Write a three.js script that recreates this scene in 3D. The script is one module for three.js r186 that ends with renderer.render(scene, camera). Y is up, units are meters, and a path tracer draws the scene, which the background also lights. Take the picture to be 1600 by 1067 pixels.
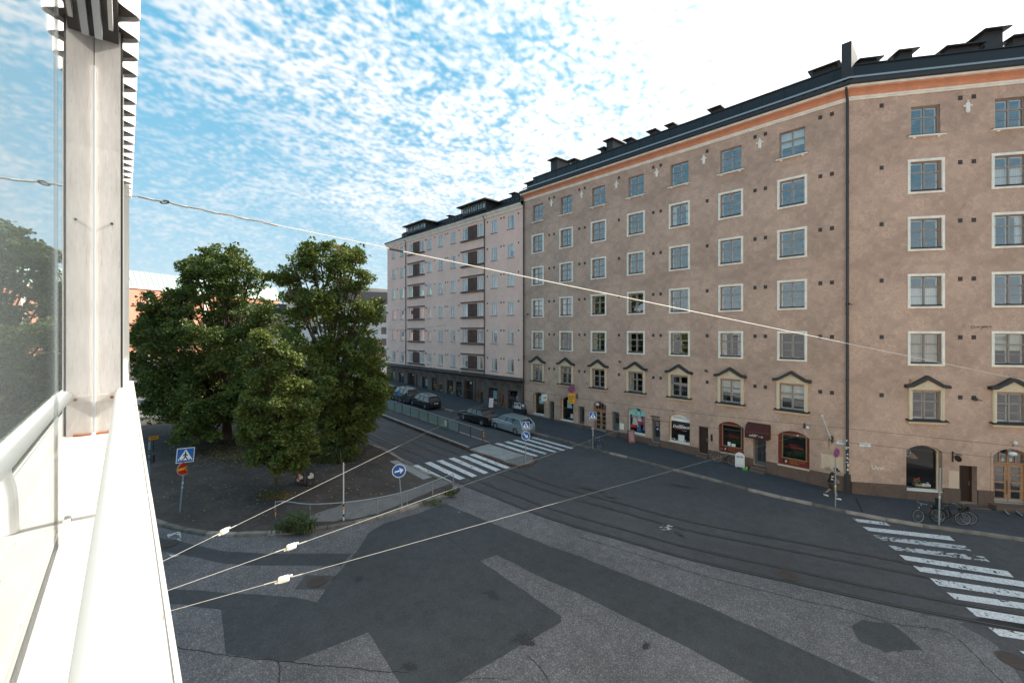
import * as THREE from 'three';
import { mergeGeometries, toCreasedNormals } from 'three/addons/utils/BufferGeometryUtils.js';
import { RoundedBoxGeometry } from 'three/addons/geometries/RoundedBoxGeometry.js';
import { MarchingCubes } from 'three/addons/objects/MarchingCubes.js';

// ---------------------------------------------------------------- camera, sky, sun, exposure
const EXPOSURE = 2.45;
const scene = new THREE.Scene();
const FPX = 667, PX0 = 800, PY0 = 517, EYE = 10;
const camera = new THREE.PerspectiveCamera(2 * Math.atan(533.5 / FPX) * 180 / Math.PI, 1600 / 1067, 0.05, 3000);
camera.position.set(0, EYE, 0);
camera.lookAt(0, EYE, -10);
camera.setViewOffset(1600, 1067, 0, 16.5, 1600, 1067);
camera.updateProjectionMatrix();

const sunAz = 54 * Math.PI / 180, sunEl = 37.5 * Math.PI / 180;
const sunDir = new THREE.Vector3(Math.sin(sunAz) * Math.cos(sunEl), Math.sin(sunEl), -Math.cos(sunAz) * Math.cos(sunEl));
const sun = new THREE.DirectionalLight(new THREE.Color(1, 0.93, 0.82), 4.6);
sun.position.copy(sunDir).multiplyScalar(150);
sun.castShadow = true;
Object.assign(sun.shadow.camera, { left: -90, right: 90, top: 90, bottom: -90, near: 1, far: 400 });
sun.shadow.mapSize.set(4096, 4096);
scene.add(sun); scene.add(sun.target);

const renderer = new THREE.WebGLRenderer({ antialias: true });
renderer.toneMapping = THREE.LinearToneMapping;
renderer.toneMappingExposure = EXPOSURE;
renderer.shadowMap.enabled = true;

// ---------------------------------------------------------------- noise
function rng(seed) { let a = seed >>> 0; return () => { a = (a + 0x6D2B79F5) | 0; let t = Math.imul(a ^ (a >>> 15), 1 | a); t = (t + Math.imul(t ^ (t >>> 7), 61 | t)) ^ t; return ((t ^ (t >>> 14)) >>> 0) / 4294967296; }; }
const NT = new Float32Array(65536); { const r = rng(77); for (let i = 0; i < 65536; i++) NT[i] = r(); }
const sm = t => t * t * (3 - 2 * t);
function vnoise(x, y, per = 256) {   // periodic value noise, 0..1
  const xi = Math.floor(x), yi = Math.floor(y), fx = sm(x - xi), fy = sm(y - yi);
  const x0 = ((xi % per) + per) % per, x1 = (x0 + 1) % per, y0 = ((yi % per) + per) % per, y1 = (y0 + 1) % per;
  const a = NT[x0 + y0 * 256], b = NT[x1 + y0 * 256], c = NT[x0 + y1 * 256], d = NT[x1 + y1 * 256];
  return a + (b - a) * fx + (c - a) * fy + (a - b - c + d) * fx * fy;
}
function fbm(x, y, oct, per = 256) { let s = 0, a = 0.5, n = 0; for (let i = 0; i < oct; i++) { s += a * vnoise(x + i * 17.3 * 0, y, per); n += a; x *= 2; y *= 2; per = Math.min(256, per * 2); a *= 0.5; } return s / n; }
const clamp = (v, a = 0, b = 1) => v < a ? a : v > b ? b : v;
const step = (a, b, v) => sm(clamp((v - a) / (b - a)));
const mixa = (a, b, t) => a.map((v, i) => v + (b[i] - v) * t);

// ---------------------------------------------------------------- sky: blue with mottled altocumulus, thicker and brighter towards the sun
{
  const W = 2560, H = 1280, data = new Float32Array(W * H * 4);
  const K = 1 / EXPOSURE;
  for (let j = 0; j < H; j++) {
    const el = ((j + 0.5) / H - 0.5) * Math.PI, sy = Math.sin(el), ce = Math.cos(el);
    for (let i = 0; i < W; i++) {
      const az = ((i + 0.5) / W - 0.5) * 2 * Math.PI, dx = Math.cos(az) * ce, dz = Math.sin(az) * ce;
      const o = (j * W + i) * 4; data[o + 3] = 1;
      const y = Math.max(sy, 0);
      const cs = dx * sunDir.x + sy * sunDir.y + dz * sunDir.z, ang = Math.acos(clamp(cs, -1, 1));
      let c = mixa([0.62, 0.85, 0.95], [0.125, 0.51, 0.80], 1 - Math.pow(1 - y, 3.4));
      c = mixa(c, [0.80, 0.90, 0.95], 0.75 * Math.exp(-y * 9));
      const glow = Math.exp(-Math.pow(ang / 0.46, 2));
      if (sy > 0.03) {
        const q = 1 / (y + 0.10), u = dx * q, v = dz * q;
        // streets of small cells, warped; cover grows towards the sun
        const a = 0.62, uu = u * Math.cos(a) - v * Math.sin(a), vv = u * Math.sin(a) + v * Math.cos(a);
        const wu = fbm(uu * 7 + 40, vv * 7 + 9, 2) - 0.5, wv = fbm(uu * 7 + 90, vv * 7 + 61, 2) - 0.5;
        const cell = 0.66 * fbm((uu + wu * 0.04) * 50 + 7, (vv + wv * 0.04) * 66 + 3, 3) + 0.34 * fbm((uu + wu * 0.1) * 14 + 71, (vv + wv * 0.1) * 19 + 13, 2);
        const large = fbm(uu * 1.6 + 20, vv * 2.0 + 33, 2);
        const near = step(1.75, 0.45, ang);
        let cover = 0.05 + 0.77 * near + (large - 0.5) * 0.70;
        cover *= step(0.05, 0.26, y) ;
        const d = step(0.43 - cover * 0.34, 0.90 - cover * 0.34, cell);
        const thick = d * (0.55 + 0.45 * step(0.2, 0.7, cover));
        const bright = 0.98 + 0.35 * near;
        c = mixa(c, [bright, bright, bright * 1.005], clamp(thick));
      }
      const g = glow * 0.9 + 0.13 * Math.exp(-ang * 2.0);
      c = [c[0] + g * 1.0, c[1] + g * 0.98, c[2] + g * 0.93];
      if (sy <= 0) { const t = step(0, -0.2, sy); c = mixa(c, [0.16, 0.16, 0.16], t); }
      data[o] = c[0] * K; data[o + 1] = c[1] * K; data[o + 2] = c[2] * K;
    }
  }
  const t = new THREE.DataTexture(data, W, H, THREE.RGBAFormat, THREE.FloatType);
  t.mapping = THREE.EquirectangularReflectionMapping; t.magFilter = THREE.LinearFilter; t.minFilter = THREE.LinearFilter; t.needsUpdate = true;
  scene.background = t; scene.environment = t;
}

// ---------------------------------------------------------------- frames of reference
// The street facade runs towards picture point (168, 517); the ground rises slightly that way.
const rad = d => d * Math.PI / 180;
const CX = 20.6, CZ = -26.05, AANG = rad(43.5), BANG = rad(77.5), SLOPE = 0.037;
const axA = [Math.sin(AANG), Math.cos(AANG)], nA = [-Math.cos(AANG), Math.sin(AANG)];
const axB = [Math.sin(BANG), Math.cos(BANG)], nB = [-Math.cos(BANG), Math.sin(BANG)];
const alongA = (x, z) => -((x - CX) * axA[0] + (z - CZ) * axA[1]);
const ground = (x, z) => SLOPE * clamp(alongA(x, z), -45, 90);
function ray(px, py) { return [(px - PX0) / FPX, (PY0 - py) / FPX, -1]; }
function gp(px, py, h = 0) {       // picture point -> point on the ground (raised h)
  const [dx, dy] = ray(px, py);
  const k = SLOPE;                 // EYE + dy D = h + k * (-( (dx D - CX) ax + (-D - CZ) az ))
  const c0 = k * (CX * axA[0] + CZ * axA[1]) + h, c1 = -k * (dx * axA[0] - axA[1]);
  const D = (EYE - c0) / (c1 - dy);
  return new THREE.Vector3(dx * D, ground(dx * D, -D) + h, -D);
}
function facade(px, py, ax, n, out = 0) {   // picture point -> [local x, y] on the facade plane
  const [dx, dy] = ray(px, py);
  const D = (out + CX * n[0] + CZ * n[1]) / (dx * n[0] - n[1]);
  return [(dx * D - CX) * ax[0] + (-D - CZ) * ax[1], EYE + dy * D];
}
const fA = (px, py, out) => facade(px, py, axA, nA, out), fB = (px, py, out) => facade(px, py, axB, nB, out);
const worldA = (x, y, out = 0) => new THREE.Vector3(CX + axA[0] * x + nA[0] * out, y, CZ + axA[1] * x + nA[1] * out);
const worldB = (x, y, out = 0) => new THREE.Vector3(CX + axB[0] * x + nB[0] * out, y, CZ + axB[1] * x + nB[1] * out);
const ROT_A = -(Math.PI / 2 - AANG), ROT_B = -(Math.PI / 2 - BANG);
// our own side of the street: u along the balcony, v outwards
const UANG = rad(42.2), uax = [-Math.sin(UANG), -Math.cos(UANG)], vax = [Math.cos(UANG), -Math.sin(UANG)];
const ROT_U = Math.PI / 2 + UANG;   // local x = u, local z = -v ... see balcony()

// ---------------------------------------------------------------- helpers
const used = {};
function numbered(n) { used[n] = (used[n] ?? -1) + 1; return used[n] ? `${n}_${String(used[n]).padStart(3, '0')}` : n; }
function thing(name, label, category, pos = [0, 0, 0], turn = 0, group) {
  const o = new THREE.Group(); o.name = numbered(name); o.position.set(...(pos.isVector3 ? pos.toArray() : pos)); o.rotation.y = turn;
  o.userData = { label, category }; if (group) o.userData.group = group; scene.add(o); return o;
}
function structure(name, geo, mat, parent = scene) { const o = geo ? new THREE.Mesh(geo, mat) : new THREE.Group(); o.name = parent === scene ? numbered(name) : name; if (parent === scene) o.userData.kind = 'structure'; parent.add(o); return o; }
function part(name, geo, mat, parent, pos, rot) {
  const o = new THREE.Mesh(Array.isArray(geo) ? merge(geo) : geo, mat); o.name = name; parent.add(o);
  if (pos) o.position.set(...pos); if (rot) o.rotation.set(...rot); return o;
}
function sub(name, parent, pos, rot) { const o = new THREE.Group(); o.name = name; parent.add(o); if (pos) o.position.set(...pos); if (rot) o.rotation.set(...rot); return o; }
function merge(list) { const l = list.map(g => { let h = g.index ? g.toNonIndexed() : g; if (!h.attributes.uv) h.setAttribute('uv', new THREE.BufferAttribute(new Float32Array(h.attributes.position.count * 2), 2)); for (const k of Object.keys(h.attributes)) if (!['position', 'normal', 'uv'].includes(k)) h.deleteAttribute(k); return h; }); return mergeGeometries(l); }
const bx = (w, h, d, x = 0, y = 0, z = 0) => new THREE.BoxGeometry(w, h, d).translate(x, y, z);
const rbx = (w, h, d, r, x = 0, y = 0, z = 0) => new RoundedBoxGeometry(w, h, d, 2, r).translate(x, y, z);
const cyl = (r0, r1, h, n = 12, x = 0, y = 0, z = 0) => new THREE.CylinderGeometry(r1, r0, h, n).translate(x, y + h / 2, z);
const V3 = (x, y, z) => new THREE.Vector3(x, y, z);
function bar(a, b, r, n = 6, r2 = r) { const d = b.clone().sub(a), L = d.length(); const g = new THREE.CylinderGeometry(r2, r, L, n).translate(0, L / 2, 0); g.applyQuaternion(new THREE.Quaternion().setFromUnitVectors(V3(0, 1, 0), d.normalize())); return g.translate(a.x, a.y, a.z); }
function tube(pts, r, seg = 24, n = 6, closed = false) { return new THREE.TubeGeometry(new THREE.CatmullRomCurve3(pts, closed, 'centripetal'), seg, r, n, closed); }
function flat(geo) { const g = geo.index ? geo.toNonIndexed() : geo; g.computeVertexNormals(); return g; }
function shp(pts) { const s = new THREE.Shape(); pts.forEach(([x, y], i) => i ? s.lineTo(x, y) : s.moveTo(x, y)); s.closePath(); return s; }
function ext(s, depth, bevel = 0, z = 0, seg = 1, cs = 6) { return new THREE.ExtrudeGeometry(s, { depth, bevelEnabled: bevel > 0, bevelSize: bevel, bevelThickness: bevel, bevelSegments: seg, curveSegments: cs }).translate(0, 0, z); }
// profile [[out, y], ...] swept along a path of [x, z] points, mitred; out is to the path's +z-ish side (path runs towards +x)
function sweep(path, prof) {
  const N = path.length, m = [];
  for (let i = 0; i < N; i++) {
    const d = []; if (i > 0) d.push([path[i][0] - path[i - 1][0], path[i][1] - path[i - 1][1]]); if (i < N - 1) d.push([path[i + 1][0] - path[i][0], path[i + 1][1] - path[i][1]]);
    const ns = d.map(([x, z]) => { const l = Math.hypot(x, z); return [-z / l, x / l]; });
    if (ns.length === 1) m.push(ns[0]); else { const sx = ns[0][0] + ns[1][0], sz = ns[0][1] + ns[1][1], k = 1 + ns[0][0] * ns[1][0] + ns[0][1] * ns[1][1]; m.push([sx / k, sz / k]); }
  }
  const pos = [], uv = []; let L = 0;
  for (let i = 0; i < N - 1; i++) {
    const l2 = L + Math.hypot(path[i + 1][0] - path[i][0], path[i + 1][1] - path[i][1]); let pl = 0;
    for (let j = 0; j < prof.length - 1; j++) {
      const P = (ii, jj) => [path[ii][0] + m[ii][0] * prof[jj][0], prof[jj][1], path[ii][1] + m[ii][1] * prof[jj][0]];
      const a = P(i, j), b = P(i + 1, j), c = P(i + 1, j + 1), d = P(i, j + 1), p2 = pl + Math.hypot(prof[j + 1][0] - prof[j][0], prof[j + 1][1] - prof[j][1]);
      pos.push(...a, ...b, ...c, ...a, ...c, ...d); uv.push(L, pl, l2, pl, l2, p2, L, pl, l2, p2, L, p2); pl = p2;
    } L = l2;
  }
  const g = new THREE.BufferGeometry(); g.setAttribute('position', new THREE.Float32BufferAttribute(pos, 3)); g.setAttribute('uv', new THREE.Float32BufferAttribute(uv, 2)); g.computeVertexNormals(); return g;
}
function polyOf(px) { return px.map(([a, b]) => gp(a, b)); }
// a flat sheet on the ground from world points, raised h; thick > 0 adds its sides
function sheet(pts, h, thick = 0) {
  const c = pts.map(p => new THREE.Vector2(p.x, p.z)); const tri = THREE.ShapeUtils.triangulateShape(c, []);
  const pos = [], uv = []; const put = (p, hh) => { pos.push(p.x, ground(p.x, p.z) + hh, p.z); uv.push(p.x, p.z); };
  const cw = THREE.ShapeUtils.area(c) < 0;
  for (const t of tri) for (const i of (cw ? t : [t[0], t[2], t[1]])) put(pts[i], h);
  if (thick) for (let i = 0; i < pts.length; i++) { const a = pts[i], b = pts[(i + 1) % pts.length]; for (const [p, hh] of [[a, h], [b, h], [b, h - thick], [a, h], [b, h - thick], [a, h - thick]]) put(p, hh); }
  const g = new THREE.BufferGeometry(); g.setAttribute('position', new THREE.Float32BufferAttribute(pos, 3)); g.setAttribute('uv', new THREE.Float32BufferAttribute(uv, 2)); g.computeVertexNormals();
  // the top must face up
  const nn = g.attributes.normal; if (nn.getY(0) < 0) { for (let i = 0; i < pos.length; i += 9) for (let k = 0; k < 3; k++) { const t = pos[i + 3 + k]; pos[i + 3 + k] = pos[i + 6 + k]; pos[i + 6 + k] = t; } for (let i = 0; i < uv.length; i += 6) for (let k = 0; k < 2; k++) { const t = uv[i + 2 + k]; uv[i + 2 + k] = uv[i + 4 + k]; uv[i + 4 + k] = t; } g.setAttribute('position', new THREE.Float32BufferAttribute(pos, 3)); g.setAttribute('uv', new THREE.Float32BufferAttribute(uv, 2)); g.computeVertexNormals(); }
  return g;
}
// a ribbon of width w along a line of world points at height h
function ribbon(pts, w, h, off = 0) {
  const L = [], R = [];
  pts.forEach((p, i) => { const a = pts[Math.max(0, i - 1)], b = pts[Math.min(pts.length - 1, i + 1)], dx = b.x - a.x, dz = b.z - a.z, l = Math.hypot(dx, dz), nx = -dz / l, nz = dx / l; L.push(V3(p.x + nx * (off + w / 2), 0, p.z + nz * (off + w / 2))); R.push(V3(p.x + nx * (off - w / 2), 0, p.z + nz * (off - w / 2))); });
  const pos = [], uv = []; const put = p => { pos.push(p.x, ground(p.x, p.z) + h, p.z); uv.push(p.x, p.z); };
  for (let i = 0; i < pts.length - 1; i++) for (const p of [L[i], L[i + 1], R[i + 1], L[i], R[i + 1], R[i]]) put(p);
  const g = new THREE.BufferGeometry(); g.setAttribute('position', new THREE.Float32BufferAttribute(pos, 3)); g.setAttribute('uv', new THREE.Float32BufferAttribute(uv, 2)); g.computeVertexNormals();
  return g;
}
function curvePts(pts, n) { return new THREE.CatmullRomCurve3(pts, false, 'centripetal').getSpacedPoints(n); }

// ---------------------------------------------------------------- textures and materials
function ntex(size, fn, metres, srgb = true) {
  const d = new Uint8Array(size * size * 4);
  for (let j = 0; j < size; j++) for (let i = 0; i < size; i++) { const c = fn(i / size, j / size, i, j), o = (j * size + i) * 4; d[o] = clamp(c[0]) * 255; d[o + 1] = clamp(c[1]) * 255; d[o + 2] = clamp(c[2]) * 255; d[o + 3] = c.length > 3 ? clamp(c[3]) * 255 : 255; }
  const t = new THREE.DataTexture(d, size, size, THREE.RGBAFormat); t.wrapS = t.wrapT = THREE.RepeatWrapping; t.magFilter = THREE.LinearFilter; t.minFilter = THREE.LinearMipmapLinearFilter; t.generateMipmaps = true;
  if (srgb) t.colorSpace = THREE.SRGBColorSpace; t.repeat.set(1 / metres, 1 / metres); t.needsUpdate = true; return t;
}
const std = (o) => new THREE.MeshStandardMaterial({ roughness: 0.8, metalness: 0, ...o });
const lin = (r, g, b) => new THREE.Color().setRGB(r, g, b);
const tint = (c, k) => c.map(v => v * k);
const R0 = rng(5);
// worley edges for crazed render
function cells(n, seed) { const r = rng(seed), p = []; for (let i = 0; i < n * n; i++) p.push([r(), r()]); return (x, y) => { x *= n; y *= n; const xi = Math.floor(x), yi = Math.floor(y); let a = 9, b = 9; for (let j = -1; j <= 1; j++) for (let i = -1; i <= 1; i++) { const cx = xi + i, cy = yi + j, q = p[((cx % n) + n) % n + (((cy % n) + n) % n) * n], dx = cx + q[0] - x, dy = cy + q[1] - y, d = Math.sqrt(dx * dx + dy * dy); if (d < a) { b = a; a = d; } else if (d < b) b = d; } return b - a; }; }
const wor1 = cells(13, 3), wor2 = cells(26, 8);
function renderTex(base, veins, size = 1024) { return ntex(size, (u, v, i, j) => {
  const wx = (fbm(u * 6, v * 6, 3, 6) - 0.5) * 0.16, wy = (fbm(u * 6 + 0.37, v * 6 + 0.7, 3, 6) - 0.5) * 0.16;
  const big = fbm(u * 4, v * 4, 4, 4), mid = fbm(u * 24, v * 24, 3, 24), fine = NT[(i * 131 + j * 977) & 65535];
  const patch = step(0.52, 0.64, fbm(u * 5 + wx * 3, v * 5 + 2 + wy * 3, 4, 5));
  const wx2 = wx + (fbm(u * 30, v * 30, 2, 30) - 0.5) * 0.035, wy2 = wy + (fbm(u * 30 + 0.5, v * 30 + 0.2, 2, 30) - 0.5) * 0.035, e1 = 1 - step(0.0, 0.16, wor1(u + wx2, v + wy2)), e2 = 1 - step(0.0, 0.26, wor2(u + wy2, v + wx2));
  const vein = veins * (0.6 * e1 * step(0.42, 0.62, fbm(u * 12 + 0.3, v * 12, 3, 12)) + 0.6 * e2 * step(0.4, 0.6, fbm(u * 7 + 0.1, v * 7 + 0.6, 3, 7)));
  let k = 0.92 + ((big - 0.5) * 0.16 + (mid - 0.5) * 0.12) * (0.4 + 0.6 * veins) + (fine - 0.5) * 0.05 - patch * 0.03 * veins + vein * 0.09;
  return [base[0] * k, base[1] * (k + 0.004), base[2] * (k + 0.008)]; }, 7); }
const texTan = renderTex([0.80, 0.672, 0.602], 1.0);
const texPink = renderTex([1.03, 0.855, 0.79], 0.12, 512);
const texCream = renderTex([0.94, 0.87, 0.73], 0.15, 512);
const bumpPlaster = ntex(512, (u, v, i, j) => { const k = 0.5 * fbm(u * 40, v * 40, 3, 40) + 0.5 * NT[(i * 71 + j * 331) & 65535]; return [k, k, k]; }, 1.2, false);
const M = {};
M.tan = std({ map: texTan, roughness: 0.93, bumpMap: bumpPlaster, bumpScale: 0.004 });
M.pink = std({ map: texPink, roughness: 0.93, bumpMap: bumpPlaster, bumpScale: 0.003 });
M.cream = std({ map: texCream, roughness: 0.93 });
const stoneTex = (b, s = 4) => ntex(512, (u, v, i, j) => { const a = fbm(u * 5, v * 5, 4, 5), f = NT[(i * 57 + j * 411) & 65535], st = step(0.5, 0.72, fbm(u * 9 + 0.3, v * 3, 4, 9)); const k = 0.86 + (a - 0.5) * 0.5 + (f - 0.5) * 0.24 - st * 0.16; return [b[0] * k, b[1] * k, b[2] * k]; }, s);
M.plinth = std({ map: stoneTex([0.47, 0.385, 0.345]), roughness: 0.9, bumpMap: bumpPlaster, bumpScale: 0.006 });
M.darkStone = std({ map: stoneTex([0.46, 0.40, 0.37]), roughness: 0.75 });
const trimTex = b => ntex(256, (u, v) => { const k = 0.95 + (fbm(u * 6, v * 6, 4, 6) - 0.5) * 0.16; return tint(b, k); }, 2);
M.trim = std({ map: trimTex([0.98, 0.955, 0.915]), roughness: 0.85 });
M.trimDull = std({ map: trimTex([0.90, 0.83, 0.73]), roughness: 0.85 });
M.orange = std({ map: trimTex([0.90, 0.62, 0.49]), roughness: 0.85 });
M.roof = std({ color: lin(0.028, 0.030, 0.034), roughness: 0.38, metalness: 0.35 });
M.roofDark = std({ color: lin(0.030, 0.030, 0.033), roughness: 0.6 });
M.sheet = std({ color: lin(0.045, 0.043, 0.045), roughness: 0.5, metalness: 0.3 });
M.frame = std({ color: lin(0.31, 0.26, 0.235), roughness: 0.6 });
M.white = std({ color: lin(0.74, 0.74, 0.73), roughness: 0.5 });
M.whiteDull = std({ color: lin(0.62, 0.60, 0.57), roughness: 0.7 });
M.vent = std({ color: lin(0.05, 0.045, 0.045), roughness: 0.7 });
M.pipe = std({ color: lin(0.055, 0.05, 0.05), roughness: 0.5, metalness: 0.3 });
M.black = std({ color: lin(0.02, 0.02, 0.02), roughness: 0.5 });
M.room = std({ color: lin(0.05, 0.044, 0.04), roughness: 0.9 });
M.brownPanel = std({ map: stoneTex([0.42, 0.30, 0.265], 2), roughness: 0.8 });
M.brownTrim = std({ color: lin(0.10, 0.075, 0.068), roughness: 0.75 });
M.glass = new THREE.MeshPhysicalMaterial({ color: 0xffffff, roughness: 0.0, transmission: 1, thickness: 0, ior: 2.25 });
M.shopGlass = new THREE.MeshPhysicalMaterial({ color: 0xffffff, roughness: 0.0, transmission: 1, thickness: 0, ior: 1.5 });
M.clear = new THREE.MeshPhysicalMaterial({ color: lin(0.86, 0.93, 0.9), roughness: 0.0, transmission: 1, thickness: 0, ior: 1.5 });
const woodTex = (a, b) => ntex(256, (u, v) => { const k = fbm(u * 3, v * 40, 4, 40); return mixa(a, b, k); }, 1);
M.wood = std({ map: woodTex([0.54, 0.39, 0.29], [0.77, 0.60, 0.46]), roughness: 0.55 });
M.woodOrange = std({ map: woodTex([0.52, 0.28, 0.12], [0.76, 0.45, 0.20]), roughness: 0.5 });
M.brownDoor = std({ map: woodTex([0.17, 0.11, 0.095], [0.26, 0.17, 0.145]), roughness: 0.6 });
M.greyDoor = std({ color: lin(0.11, 0.13, 0.135), roughness: 0.45 });
M.red = std({ color: lin(0.17, 0.020, 0.022), roughness: 0.6 });
M.gold = std({ color: lin(0.26, 0.19, 0.07), roughness: 0.5 });
M.steel = std({ color: lin(0.42, 0.45, 0.48), roughness: 0.4, metalness: 0.7 });
M.galv = std({ color: lin(0.34, 0.37, 0.39), roughness: 0.55, metalness: 0.5 });
M.rubber = std({ color: lin(0.018, 0.018, 0.018), roughness: 0.85 });
M.chrome = std({ color: lin(0.6, 0.6, 0.6), roughness: 0.25, metalness: 1 });
const curtainTex = ntex(256, (u, v) => { const k = 0.88 + 0.04 * Math.sin(u * 2 * Math.PI * 14 + 3 * fbm(u * 6, v * 2, 2, 6)); return [k, k, k * 0.98]; }, 1);
M.curtain = new THREE.MeshPhysicalMaterial({ map: curtainTex, roughness: 1, transmission: 0.25, thickness: 0, side: THREE.DoubleSide });
M.blind = std({ color: lin(0.60, 0.66, 0.62), roughness: 0.8, side: THREE.DoubleSide });
function asphalt(base, grit, wear) { return ntex(640, (u, v, i, j) => { const big = fbm(u * 3, v * 3, 4, 3), mid = fbm(u * 30, v * 30, 3, 30), f = NT[(i * 1031 + j * 389) & 65535], f2 = NT[((i >> 1) * 577 + (j >> 1) * 1201) & 65535]; let k = 0.9 + (big - 0.5) * wear + (mid - 0.5) * 0.18 + (f - 0.5) * grit * 0.55 + (f2 > 0.86 ? grit * 0.55 : f2 < 0.1 ? -grit * 0.3 : 0); return [base[0] * k, base[1] * k, base[2] * k]; }, 9); }
M.road = std({ map: asphalt([0.405, 0.395, 0.402], 0.58, 0.36), roughness: 0.92, bumpMap: bumpPlaster, bumpScale: 0.006 });
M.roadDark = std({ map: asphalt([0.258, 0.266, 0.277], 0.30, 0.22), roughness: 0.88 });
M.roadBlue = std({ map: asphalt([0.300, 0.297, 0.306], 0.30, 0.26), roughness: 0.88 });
M.walk = std({ map: asphalt([0.265, 0.272, 0.295], 0.22, 0.3), roughness: 0.85 });
const paverTex = ntex(1024, (u, v, i, j) => { const bxn = 20, byn = 40, y = v * byn, row = Math.floor(y), x = u * bxn + (row & 1) * 0.5, fx = x - Math.floor(x), fy = y - row; const joint = (fx < 0.05 || fy < 0.1) ? 0.74 : 1; const per = 0.88 + 0.22 * NT[(((Math.floor(x) % bxn) * 37 + row * 911) & 65535)]; const k = joint * per * (0.88 + (fbm(u * 4, v * 4, 4, 4) - 0.5) * 0.45) * (0.95 + 0.1 * NT[(i * 31 + j * 77) & 65535]); return [0.325 * k, 0.288 * k, 0.272 * k]; }, 4.2);
M.pavers = std({ map: paverTex, roughness: 0.92 });
M.kerb = [0.78, 0.95, 1.12].map(k => std({ map: stoneTex([0.60 * k, 0.56 * k, 0.53 * k], 2), roughness: 0.9 }));
M.kerbRed = [0.92, 1.05].map(k => std({ map: stoneTex([0.42 * k, 0.33 * k, 0.30 * k], 2), roughness: 0.9 }));
M.pale = std({ map: asphalt([0.60, 0.60, 0.60], 0.2, 0.2), roughness: 0.9 });
M.concrete = std({ map: asphalt([0.47, 0.455, 0.45], 0.3, 0.25), roughness: 0.9 });
const paintTex = ntex(512, (u, v, i, j) => { const w = fbm(u * 40, v * 40, 4, 40), b = fbm(u * 8, v * 8, 3, 8); const hole = step(0.72, 0.77, w + (b - 0.5) * 0.4) ; const k = 0.90 + (fbm(u * 90, v * 90, 2, 90) - 0.5) * 0.3; return [0.86 * k, 0.86 * k, 0.87 * k, 1 - hole]; }, 4);
M.paint = std({ map: paintTex, alphaTest: 0.5, roughness: 0.8 });
const wornTex = ntex(512, (u, v) => { const w = fbm(u * 30, v * 60, 4, 30), b = fbm(u * 9, v * 9, 3, 9); const hole = step(0.55, 0.61, w + (b - 0.5) * 0.6); const k = 0.85; return [0.84 * k, 0.84 * k, 0.85 * k, 1 - hole]; }, 4);
M.paintWorn = std({ map: wornTex, alphaTest: 0.5, roughness: 0.85 });
M.iron = std({ color: lin(0.085, 0.068, 0.062), roughness: 0.7, metalness: 0.5 });
M.railSteel = std({ color: lin(0.16, 0.16, 0.17), roughness: 0.35, metalness: 0.8 });
M.groove = std({ color: lin(0.018, 0.018, 0.02), roughness: 0.9 });
M.soil = std({ map: stoneTex([0.30, 0.25, 0.21], 3), roughness: 1 });
function canvasMat(w, h, draw, o = {}) { const c = document.createElement('canvas'); c.width = w; c.height = h; const g = c.getContext('2d'); draw(g, w, h); const t = new THREE.CanvasTexture(c); t.colorSpace = THREE.SRGBColorSpace; return std({ map: t, roughness: 0.5, ...o }); }

// lettering too small to read in the photograph: only its rhythm of strokes
function strokes(g, x, y, w, h, n, seed) { const r = rng(seed * 31 + 7), cw = w / n; for (let i = 0; i < n; i++) { if (i && i < n - 1 && r() < 0.12) continue; const a = x + i * cw, lw = cw * 0.24; g.fillRect(a, y, lw, h); if (r() < 0.6) g.fillRect(a + cw * 0.5, y, lw, h); g.fillRect(a, y + (r() < 0.5 ? 0 : h * 0.42), cw * 0.72, Math.max(1, h * 0.2)); if (r() < 0.5) g.fillRect(a, y + h * 0.8, cw * 0.72, Math.max(1, h * 0.2)); } }
const plane = (w, h, x, y, z) => new THREE.PlaneGeometry(w, h).translate(x, y, z);
// ================================================================ GROUND, ROAD, PAVEMENTS
{
  // one sheet to the horizon, in strips across the street's rise
  const S = [-1500, -45, 90, 1500], pos = [], uv = [];
  const P = (s, n) => { const x = CX - axA[0] * s + nA[0] * n, z = CZ - axA[1] * s + nA[1] * n; return [x, ground(x, z), z]; };
  for (let i = 0; i < 3; i++) for (const [s, n] of [[S[i], -1500], [S[i], 1500], [S[i + 1], 1500], [S[i], -1500], [S[i + 1], 1500], [S[i + 1], -1500]]) { const p = P(s, n); pos.push(...p); uv.push(p[0], p[2]); }
  const g = new THREE.BufferGeometry(); g.setAttribute('position', new THREE.Float32BufferAttribute(pos, 3)); g.setAttribute('uv', new THREE.Float32BufferAttribute(uv, 2)); g.computeVertexNormals();
  if (g.attributes.normal.getY(0) < 0) { const a = g.attributes.position.array, b = g.attributes.uv.array; for (let i = 0; i < a.length; i += 9) for (let k = 0; k < 3; k++) { const t = a[i + 3 + k]; a[i + 3 + k] = a[i + 6 + k]; a[i + 6 + k] = t; } for (let i = 0; i < b.length; i += 6) for (let k = 0; k < 2; k++) { const t = b[i + 2 + k]; b[i + 2 + k] = b[i + 4 + k]; b[i + 4 + k] = t; } g.computeVertexNormals(); }
  var road = structure('road', g, M.road);
}
const zpx = (ox, oy, k) => ([x, y]) => [ox + x / k, oy + y / k];
const z4 = zpx(540, 680, 2.758), z6 = zpx(1220, 760, 3.476), z8 = zpx(700, 580, 6.668), z3 = zpx(240, 780, 3.719), z2 = zpx(480, 600, 4.64);
const patch = (px, mat, h = 0.004, name = 'asphalt_patch') => structure(name, sheet(polyOf(px), h), mat, road);
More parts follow.
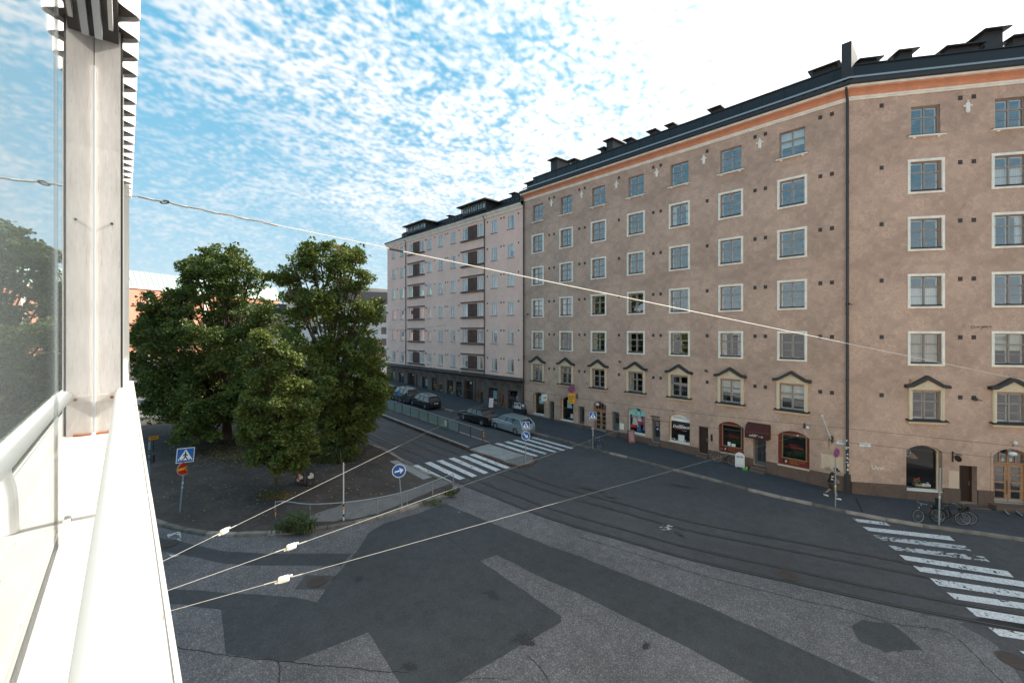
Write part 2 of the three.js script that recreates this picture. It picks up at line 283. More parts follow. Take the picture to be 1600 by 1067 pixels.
// roughened outline: extra points between corners, nudged a little
function rough(px, amt, seed) { const r = rng(seed), o = []; px.forEach((a, i) => { const b = px[(i + 1) % px.length], n = Math.max(1, Math.round(Math.hypot(a[0] - b[0], a[1] - b[1]) / 14)); for (let k = 0; k < n; k++) { const t = k / n; o.push([a[0] + (b[0] - a[0]) * t + (k ? (r() - 0.5) * amt : 0), a[1] + (b[1] - a[1]) * t + (k ? (r() - 0.5) * amt : 0)]); } }); return o; }
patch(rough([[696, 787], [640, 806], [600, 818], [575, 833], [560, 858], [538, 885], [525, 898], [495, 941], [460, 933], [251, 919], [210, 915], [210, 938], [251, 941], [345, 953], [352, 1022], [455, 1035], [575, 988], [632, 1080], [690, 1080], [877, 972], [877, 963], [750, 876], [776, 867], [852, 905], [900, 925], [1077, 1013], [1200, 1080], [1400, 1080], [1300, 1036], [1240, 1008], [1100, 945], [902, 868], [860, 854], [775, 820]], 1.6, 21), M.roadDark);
patch(rough([[200, 826], [240, 838], [348, 861], [412, 865.5], [549, 864.7], [533, 884], [390, 883.5], [353, 881], [240, 858], [200, 848]], 1.2, 22), M.roadDark);
patch(rough([[477, 898], [525, 900], [509, 921], [460, 921]], 1, 24), M.roadBlue);
patch(rough([[1331, 978], [1349, 968], [1392, 974], [1418, 993], [1443, 1016], [1384, 1020], [1344, 1002]], 5, 25), M.roadDark);
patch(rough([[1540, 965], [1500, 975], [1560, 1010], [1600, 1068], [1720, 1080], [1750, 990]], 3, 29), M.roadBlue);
// carriageway between the tram tracks and the far kerb
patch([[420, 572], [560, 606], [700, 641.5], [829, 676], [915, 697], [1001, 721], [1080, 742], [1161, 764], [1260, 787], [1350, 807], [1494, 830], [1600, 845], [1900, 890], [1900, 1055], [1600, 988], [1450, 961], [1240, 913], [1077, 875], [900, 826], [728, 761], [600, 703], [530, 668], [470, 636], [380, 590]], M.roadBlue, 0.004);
// kerbs: stones set one by one along a line of picture points
function kerb(pxs, w, h, mats, len, parent, drop = 0.3, inset = 0) {
  const line = curvePts(polyOf(pxs), 400); let acc = 0, start = line[0]; const r = rng(pxs.length * 7 + 1); let want = len * (0.85 + 0.3 * r());
  for (let i = 1; i < line.length; i++) {
    acc += line[i].distanceTo(line[i - 1]);
    if (acc >= want || i === line.length - 1) {
      const a = start, b = line[i], L = Math.hypot(b.x - a.x, b.z - a.z); if (L > 0.2) {
        const o = part('kerb_stone', kerbGeo(w, h + drop), mats[Math.floor(r() * mats.length)], parent);
        o.scale.x = L - 0.015; const mx = (a.x + b.x) / 2, mz = (a.z + b.z) / 2; const ang = Math.atan2(-(b.z - a.z), b.x - a.x);
        o.position.set(mx + Math.sin(ang) * inset, ground(mx, mz) + h + (r() - 0.5) * 0.012, mz + Math.cos(ang) * inset); o.rotation.y = ang; o.rotation.z = Math.atan2(ground(b.x, b.z) - ground(a.x, a.z), L);
      }
      start = b; acc = 0; want = len * (0.85 + 0.3 * r());
    }
  }
}
const kg = {}; function kerbGeo(w, h) { const k = w + '_' + h; if (!kg[k]) { const c = 0.02; kg[k] = flat(ext(shp([[-w / 2, -h], [w / 2, -h], [w / 2, -c], [w / 2 - c, 0], [-w / 2 + c, 0], [-w / 2, -c]]), 1, 0, -0.5).rotateY(Math.PI / 2)); } return kg[k]; }

// pavement along the tan and pink houses
const kerbFar = [[420, 571], [560, 604], [640, 625.5], [700, 641.5], [829, 676], [880, 689], [925, 702], [1001, 721], [1040, 732], [1080, 742], [1118, 752], [1161, 764], [1203, 775], [1260, 787], [1298, 796], [1350, 807], [1437, 822], [1494, 830], [1600, 845], [1750, 868]];
{
  const k = curvePts(polyOf(kerbFar), 60), back = [worldB(17, 0, -0.05), worldB(0, 0, -0.05), worldA(-59.3, 0, -0.05), worldA(-95, 0, -0.05)];
  var pavement = structure('pavement', sheet([...k, ...back], 0.12, 0.4), M.walk);
  kerb(kerbFar, 0.24, 0.13, M.kerb, 1.5, pavement, 0.3);
  const ramp = part('crack_seal', ribbon([gp(1338, 778, 0.12), gp(1348, 800, 0.12)].map(p => p), 0.10, 0.124), M.groove, pavement);
}
// the square with the lime trees
const kerbSquare = [[150, 770], [190, 794], [215, 806], [240, 815.5], [268, 825], [305.6, 833], [345, 837], [399, 836], [438.6, 834], [519, 825], [583, 812], [631, 798], [674, 783], [706, 772.4], [719, 769], [716, 764], [704, 757], [685, 749], [643, 731], [607, 708], [551, 685], [480, 655], [400, 624]];
{
  const k = curvePts(polyOf(kerbSquare), 120);
  var square = structure('plaza_paving', sheet([...k, gp(300, 580), gp(60, 580), gp(-250, 700)], 0.12, 0.4), M.pavers);
  kerb(kerbSquare, 0.26, 0.13, M.kerb, 1.1, square, 0.3);
  part('tactile_strip', sheet(polyOf([[595, 573], [650, 565], [905, 690], [840, 707]].map(z2)), 0.126), M.pale, square);
  part('cobble_strip', sheet(polyOf(rough([[470, 817], [540, 789], [600, 781], [690, 752], [702, 759], [640, 786], [590, 806], [520, 819]], 3, 4)), 0.125), M.concrete, square);
  part('plaza_drive', sheet([gp(60, 640), gp(200, 655), gp(300, 652), gp(420, 640), gp(420, 620), gp(200, 622), gp(60, 612)], 0.125), M.concrete, square);
  const soil = part('tree_bed', sheet(polyOf(rough([[300, 700], [340, 683], [400, 690], [470, 700], [500, 716], [440, 735], [370, 728], [330, 722]], 5, 6)), 0.127), M.soil, square);
  part('tree_bed', sheet(polyOf(rough([[495, 705], [535, 690], [560, 700], [545, 715], [510, 722]], 4, 7)), 0.127), M.soil, square);
}
// tram stop platform, crossing refuge
{
  const edge = [[440, 591], [500, 613.5], [566, 639], [650, 672], [733, 704]], far = [[764, 695.5], [700, 673], [610, 642.5], [520, 613.5], [460, 594]];
  var platform = structure('tram_platform', sheet(polyOf([...edge, ...far]), 0.24, 0.5), M.walk);
  kerb(edge, 0.3, 0.25, M.kerbRed, 1.4, platform, 0.3);
  part('edge_line', ribbon(curvePts(polyOf(edge), 20), 0.22, 0.262, 0), M.pale, platform);
  kerb(far, 0.18, 0.245, M.kerb, 1.4, platform, 0.3);
  var refuge = structure('crossing_refuge', sheet(polyOf([[733, 704.5], [763, 695.8], [820, 713.5], [787, 722.5]]), 0.13, 0.4), M.pale);
  const tipLine = [[733, 705.5], [787, 723.2], [800, 729], [812, 731], [828, 727.5], [836, 721], [834, 716], [820, 713], [764, 695.5]];
  part('cobbled_tip', sheet(polyOf([[787, 723], [800, 729], [812, 731], [828, 727.5], [836, 721], [834, 716], [820, 713.6]]), 0.135, 0.4), M.concrete, refuge);
  kerb(tipLine, 0.22, 0.14, M.kerbRed, 0.8, refuge, 0.3);
}
// tram tracks
const colsNear = [[380, 588], [470, 631.5], [530, 659], [600, 693.5], [680, 729], [736, 754], [790, 776], [860, 802.5], [969, 834], [1077, 864.5], [1240, 901], [1400, 935.5], [1600, 972.5], [1750, 998]];
const colsFar = [[430, 591], [500, 623], [564, 652], [644, 686.5], [700, 709.5], [795, 740], [860, 763], [969, 793], [1077, 822], [1240, 854], [1400, 884.5], [1600, 926.5], [1750, 955]];
const tracks = [];
for (const cols of [colsNear, colsFar]) {
  const c = curvePts(polyOf(cols), 160); tracks.push(c);
  const tr = structure('tram_track', null, null);
  for (const o of [-0.5, 0.5]) {
    part('joint_seal', ribbon(c, 0.22, 0.008, o), M.roadDark, tr);
    part('rail_groove', ribbon(c, 0.05, 0.0125, o * 0.9), M.groove, tr);
    part('tram_rail', ribbon(c, 0.065, 0.016, o * 1.02), M.railSteel, tr);
    part('rail_gap', ribbon(c, 0.03, 0.0135, o * 1.13), M.groove, tr);
  }
  if (cols === colsNear) for (const o of [0]) part('concrete_infill', ribbon(c.slice(0, 56), 0.74, 0.006, o), M.concrete, tr);
  else part('concrete_infill', ribbon(c.slice(0, 50), 0.74, 0.006, 0), M.concrete, tr);
}
// zebra crossings: every stripe a sheet of its own
const stripe = (q, worn) => part('crossing_stripe', sheet(polyOf(q), 0.021), worn ? M.paintWorn : M.paint, road);
[[[287, 133], [310, 127], [460, 203], [435, 208]], [[340, 121], [365, 115], [515, 187], [490, 194]], [[390, 112], [415, 107], [568, 176], [545, 182]], [[442, 102], [467, 97], [617, 162], [597, 168]], [[492, 93], [515, 88], [668, 150], [648, 157]], [[533, 85], [555, 80], [710, 140], [690, 146]]].forEach(q => stripe(q.map(z4)));
[[[485, 757], [530, 748], [943, 883], [905, 893]], [[585, 740], [630, 732], [1032, 858], [1005, 870]], [[672, 723], [718, 717], [1132, 838], [1105, 848]], [[765, 706], [810, 700], [1222, 822], [1195, 832]], [[855, 693], [900, 688], [1310, 803], [1283, 812]], [[972, 668], [1025, 655], [1435, 763], [1400, 778]]].forEach(q => stripe(q.map(z8)));
[[[392, 175], [418, 194], [598, 216], [570, 196]], [[445, 220], [480, 243], [950, 298], [918, 272]], [[503, 265], [540, 292], [1040, 353], [1005, 325], 1], [[587, 322], [625, 348], [1140, 413], [1105, 383], 1], [[645, 373], [680, 402], [1270, 497], [1235, 462]], [[720, 432], [760, 465], [1360, 555], [1318, 518]], [[812, 500], [855, 540], [1450, 630], [1400, 588]], [[903, 577], [950, 615], [1540, 702], [1490, 660]], [[1007, 658], [1065, 708], [1640, 802], [1580, 752]], [[1130, 768], [1190, 815], [1740, 905], [1690, 850]], [[1300, 895], [1370, 950], [1850, 1030], [1790, 970]]].forEach(q => stripe(q.slice(0, 4).map(z6), q[4]));
part('arrow_marking', sheet(polyOf(rough([[75, 205], [155, 183], [158, 245], [80, 222]].map(z3), 2.2, 31)), 0.012), M.paintWorn, road);
part('arrow_marking', sheet(polyOf([[85, 322], [150, 328], [105, 340]].map(z3)), 0.012), M.paintWorn, road);
part('lane_line', ribbon([gp(1000, 640 + 82), gp(1010, 725)].map(p => p), 0.01, 0.012), M.paintWorn, road);
{ const r = rng(8), pts = []; for (let i = 0; i < 26; i++) { const a = i / 26 * 6.283; pts.push(gp(1041 + Math.cos(a) * (9 + 4 * r()), 825 + Math.sin(a) * (3.6 + 2 * r()))); } part('paint_spill', sheet(pts, 0.018), M.paintWorn, road); }
// manhole covers
for (const [px, py, r] of [[1232, 900, 0.36], [495, 909, 0.38], [1586, 1033, 0.42], [262, 850, 0.36], [663, 886, 0.1]]) {
  const p = gp(px, py), t = thing('manhole_cover', { 1232: 'rusty round manhole cover between the tram rails', 495: 'dark manhole cover in a squarish asphalt patch', 1586: 'large round manhole cover beside the zebra stripes with worn paint', 262: 'manhole cover near the broken white arrow marking', 663: 'tiny round valve cap in the dark asphalt square' }[px], 'manhole', [p.x, ground(p.x, p.z), p.z]);
  part('ring', new THREE.RingGeometry(r * 0.9, r, 32).rotateX(-Math.PI / 2), M.iron, t, [0, 0.018, 0]); part('lid', cyl(r * 0.88, r * 0.88, 0.012, 32, 0, 0.004, 0), M.iron, t);
  if (r > 0.2) { const ribs = []; for (let i = -3; i <= 3; i++) ribs.push(bx(Math.sqrt(0.72 - (i / 3.6) ** 2 * 0.72) * r * 1.7, 0.006, r * 0.08, 0, 0.019, i * r * 0.22)); part('lid_rib', ribs, M.iron, t); }
}
// oil, tyre and wear stains on the asphalt: ragged dark specks of matter
{
  const stainT = ntex(256, (u, v) => { const d = Math.hypot(u - 0.5, v - 0.5) * 2, n = fbm(u * 14, v * 14, 4, 14) * 0.7 + fbm(u * 5 + 0.2, v * 5, 2, 5) * 0.5; const a = n - d * 0.55 > 0.34 ? 1 : 0; const k = 0.8 + 0.4 * vnoise(u * 60, v * 60, 60); return [0.17 * k, 0.17 * k, 0.175 * k, a]; }, 1), stM = std({ map: stainT, alphaTest: 0.5, roughness: 0.7 });
  for (const [px, py, w, d, a] of [[925, 766, 2.2, 0.7, 0.5], [955, 778, 0.9, 0.5, 0.2], [1063, 836, 0.9, 0.4, 1], [820, 1000, 1.0, 0.8, 0.3], [1010, 1010, 0.5, 0.4, 2], [640, 1042, 0.7, 0.5, 0], [1065, 760, 1.6, 0.6, 0.4], [1480, 880, 2.4, 0.8, 0.2], [560, 905, 0.6, 0.5, 1.2], [770, 930, 0.9, 0.6, 0.7]]) {
    const p = gp(px, py), c = Math.cos(a), s = Math.sin(a), g = sheet([[-1, -1], [1, -1], [1, 1], [-1, 1]].map(([i, j]) => V3(p.x + (i * w * c - j * d * s) / 2, 0, p.z + (i * w * s + j * d * c) / 2)), 0.0145), q = g.attributes.position, uv = g.attributes.uv;
    for (let i = 0; i < q.count; i++) { const dx = q.getX(i) - p.x, dz = q.getZ(i) - p.z; uv.setXY(i, (dx * c + dz * s) / w + 0.5, (-dx * s + dz * c) / d + 0.5); } part('asphalt_stain', g, stM, road);
  }
  const arc = (pts) => part('tyre_mark', ribbon(curvePts(polyOf(pts), 24), 0.16, 0.0105), M.roadDark, road);
  arc([[1372, 975], [1378, 990], [1390, 1006], [1408, 1019]]); arc([[1386, 973], [1393, 988], [1406, 1004], [1422, 1016]]);
}
// cracks in the worn asphalt
{
  const line = (pts, w) => part('asphalt_crack', ribbon(curvePts(polyOf(pts), 40).map((p, i) => { p.x += (NT[i * 7 + pts.length] - 0.5) * 0.06; p.z += (NT[i * 13 + 5] - 0.5) * 0.06; return p; }), w, 0.009), M.groove, road);
  line([[250, 1008], [350, 1024], [455, 1035], [560, 1046], [640, 1052]], 0.02); line([[434, 1034], [437, 1052], [432, 1075]], 0.02); line([[825, 1025], [845, 1045], [860, 1067], [880, 1085]], 0.018);
  line([[715, 1064], [760, 1060], [800, 1062]], 0.015); line([[648, 805], [700, 840], [742, 874]], 0.02); line([[900, 838], [1000, 868], [1090, 897], [1160, 915], [1240, 935], [1320, 952]], 0.025); line([[1320, 952], [1400, 975], [1480, 988], [1510, 1010], [1550, 1050], [1580, 1080]], 0.022);
}
// ================================================================ THE TAN CORNER HOUSE (two wings, one bend)
const WB = new THREE.Matrix4().makeRotationY(AANG * -1 + BANG);     // wing B in the frame of wing A
const bEnd = 17, bE = V3(bEnd, 0, 0).applyMatrix4(WB);
const pathAB = [[-28.1, 0], [0, 0], [bE.x, bE.z]];
const archHole = (x0, x1, y0, y1, rise) => { const p = new THREE.Path(); const w = x1 - x0, r = (w * w / 4 + rise * rise) / (2 * rise), cy = y1 - r, a = Math.asin(w / 2 / r); p.moveTo(x0, y0); p.lineTo(x1, y0); p.lineTo(x1, y1 - rise); p.absarc((x0 + x1) / 2, cy, r, Math.PI / 2 - a, Math.PI / 2 + a, false); p.lineTo(x0, y0); return p; };
const archShape = (x0, x1, y0, y1, rise) => { const p = new THREE.Shape(); const w = x1 - x0, r = (w * w / 4 + rise * rise) / (2 * rise), cy = y1 - r, a = Math.asin(w / 2 / r); p.moveTo(x0, y0); p.lineTo(x1, y0); p.lineTo(x1, y1 - rise); p.absarc((x0 + x1) / 2, cy, r, Math.PI / 2 - a, Math.PI / 2 + a, false); p.closePath(); return p; };
const rectHole = (x0, x1, y0, y1) => { const p = new THREE.Path(); p.moveTo(x0, y0); p.lineTo(x1, y0); p.lineTo(x1, y1); p.lineTo(x0, y1); p.closePath(); return p; };
const rectShape = (x0, x1, y0, y1) => shp([[x0, y0], [x1, y0], [x1, y1], [x0, y1]]);
const ring = (w, h, t, depth, z) => { const s = rectShape(-w / 2, w / 2, -h / 2, h / 2); s.holes.push(rectHole(-w / 2 + t, w / 2 - t, -h / 2 + t, h / 2 - t)); return ext(s, depth, 0, z); };

const tanHouse = thing('tan_apartment_house', 'tan rendered seven storey corner house with orange cornice and arched shop fronts', 'building', [CX, 0, CZ], ROT_A);
const put = (o, B, x, y, z) => { o.position.set(x, y, z); if (B) { o.position.applyMatrix4(WB); o.rotation.y += BANG - AANG; } return o; };
const rowTop = i => 20.16 - 3.393 * (i - 1);               // rows 1..4: framed windows
const colsA = [0, 1, 2, 3, 4, 5, 6].map(i => -(3.0 + 3.83 * i)), colsB = [3.94, 8.03, 12.12];

// --- window kinds
const RW = rng(404);
function casement(parent, w, h, glassZ, white) {           // two lights over two taller ones, each with a glazing bar
  const t = 0.065, fr = [ring(w, h, t, 0.08, glassZ - 0.04)];
  const tr = h / 2 - h * 0.36; fr.push(bx(0.085, h - 2 * t, 0.075, 0, 0, glassZ)); fr.push(bx(w - 2 * t, 0.085, 0.07, 0, tr, glassZ + 0.002));
  const pw = w / 2 - t - 0.0425, bh = tr - 0.0425 + h / 2 - t;
  for (const s of [-1, 1]) fr.push(bx(pw, 0.03, 0.04, s * (pw / 2 + 0.0425), -h / 2 + t + bh * 0.5, glassZ));
  part('frame', fr, white ? M.white : M.frame, parent);
  const z2_ = glassZ - 0.13, inn = [ring(w - 0.06, h - 0.06, 0.075, 0.04, z2_), bx(0.1, h - 0.2, 0.04, 0, 0, z2_ + 0.02), bx(w - 0.2, 0.07, 0.04, 0, tr, z2_ + 0.021)];
  part('inner_frame', inn, M.white, parent);
  for (const s of [-1, 1]) {
    for (const [y0, y1] of [[tr + 0.0425, h / 2 - t], [-h / 2 + t, tr - 0.0425]]) {
      const o = part('pane', paneGeo(pw, y1 - y0), M.glass, parent, [s * (pw / 2 + 0.0425), (y0 + y1) / 2, glassZ - 0.005]);
      o.rotation.set((RW() - 0.5) * 0.012, (RW() - 0.5) * 0.016, 0);
    }
  }
}
const pg = {}; function paneGeo(w, h) { const k = w.toFixed(3) + '_' + h.toFixed(3); return pg[k] ??= new THREE.BoxGeometry(w, h, 0.006); }
const cg = {}; function drape(w, h) { const k = w + '_' + h; if (!cg[k]) { const g = new THREE.PlaneGeometry(w, h, 24, 1), p = g.attributes.position; for (let i = 0; i < p.count; i++) p.setZ(i, 0.02 * Math.sin(p.getX(i) * 38) + 0.008 * Math.sin(p.getX(i) * 91)); g.computeVertexNormals(); cg[k] = g; } return cg[k]; }
function dressing(parent, w, h, z, roll) {
  if (roll < 0.16) { for (const s of [-1, 1]) part('curtain', drape(0.36, h), M.curtain, parent, [s * (w / 2 - 0.16), 0, z]); }
  else if (roll < 0.24) part('curtain', drape(+(w - 0.05).toFixed(2), +(h * 0.6).toFixed(2)), M.curtain, parent, [0, -h * 0.18, z]);
  else if (roll < 0.31) part('roller_blind', new THREE.PlaneGeometry(w - 0.08, h * 0.55), M.blind, parent, [0, h * 0.22, z]);
  else if (roll < 0.34) part('curtain', drape(+(w - 0.05).toFixed(2), h), M.curtain, parent, [0, 0, z]);
}
function framedWindow(B, x, top, W, H, roll) {
  const g = sub('window', tanHouse), w = W - 0.28, h = H - 0.27;
  part('surround', [ring(W, H, 0.13, 0.06, 0.002), ring(W - 0.2, H - 0.2, 0.045, 0.03, 0.0)], M.trim, g);
  part('sill', bx(w - 0.01, 0.09, 0.2, 0, -h / 2 + 0.035, -0.01), M.sheet, g);
  const c = sub('casement', g); c.name = 'casement'; g.remove(c);
  casement(g, w, h, -0.17, false); dressing(g, w, h, -0.36, roll ?? RW());
  put(g, B, x, top - H / 2, 0);
}
function topWindow(B, x, W, H, sillY) {
  const g = sub('window', tanHouse);
  casement(g, W, H, -0.2, false);
  part('sill', [bx(W + 0.42, 0.09, 0.22, 0, -H / 2 - 0.05, 0.06), bx(0.14, 0.08, 0.1, -W / 2 + 0.1, -H / 2 - 0.13, 0.05), bx(0.14, 0.08, 0.1, W / 2 - 0.1, -H / 2 - 0.13, 0.05)], M.trim, g);
  part('sill_flashing', bx(W + 0.46, 0.02, 0.26, 0, -H / 2 + 0.008, 0.06), M.sheet, g);
  dressing(g, W, H, -0.42, RW()); put(g, B, x, sillY + H / 2, 0);
}
function pedimentWindow(B, x, W, H, mid, roll) {
  const g = sub('window', tanHouse), ow = W + 0.34;
  for (const s of [-1, 1]) part('pilaster', [bx(0.19, H + 0.16, 0.1, s * (W / 2 + 0.075), 0.02, 0.04), bx(0.06, H + 0.1, 0.03, s * (W / 2 + 0.1), 0, 0.104)], M.trimDull, g);
  const y0 = H / 2 + 0.1, ap = 0.62;
  part('pediment', [ext(shp([[-ow / 2, y0], [ow / 2, y0], [ow / 2, y0 + 0.14], [0, y0 + ap], [-ow / 2, y0 + 0.14]]), 0.1, 0, 0.0), ext(shp([[-ow / 2 + 0.25, y0 + 0.16], [ow / 2 - 0.25, y0 + 0.16], [0, y0 + ap - 0.14]]), 0.04, 0, 0.1), bx(ow + 0.06, 0.06, 0.14, 0, y0 + 0.03, 0.06)], M.trimDull, g);
  const e = ow / 2 + 0.2, ch = shp([[-e, y0 + 0.10], [-ow / 2 + 0.12, y0 + 0.14], [0, y0 + ap], [ow / 2 - 0.12, y0 + 0.14], [e, y0 + 0.10], [e, y0 + 0.28], [ow / 2 - 0.14, y0 + 0.34], [0, y0 + ap + 0.22], [-ow / 2 + 0.14, y0 + 0.34], [-e, y0 + 0.28]]);
  part('pediment_flashing', ext(ch, 0.3, 0, -0.003), M.sheet, g);
  part('sill', [bx(ow + 0.16, 0.10, 0.2, 0, -H / 2 - 0.13, 0.1), bx(ow + 0.04, 0.08, 0.12, 0, -H / 2 - 0.21, 0.06)], M.trimDull, g);
  part('sill_flashing', ext(shp([[-0.01, 0.1], [0.27, 0.0], [0.27, -0.035], [-0.01, 0.03]]), ow + 0.26, 0).rotateY(-Math.PI / 2).translate(ow / 2 + 0.13, -H / 2 - 0.06, 0), M.sheet, g);
  casement(g, W, H, -0.15, false); dressing(g, W, H, -0.36, roll ?? RW() * 0.9); put(g, B, x, mid, 0);
}

// --- ground floor openings: [kind, x0, x1, bottom, top, rise], from the picture
const opA = (l, r, t, b, rise) => { const m = (l + r) / 2; return [fA(l, t)[0], fA(r, t)[0], fA(m, b)[1], fA(m, t)[1], rise]; };
const opB = (l, r, t, b, rise) => { const m = (l + r) / 2; return [fB(l, t)[0], fB(r, t)[0], fB(m, b)[1], fB(m, t)[1], rise]; };
const shopA = {
  salon1: opA(832.9, 850.6, 613, 648, 0.32), door1: opA(857.7, 866, 627, 656.5, 0), salon2: opA(875.7, 896.2, 620, 658, 0.32), door2: opA(903.8, 913.3, 635, 663, 0),
  gate: opA(927.4, 947.6, 627.5, 674.5, 0.35), door3: opA(956.3, 967.9, 643.5, 674, 0), boutique: opA(980.6, 1008.8, 636.8, 678, 0.34), door4: opA(1018.6, 1031.7, 654, 691.5, 0),
  hair: opA(1045.3, 1078.6, 646.7, 692.5, 0.34), door5: opA(1092, 1107, 667, 709, 0), red1: opA(1123.3, 1162.8, 659, 709.5, 0.34), entry: opA(1177.5, 1197.7, 678, 728, 0), red2: opA(1216, 1265.7, 673.7, 730, 0.36),
};
const shopB = { window: opB(1416, 1473, 695.5, 768, 0.34), side: opB(1500, 1527.6, 727.8, 787, 0), gate: opB(1552, 1609, 701, 787, 0.42) };
const openingsA = Object.values(shopA), openingsB = Object.values(shopB);

// --- the walls
function wallGeo(x0, x1, cols, W, H, shops) {
  const s = rectShape(x0, x1, -2.5, 24.3);
  for (const c of cols) {
    s.holes.push(rectHole(c - 0.725, c + 0.725, 21.55, 23.3));
    for (let r = 1; r <= 4; r++) { const y = rowTop(r) - H / 2; s.holes.push(rectHole(c - (W - 0.28) / 2, c + (W - 0.28) / 2, y - (H - 0.27) / 2, y + (H - 0.27) / 2)); }
    s.holes.push(rectHole(c - 0.72, c + 0.72, 4.76, 6.44));
  }
  for (const [a, b, y0, y1, rise] of shops) s.holes.push(rise ? archHole(a, b, y0, y1, rise) : rectHole(a, b, y0, y1));
  return ext(s, 0.5, 0, -0.5, 1, 14);
}
part('wall', wallGeo(-28.1, 0, colsA, 1.70, 1.98, openingsA), M.tan, tanHouse);
put(part('wall', wallGeo(0, bEnd, colsB, 1.84, 2.04, openingsB), M.tan, tanHouse), true, 0, 0, 0);
for (const c of colsA) { topWindow(false, c, 1.45, 1.75, 21.55); for (let r = 1; r <= 4; r++) framedWindow(false, c, rowTop(r), 1.70, 1.98); pedimentWindow(false, c, 1.44, 1.68, 5.6, c > -7.5 ? 0.28 : undefined); }
for (const c of colsB) { topWindow(true, c, 1.45, 1.75, 21.55); for (let r = 1; r <= 4; r++) framedWindow(true, c, rowTop(r), 1.84, 2.04, r === 3 ? (c < 5 ? 0.2 : 0.9) : r === 4 ? (c < 5 ? 0.33 : 0.28) : undefined); pedimentWindow(true, c, 1.44, 1.68, 5.6, 0.9); }
// plinth, between the doors
function plinth(x0, x1, shops, top, B) {
  const doors = shops.filter(o => o[2] < top).sort((a, b) => a[0] - b[0]); let x = x0;
  const seg = (a, b) => { if (b - a > 0.1) put(part('plinth', bx(b - a, top + 2.5, 0.09, (a + b) / 2, (top - 2.5) / 2, 0.045), M.plinth, tanHouse), B, 0, 0, 0); };
  for (const d of doors) { seg(x, d[0]); if (d[2] > -2) put(part('plinth', bx(d[1] - d[0], d[2] + 2.5, 0.085, (d[0] + d[1]) / 2, (d[2] - 2.5) / 2, 0.043), M.plinth, tanHouse), B, 0, 0, 0); x = d[1]; } seg(x, x1);
}
plinth(-28.1, -0.1, openingsA, 1.06, false); plinth(0.1, bEnd, openingsB, 0.82, true);
// doorsteps
for (const k of ['door1', 'door2', 'gate', 'door3', 'door4', 'door5', 'entry']) { const [a, b, y] = shopA[k], gy = ground(...[worldA((a + b) / 2, 0)].map(p => [p.x, p.z])[0]) + 0.12; const n = Math.max(1, Math.round((y - gy) / 0.18)); for (let i = 0; i < n; i++) { const hh = (y - gy) * (n - i) / n; part('doorstep', bx(b - a + 0.14, hh + 0.4, 0.28, (a + b) / 2, gy + hh / 2 - 0.2, 0.24 + i * 0.28), M.plinth, tanHouse); } }
for (const k of ['side', 'gate']) { const [a, b, y] = shopB[k], p = worldB((a + b) / 2, 0), gy = ground(p.x, p.z) + 0.12; put(part('doorstep', bx(b - a + 0.5, Math.max(0.06, y - gy) + 0.4, 0.5, (a + b) / 2, gy + Math.max(0.06, y - gy) / 2 - 0.2, 0.34), M.plinth, tanHouse), true, 0, 0, 0); }
// raised band round the arches
function archBand(o, B) { const [a, b, y0, y1, rise] = o; if (!rise) return; const s = archShape(a - 0.09, b + 0.09, y0, y1 + 0.09, rise * 1.05); s.holes.push(archHole(a + 0.005, b - 0.005, y0 + 0.002, y1 - 0.005, rise)); put(part('arch_band', ext(s, 0.05, 0, -0.02, 1, 12), M.tan, tanHouse), B, 0, 0, 0); }
for (const o of openingsA) archBand(o, false); for (const o of openingsB) archBand(o, true);
// ventilation grilles
{
  const g = bx(0.2, 0.24, 0.03, 0, 0, 0.012);
  const v = (B, x, y) => put(part('vent', g, M.vent, tanHouse), B, x, y, 0);
  for (let r = 0; r < 6; r++) { const y = r === 0 ? 23.55 : rowTop(r) - (r === 5 ? 0.45 : 0.35); for (let i = 0; i < 6; i++) { const m = (colsA[i] + colsA[i + 1]) / 2; if (i === 1 || i === 3) v(false, m + 0.25, y); else { v(false, m - 0.3, y); v(false, m + 0.35, y); } } v(false, -1.45, y); v(false, -0.85, y); v(true, 1.7, y); for (let i = 0; i < 2; i++) { const m = (colsB[i] + colsB[i + 1]) / 2; v(true, m - 0.35, y); v(true, m + 0.3, y); } }
}
// plaster ornaments under the eaves
{
  const orn = merge([new THREE.CapsuleGeometry(0.115, 0.42, 4, 10).scale(1, 1, 0.45), new THREE.SphereGeometry(0.07, 8, 6).scale(1.1, 0.9, 0.6).translate(-0.16, 0.1, 0), new THREE.SphereGeometry(0.07, 8, 6).scale(1.1, 0.9, 0.6).translate(0.16, 0.1, 0), new THREE.SphereGeometry(0.06, 8, 6).translate(0, 0.38, 0)]);
  for (const x of [0, 1, 2, 3, 4, 5].map(i => (colsA[i] + colsA[i + 1]) / 2)) put(part('ornament', orn, M.trim, tanHouse), false, x, 22.95, 0.04);
  for (const x of [0, 1].map(i => (colsB[i] + colsB[i + 1]) / 2)) put(part('ornament', orn, M.trim, tanHouse), true, x, 22.95, 0.04);
}
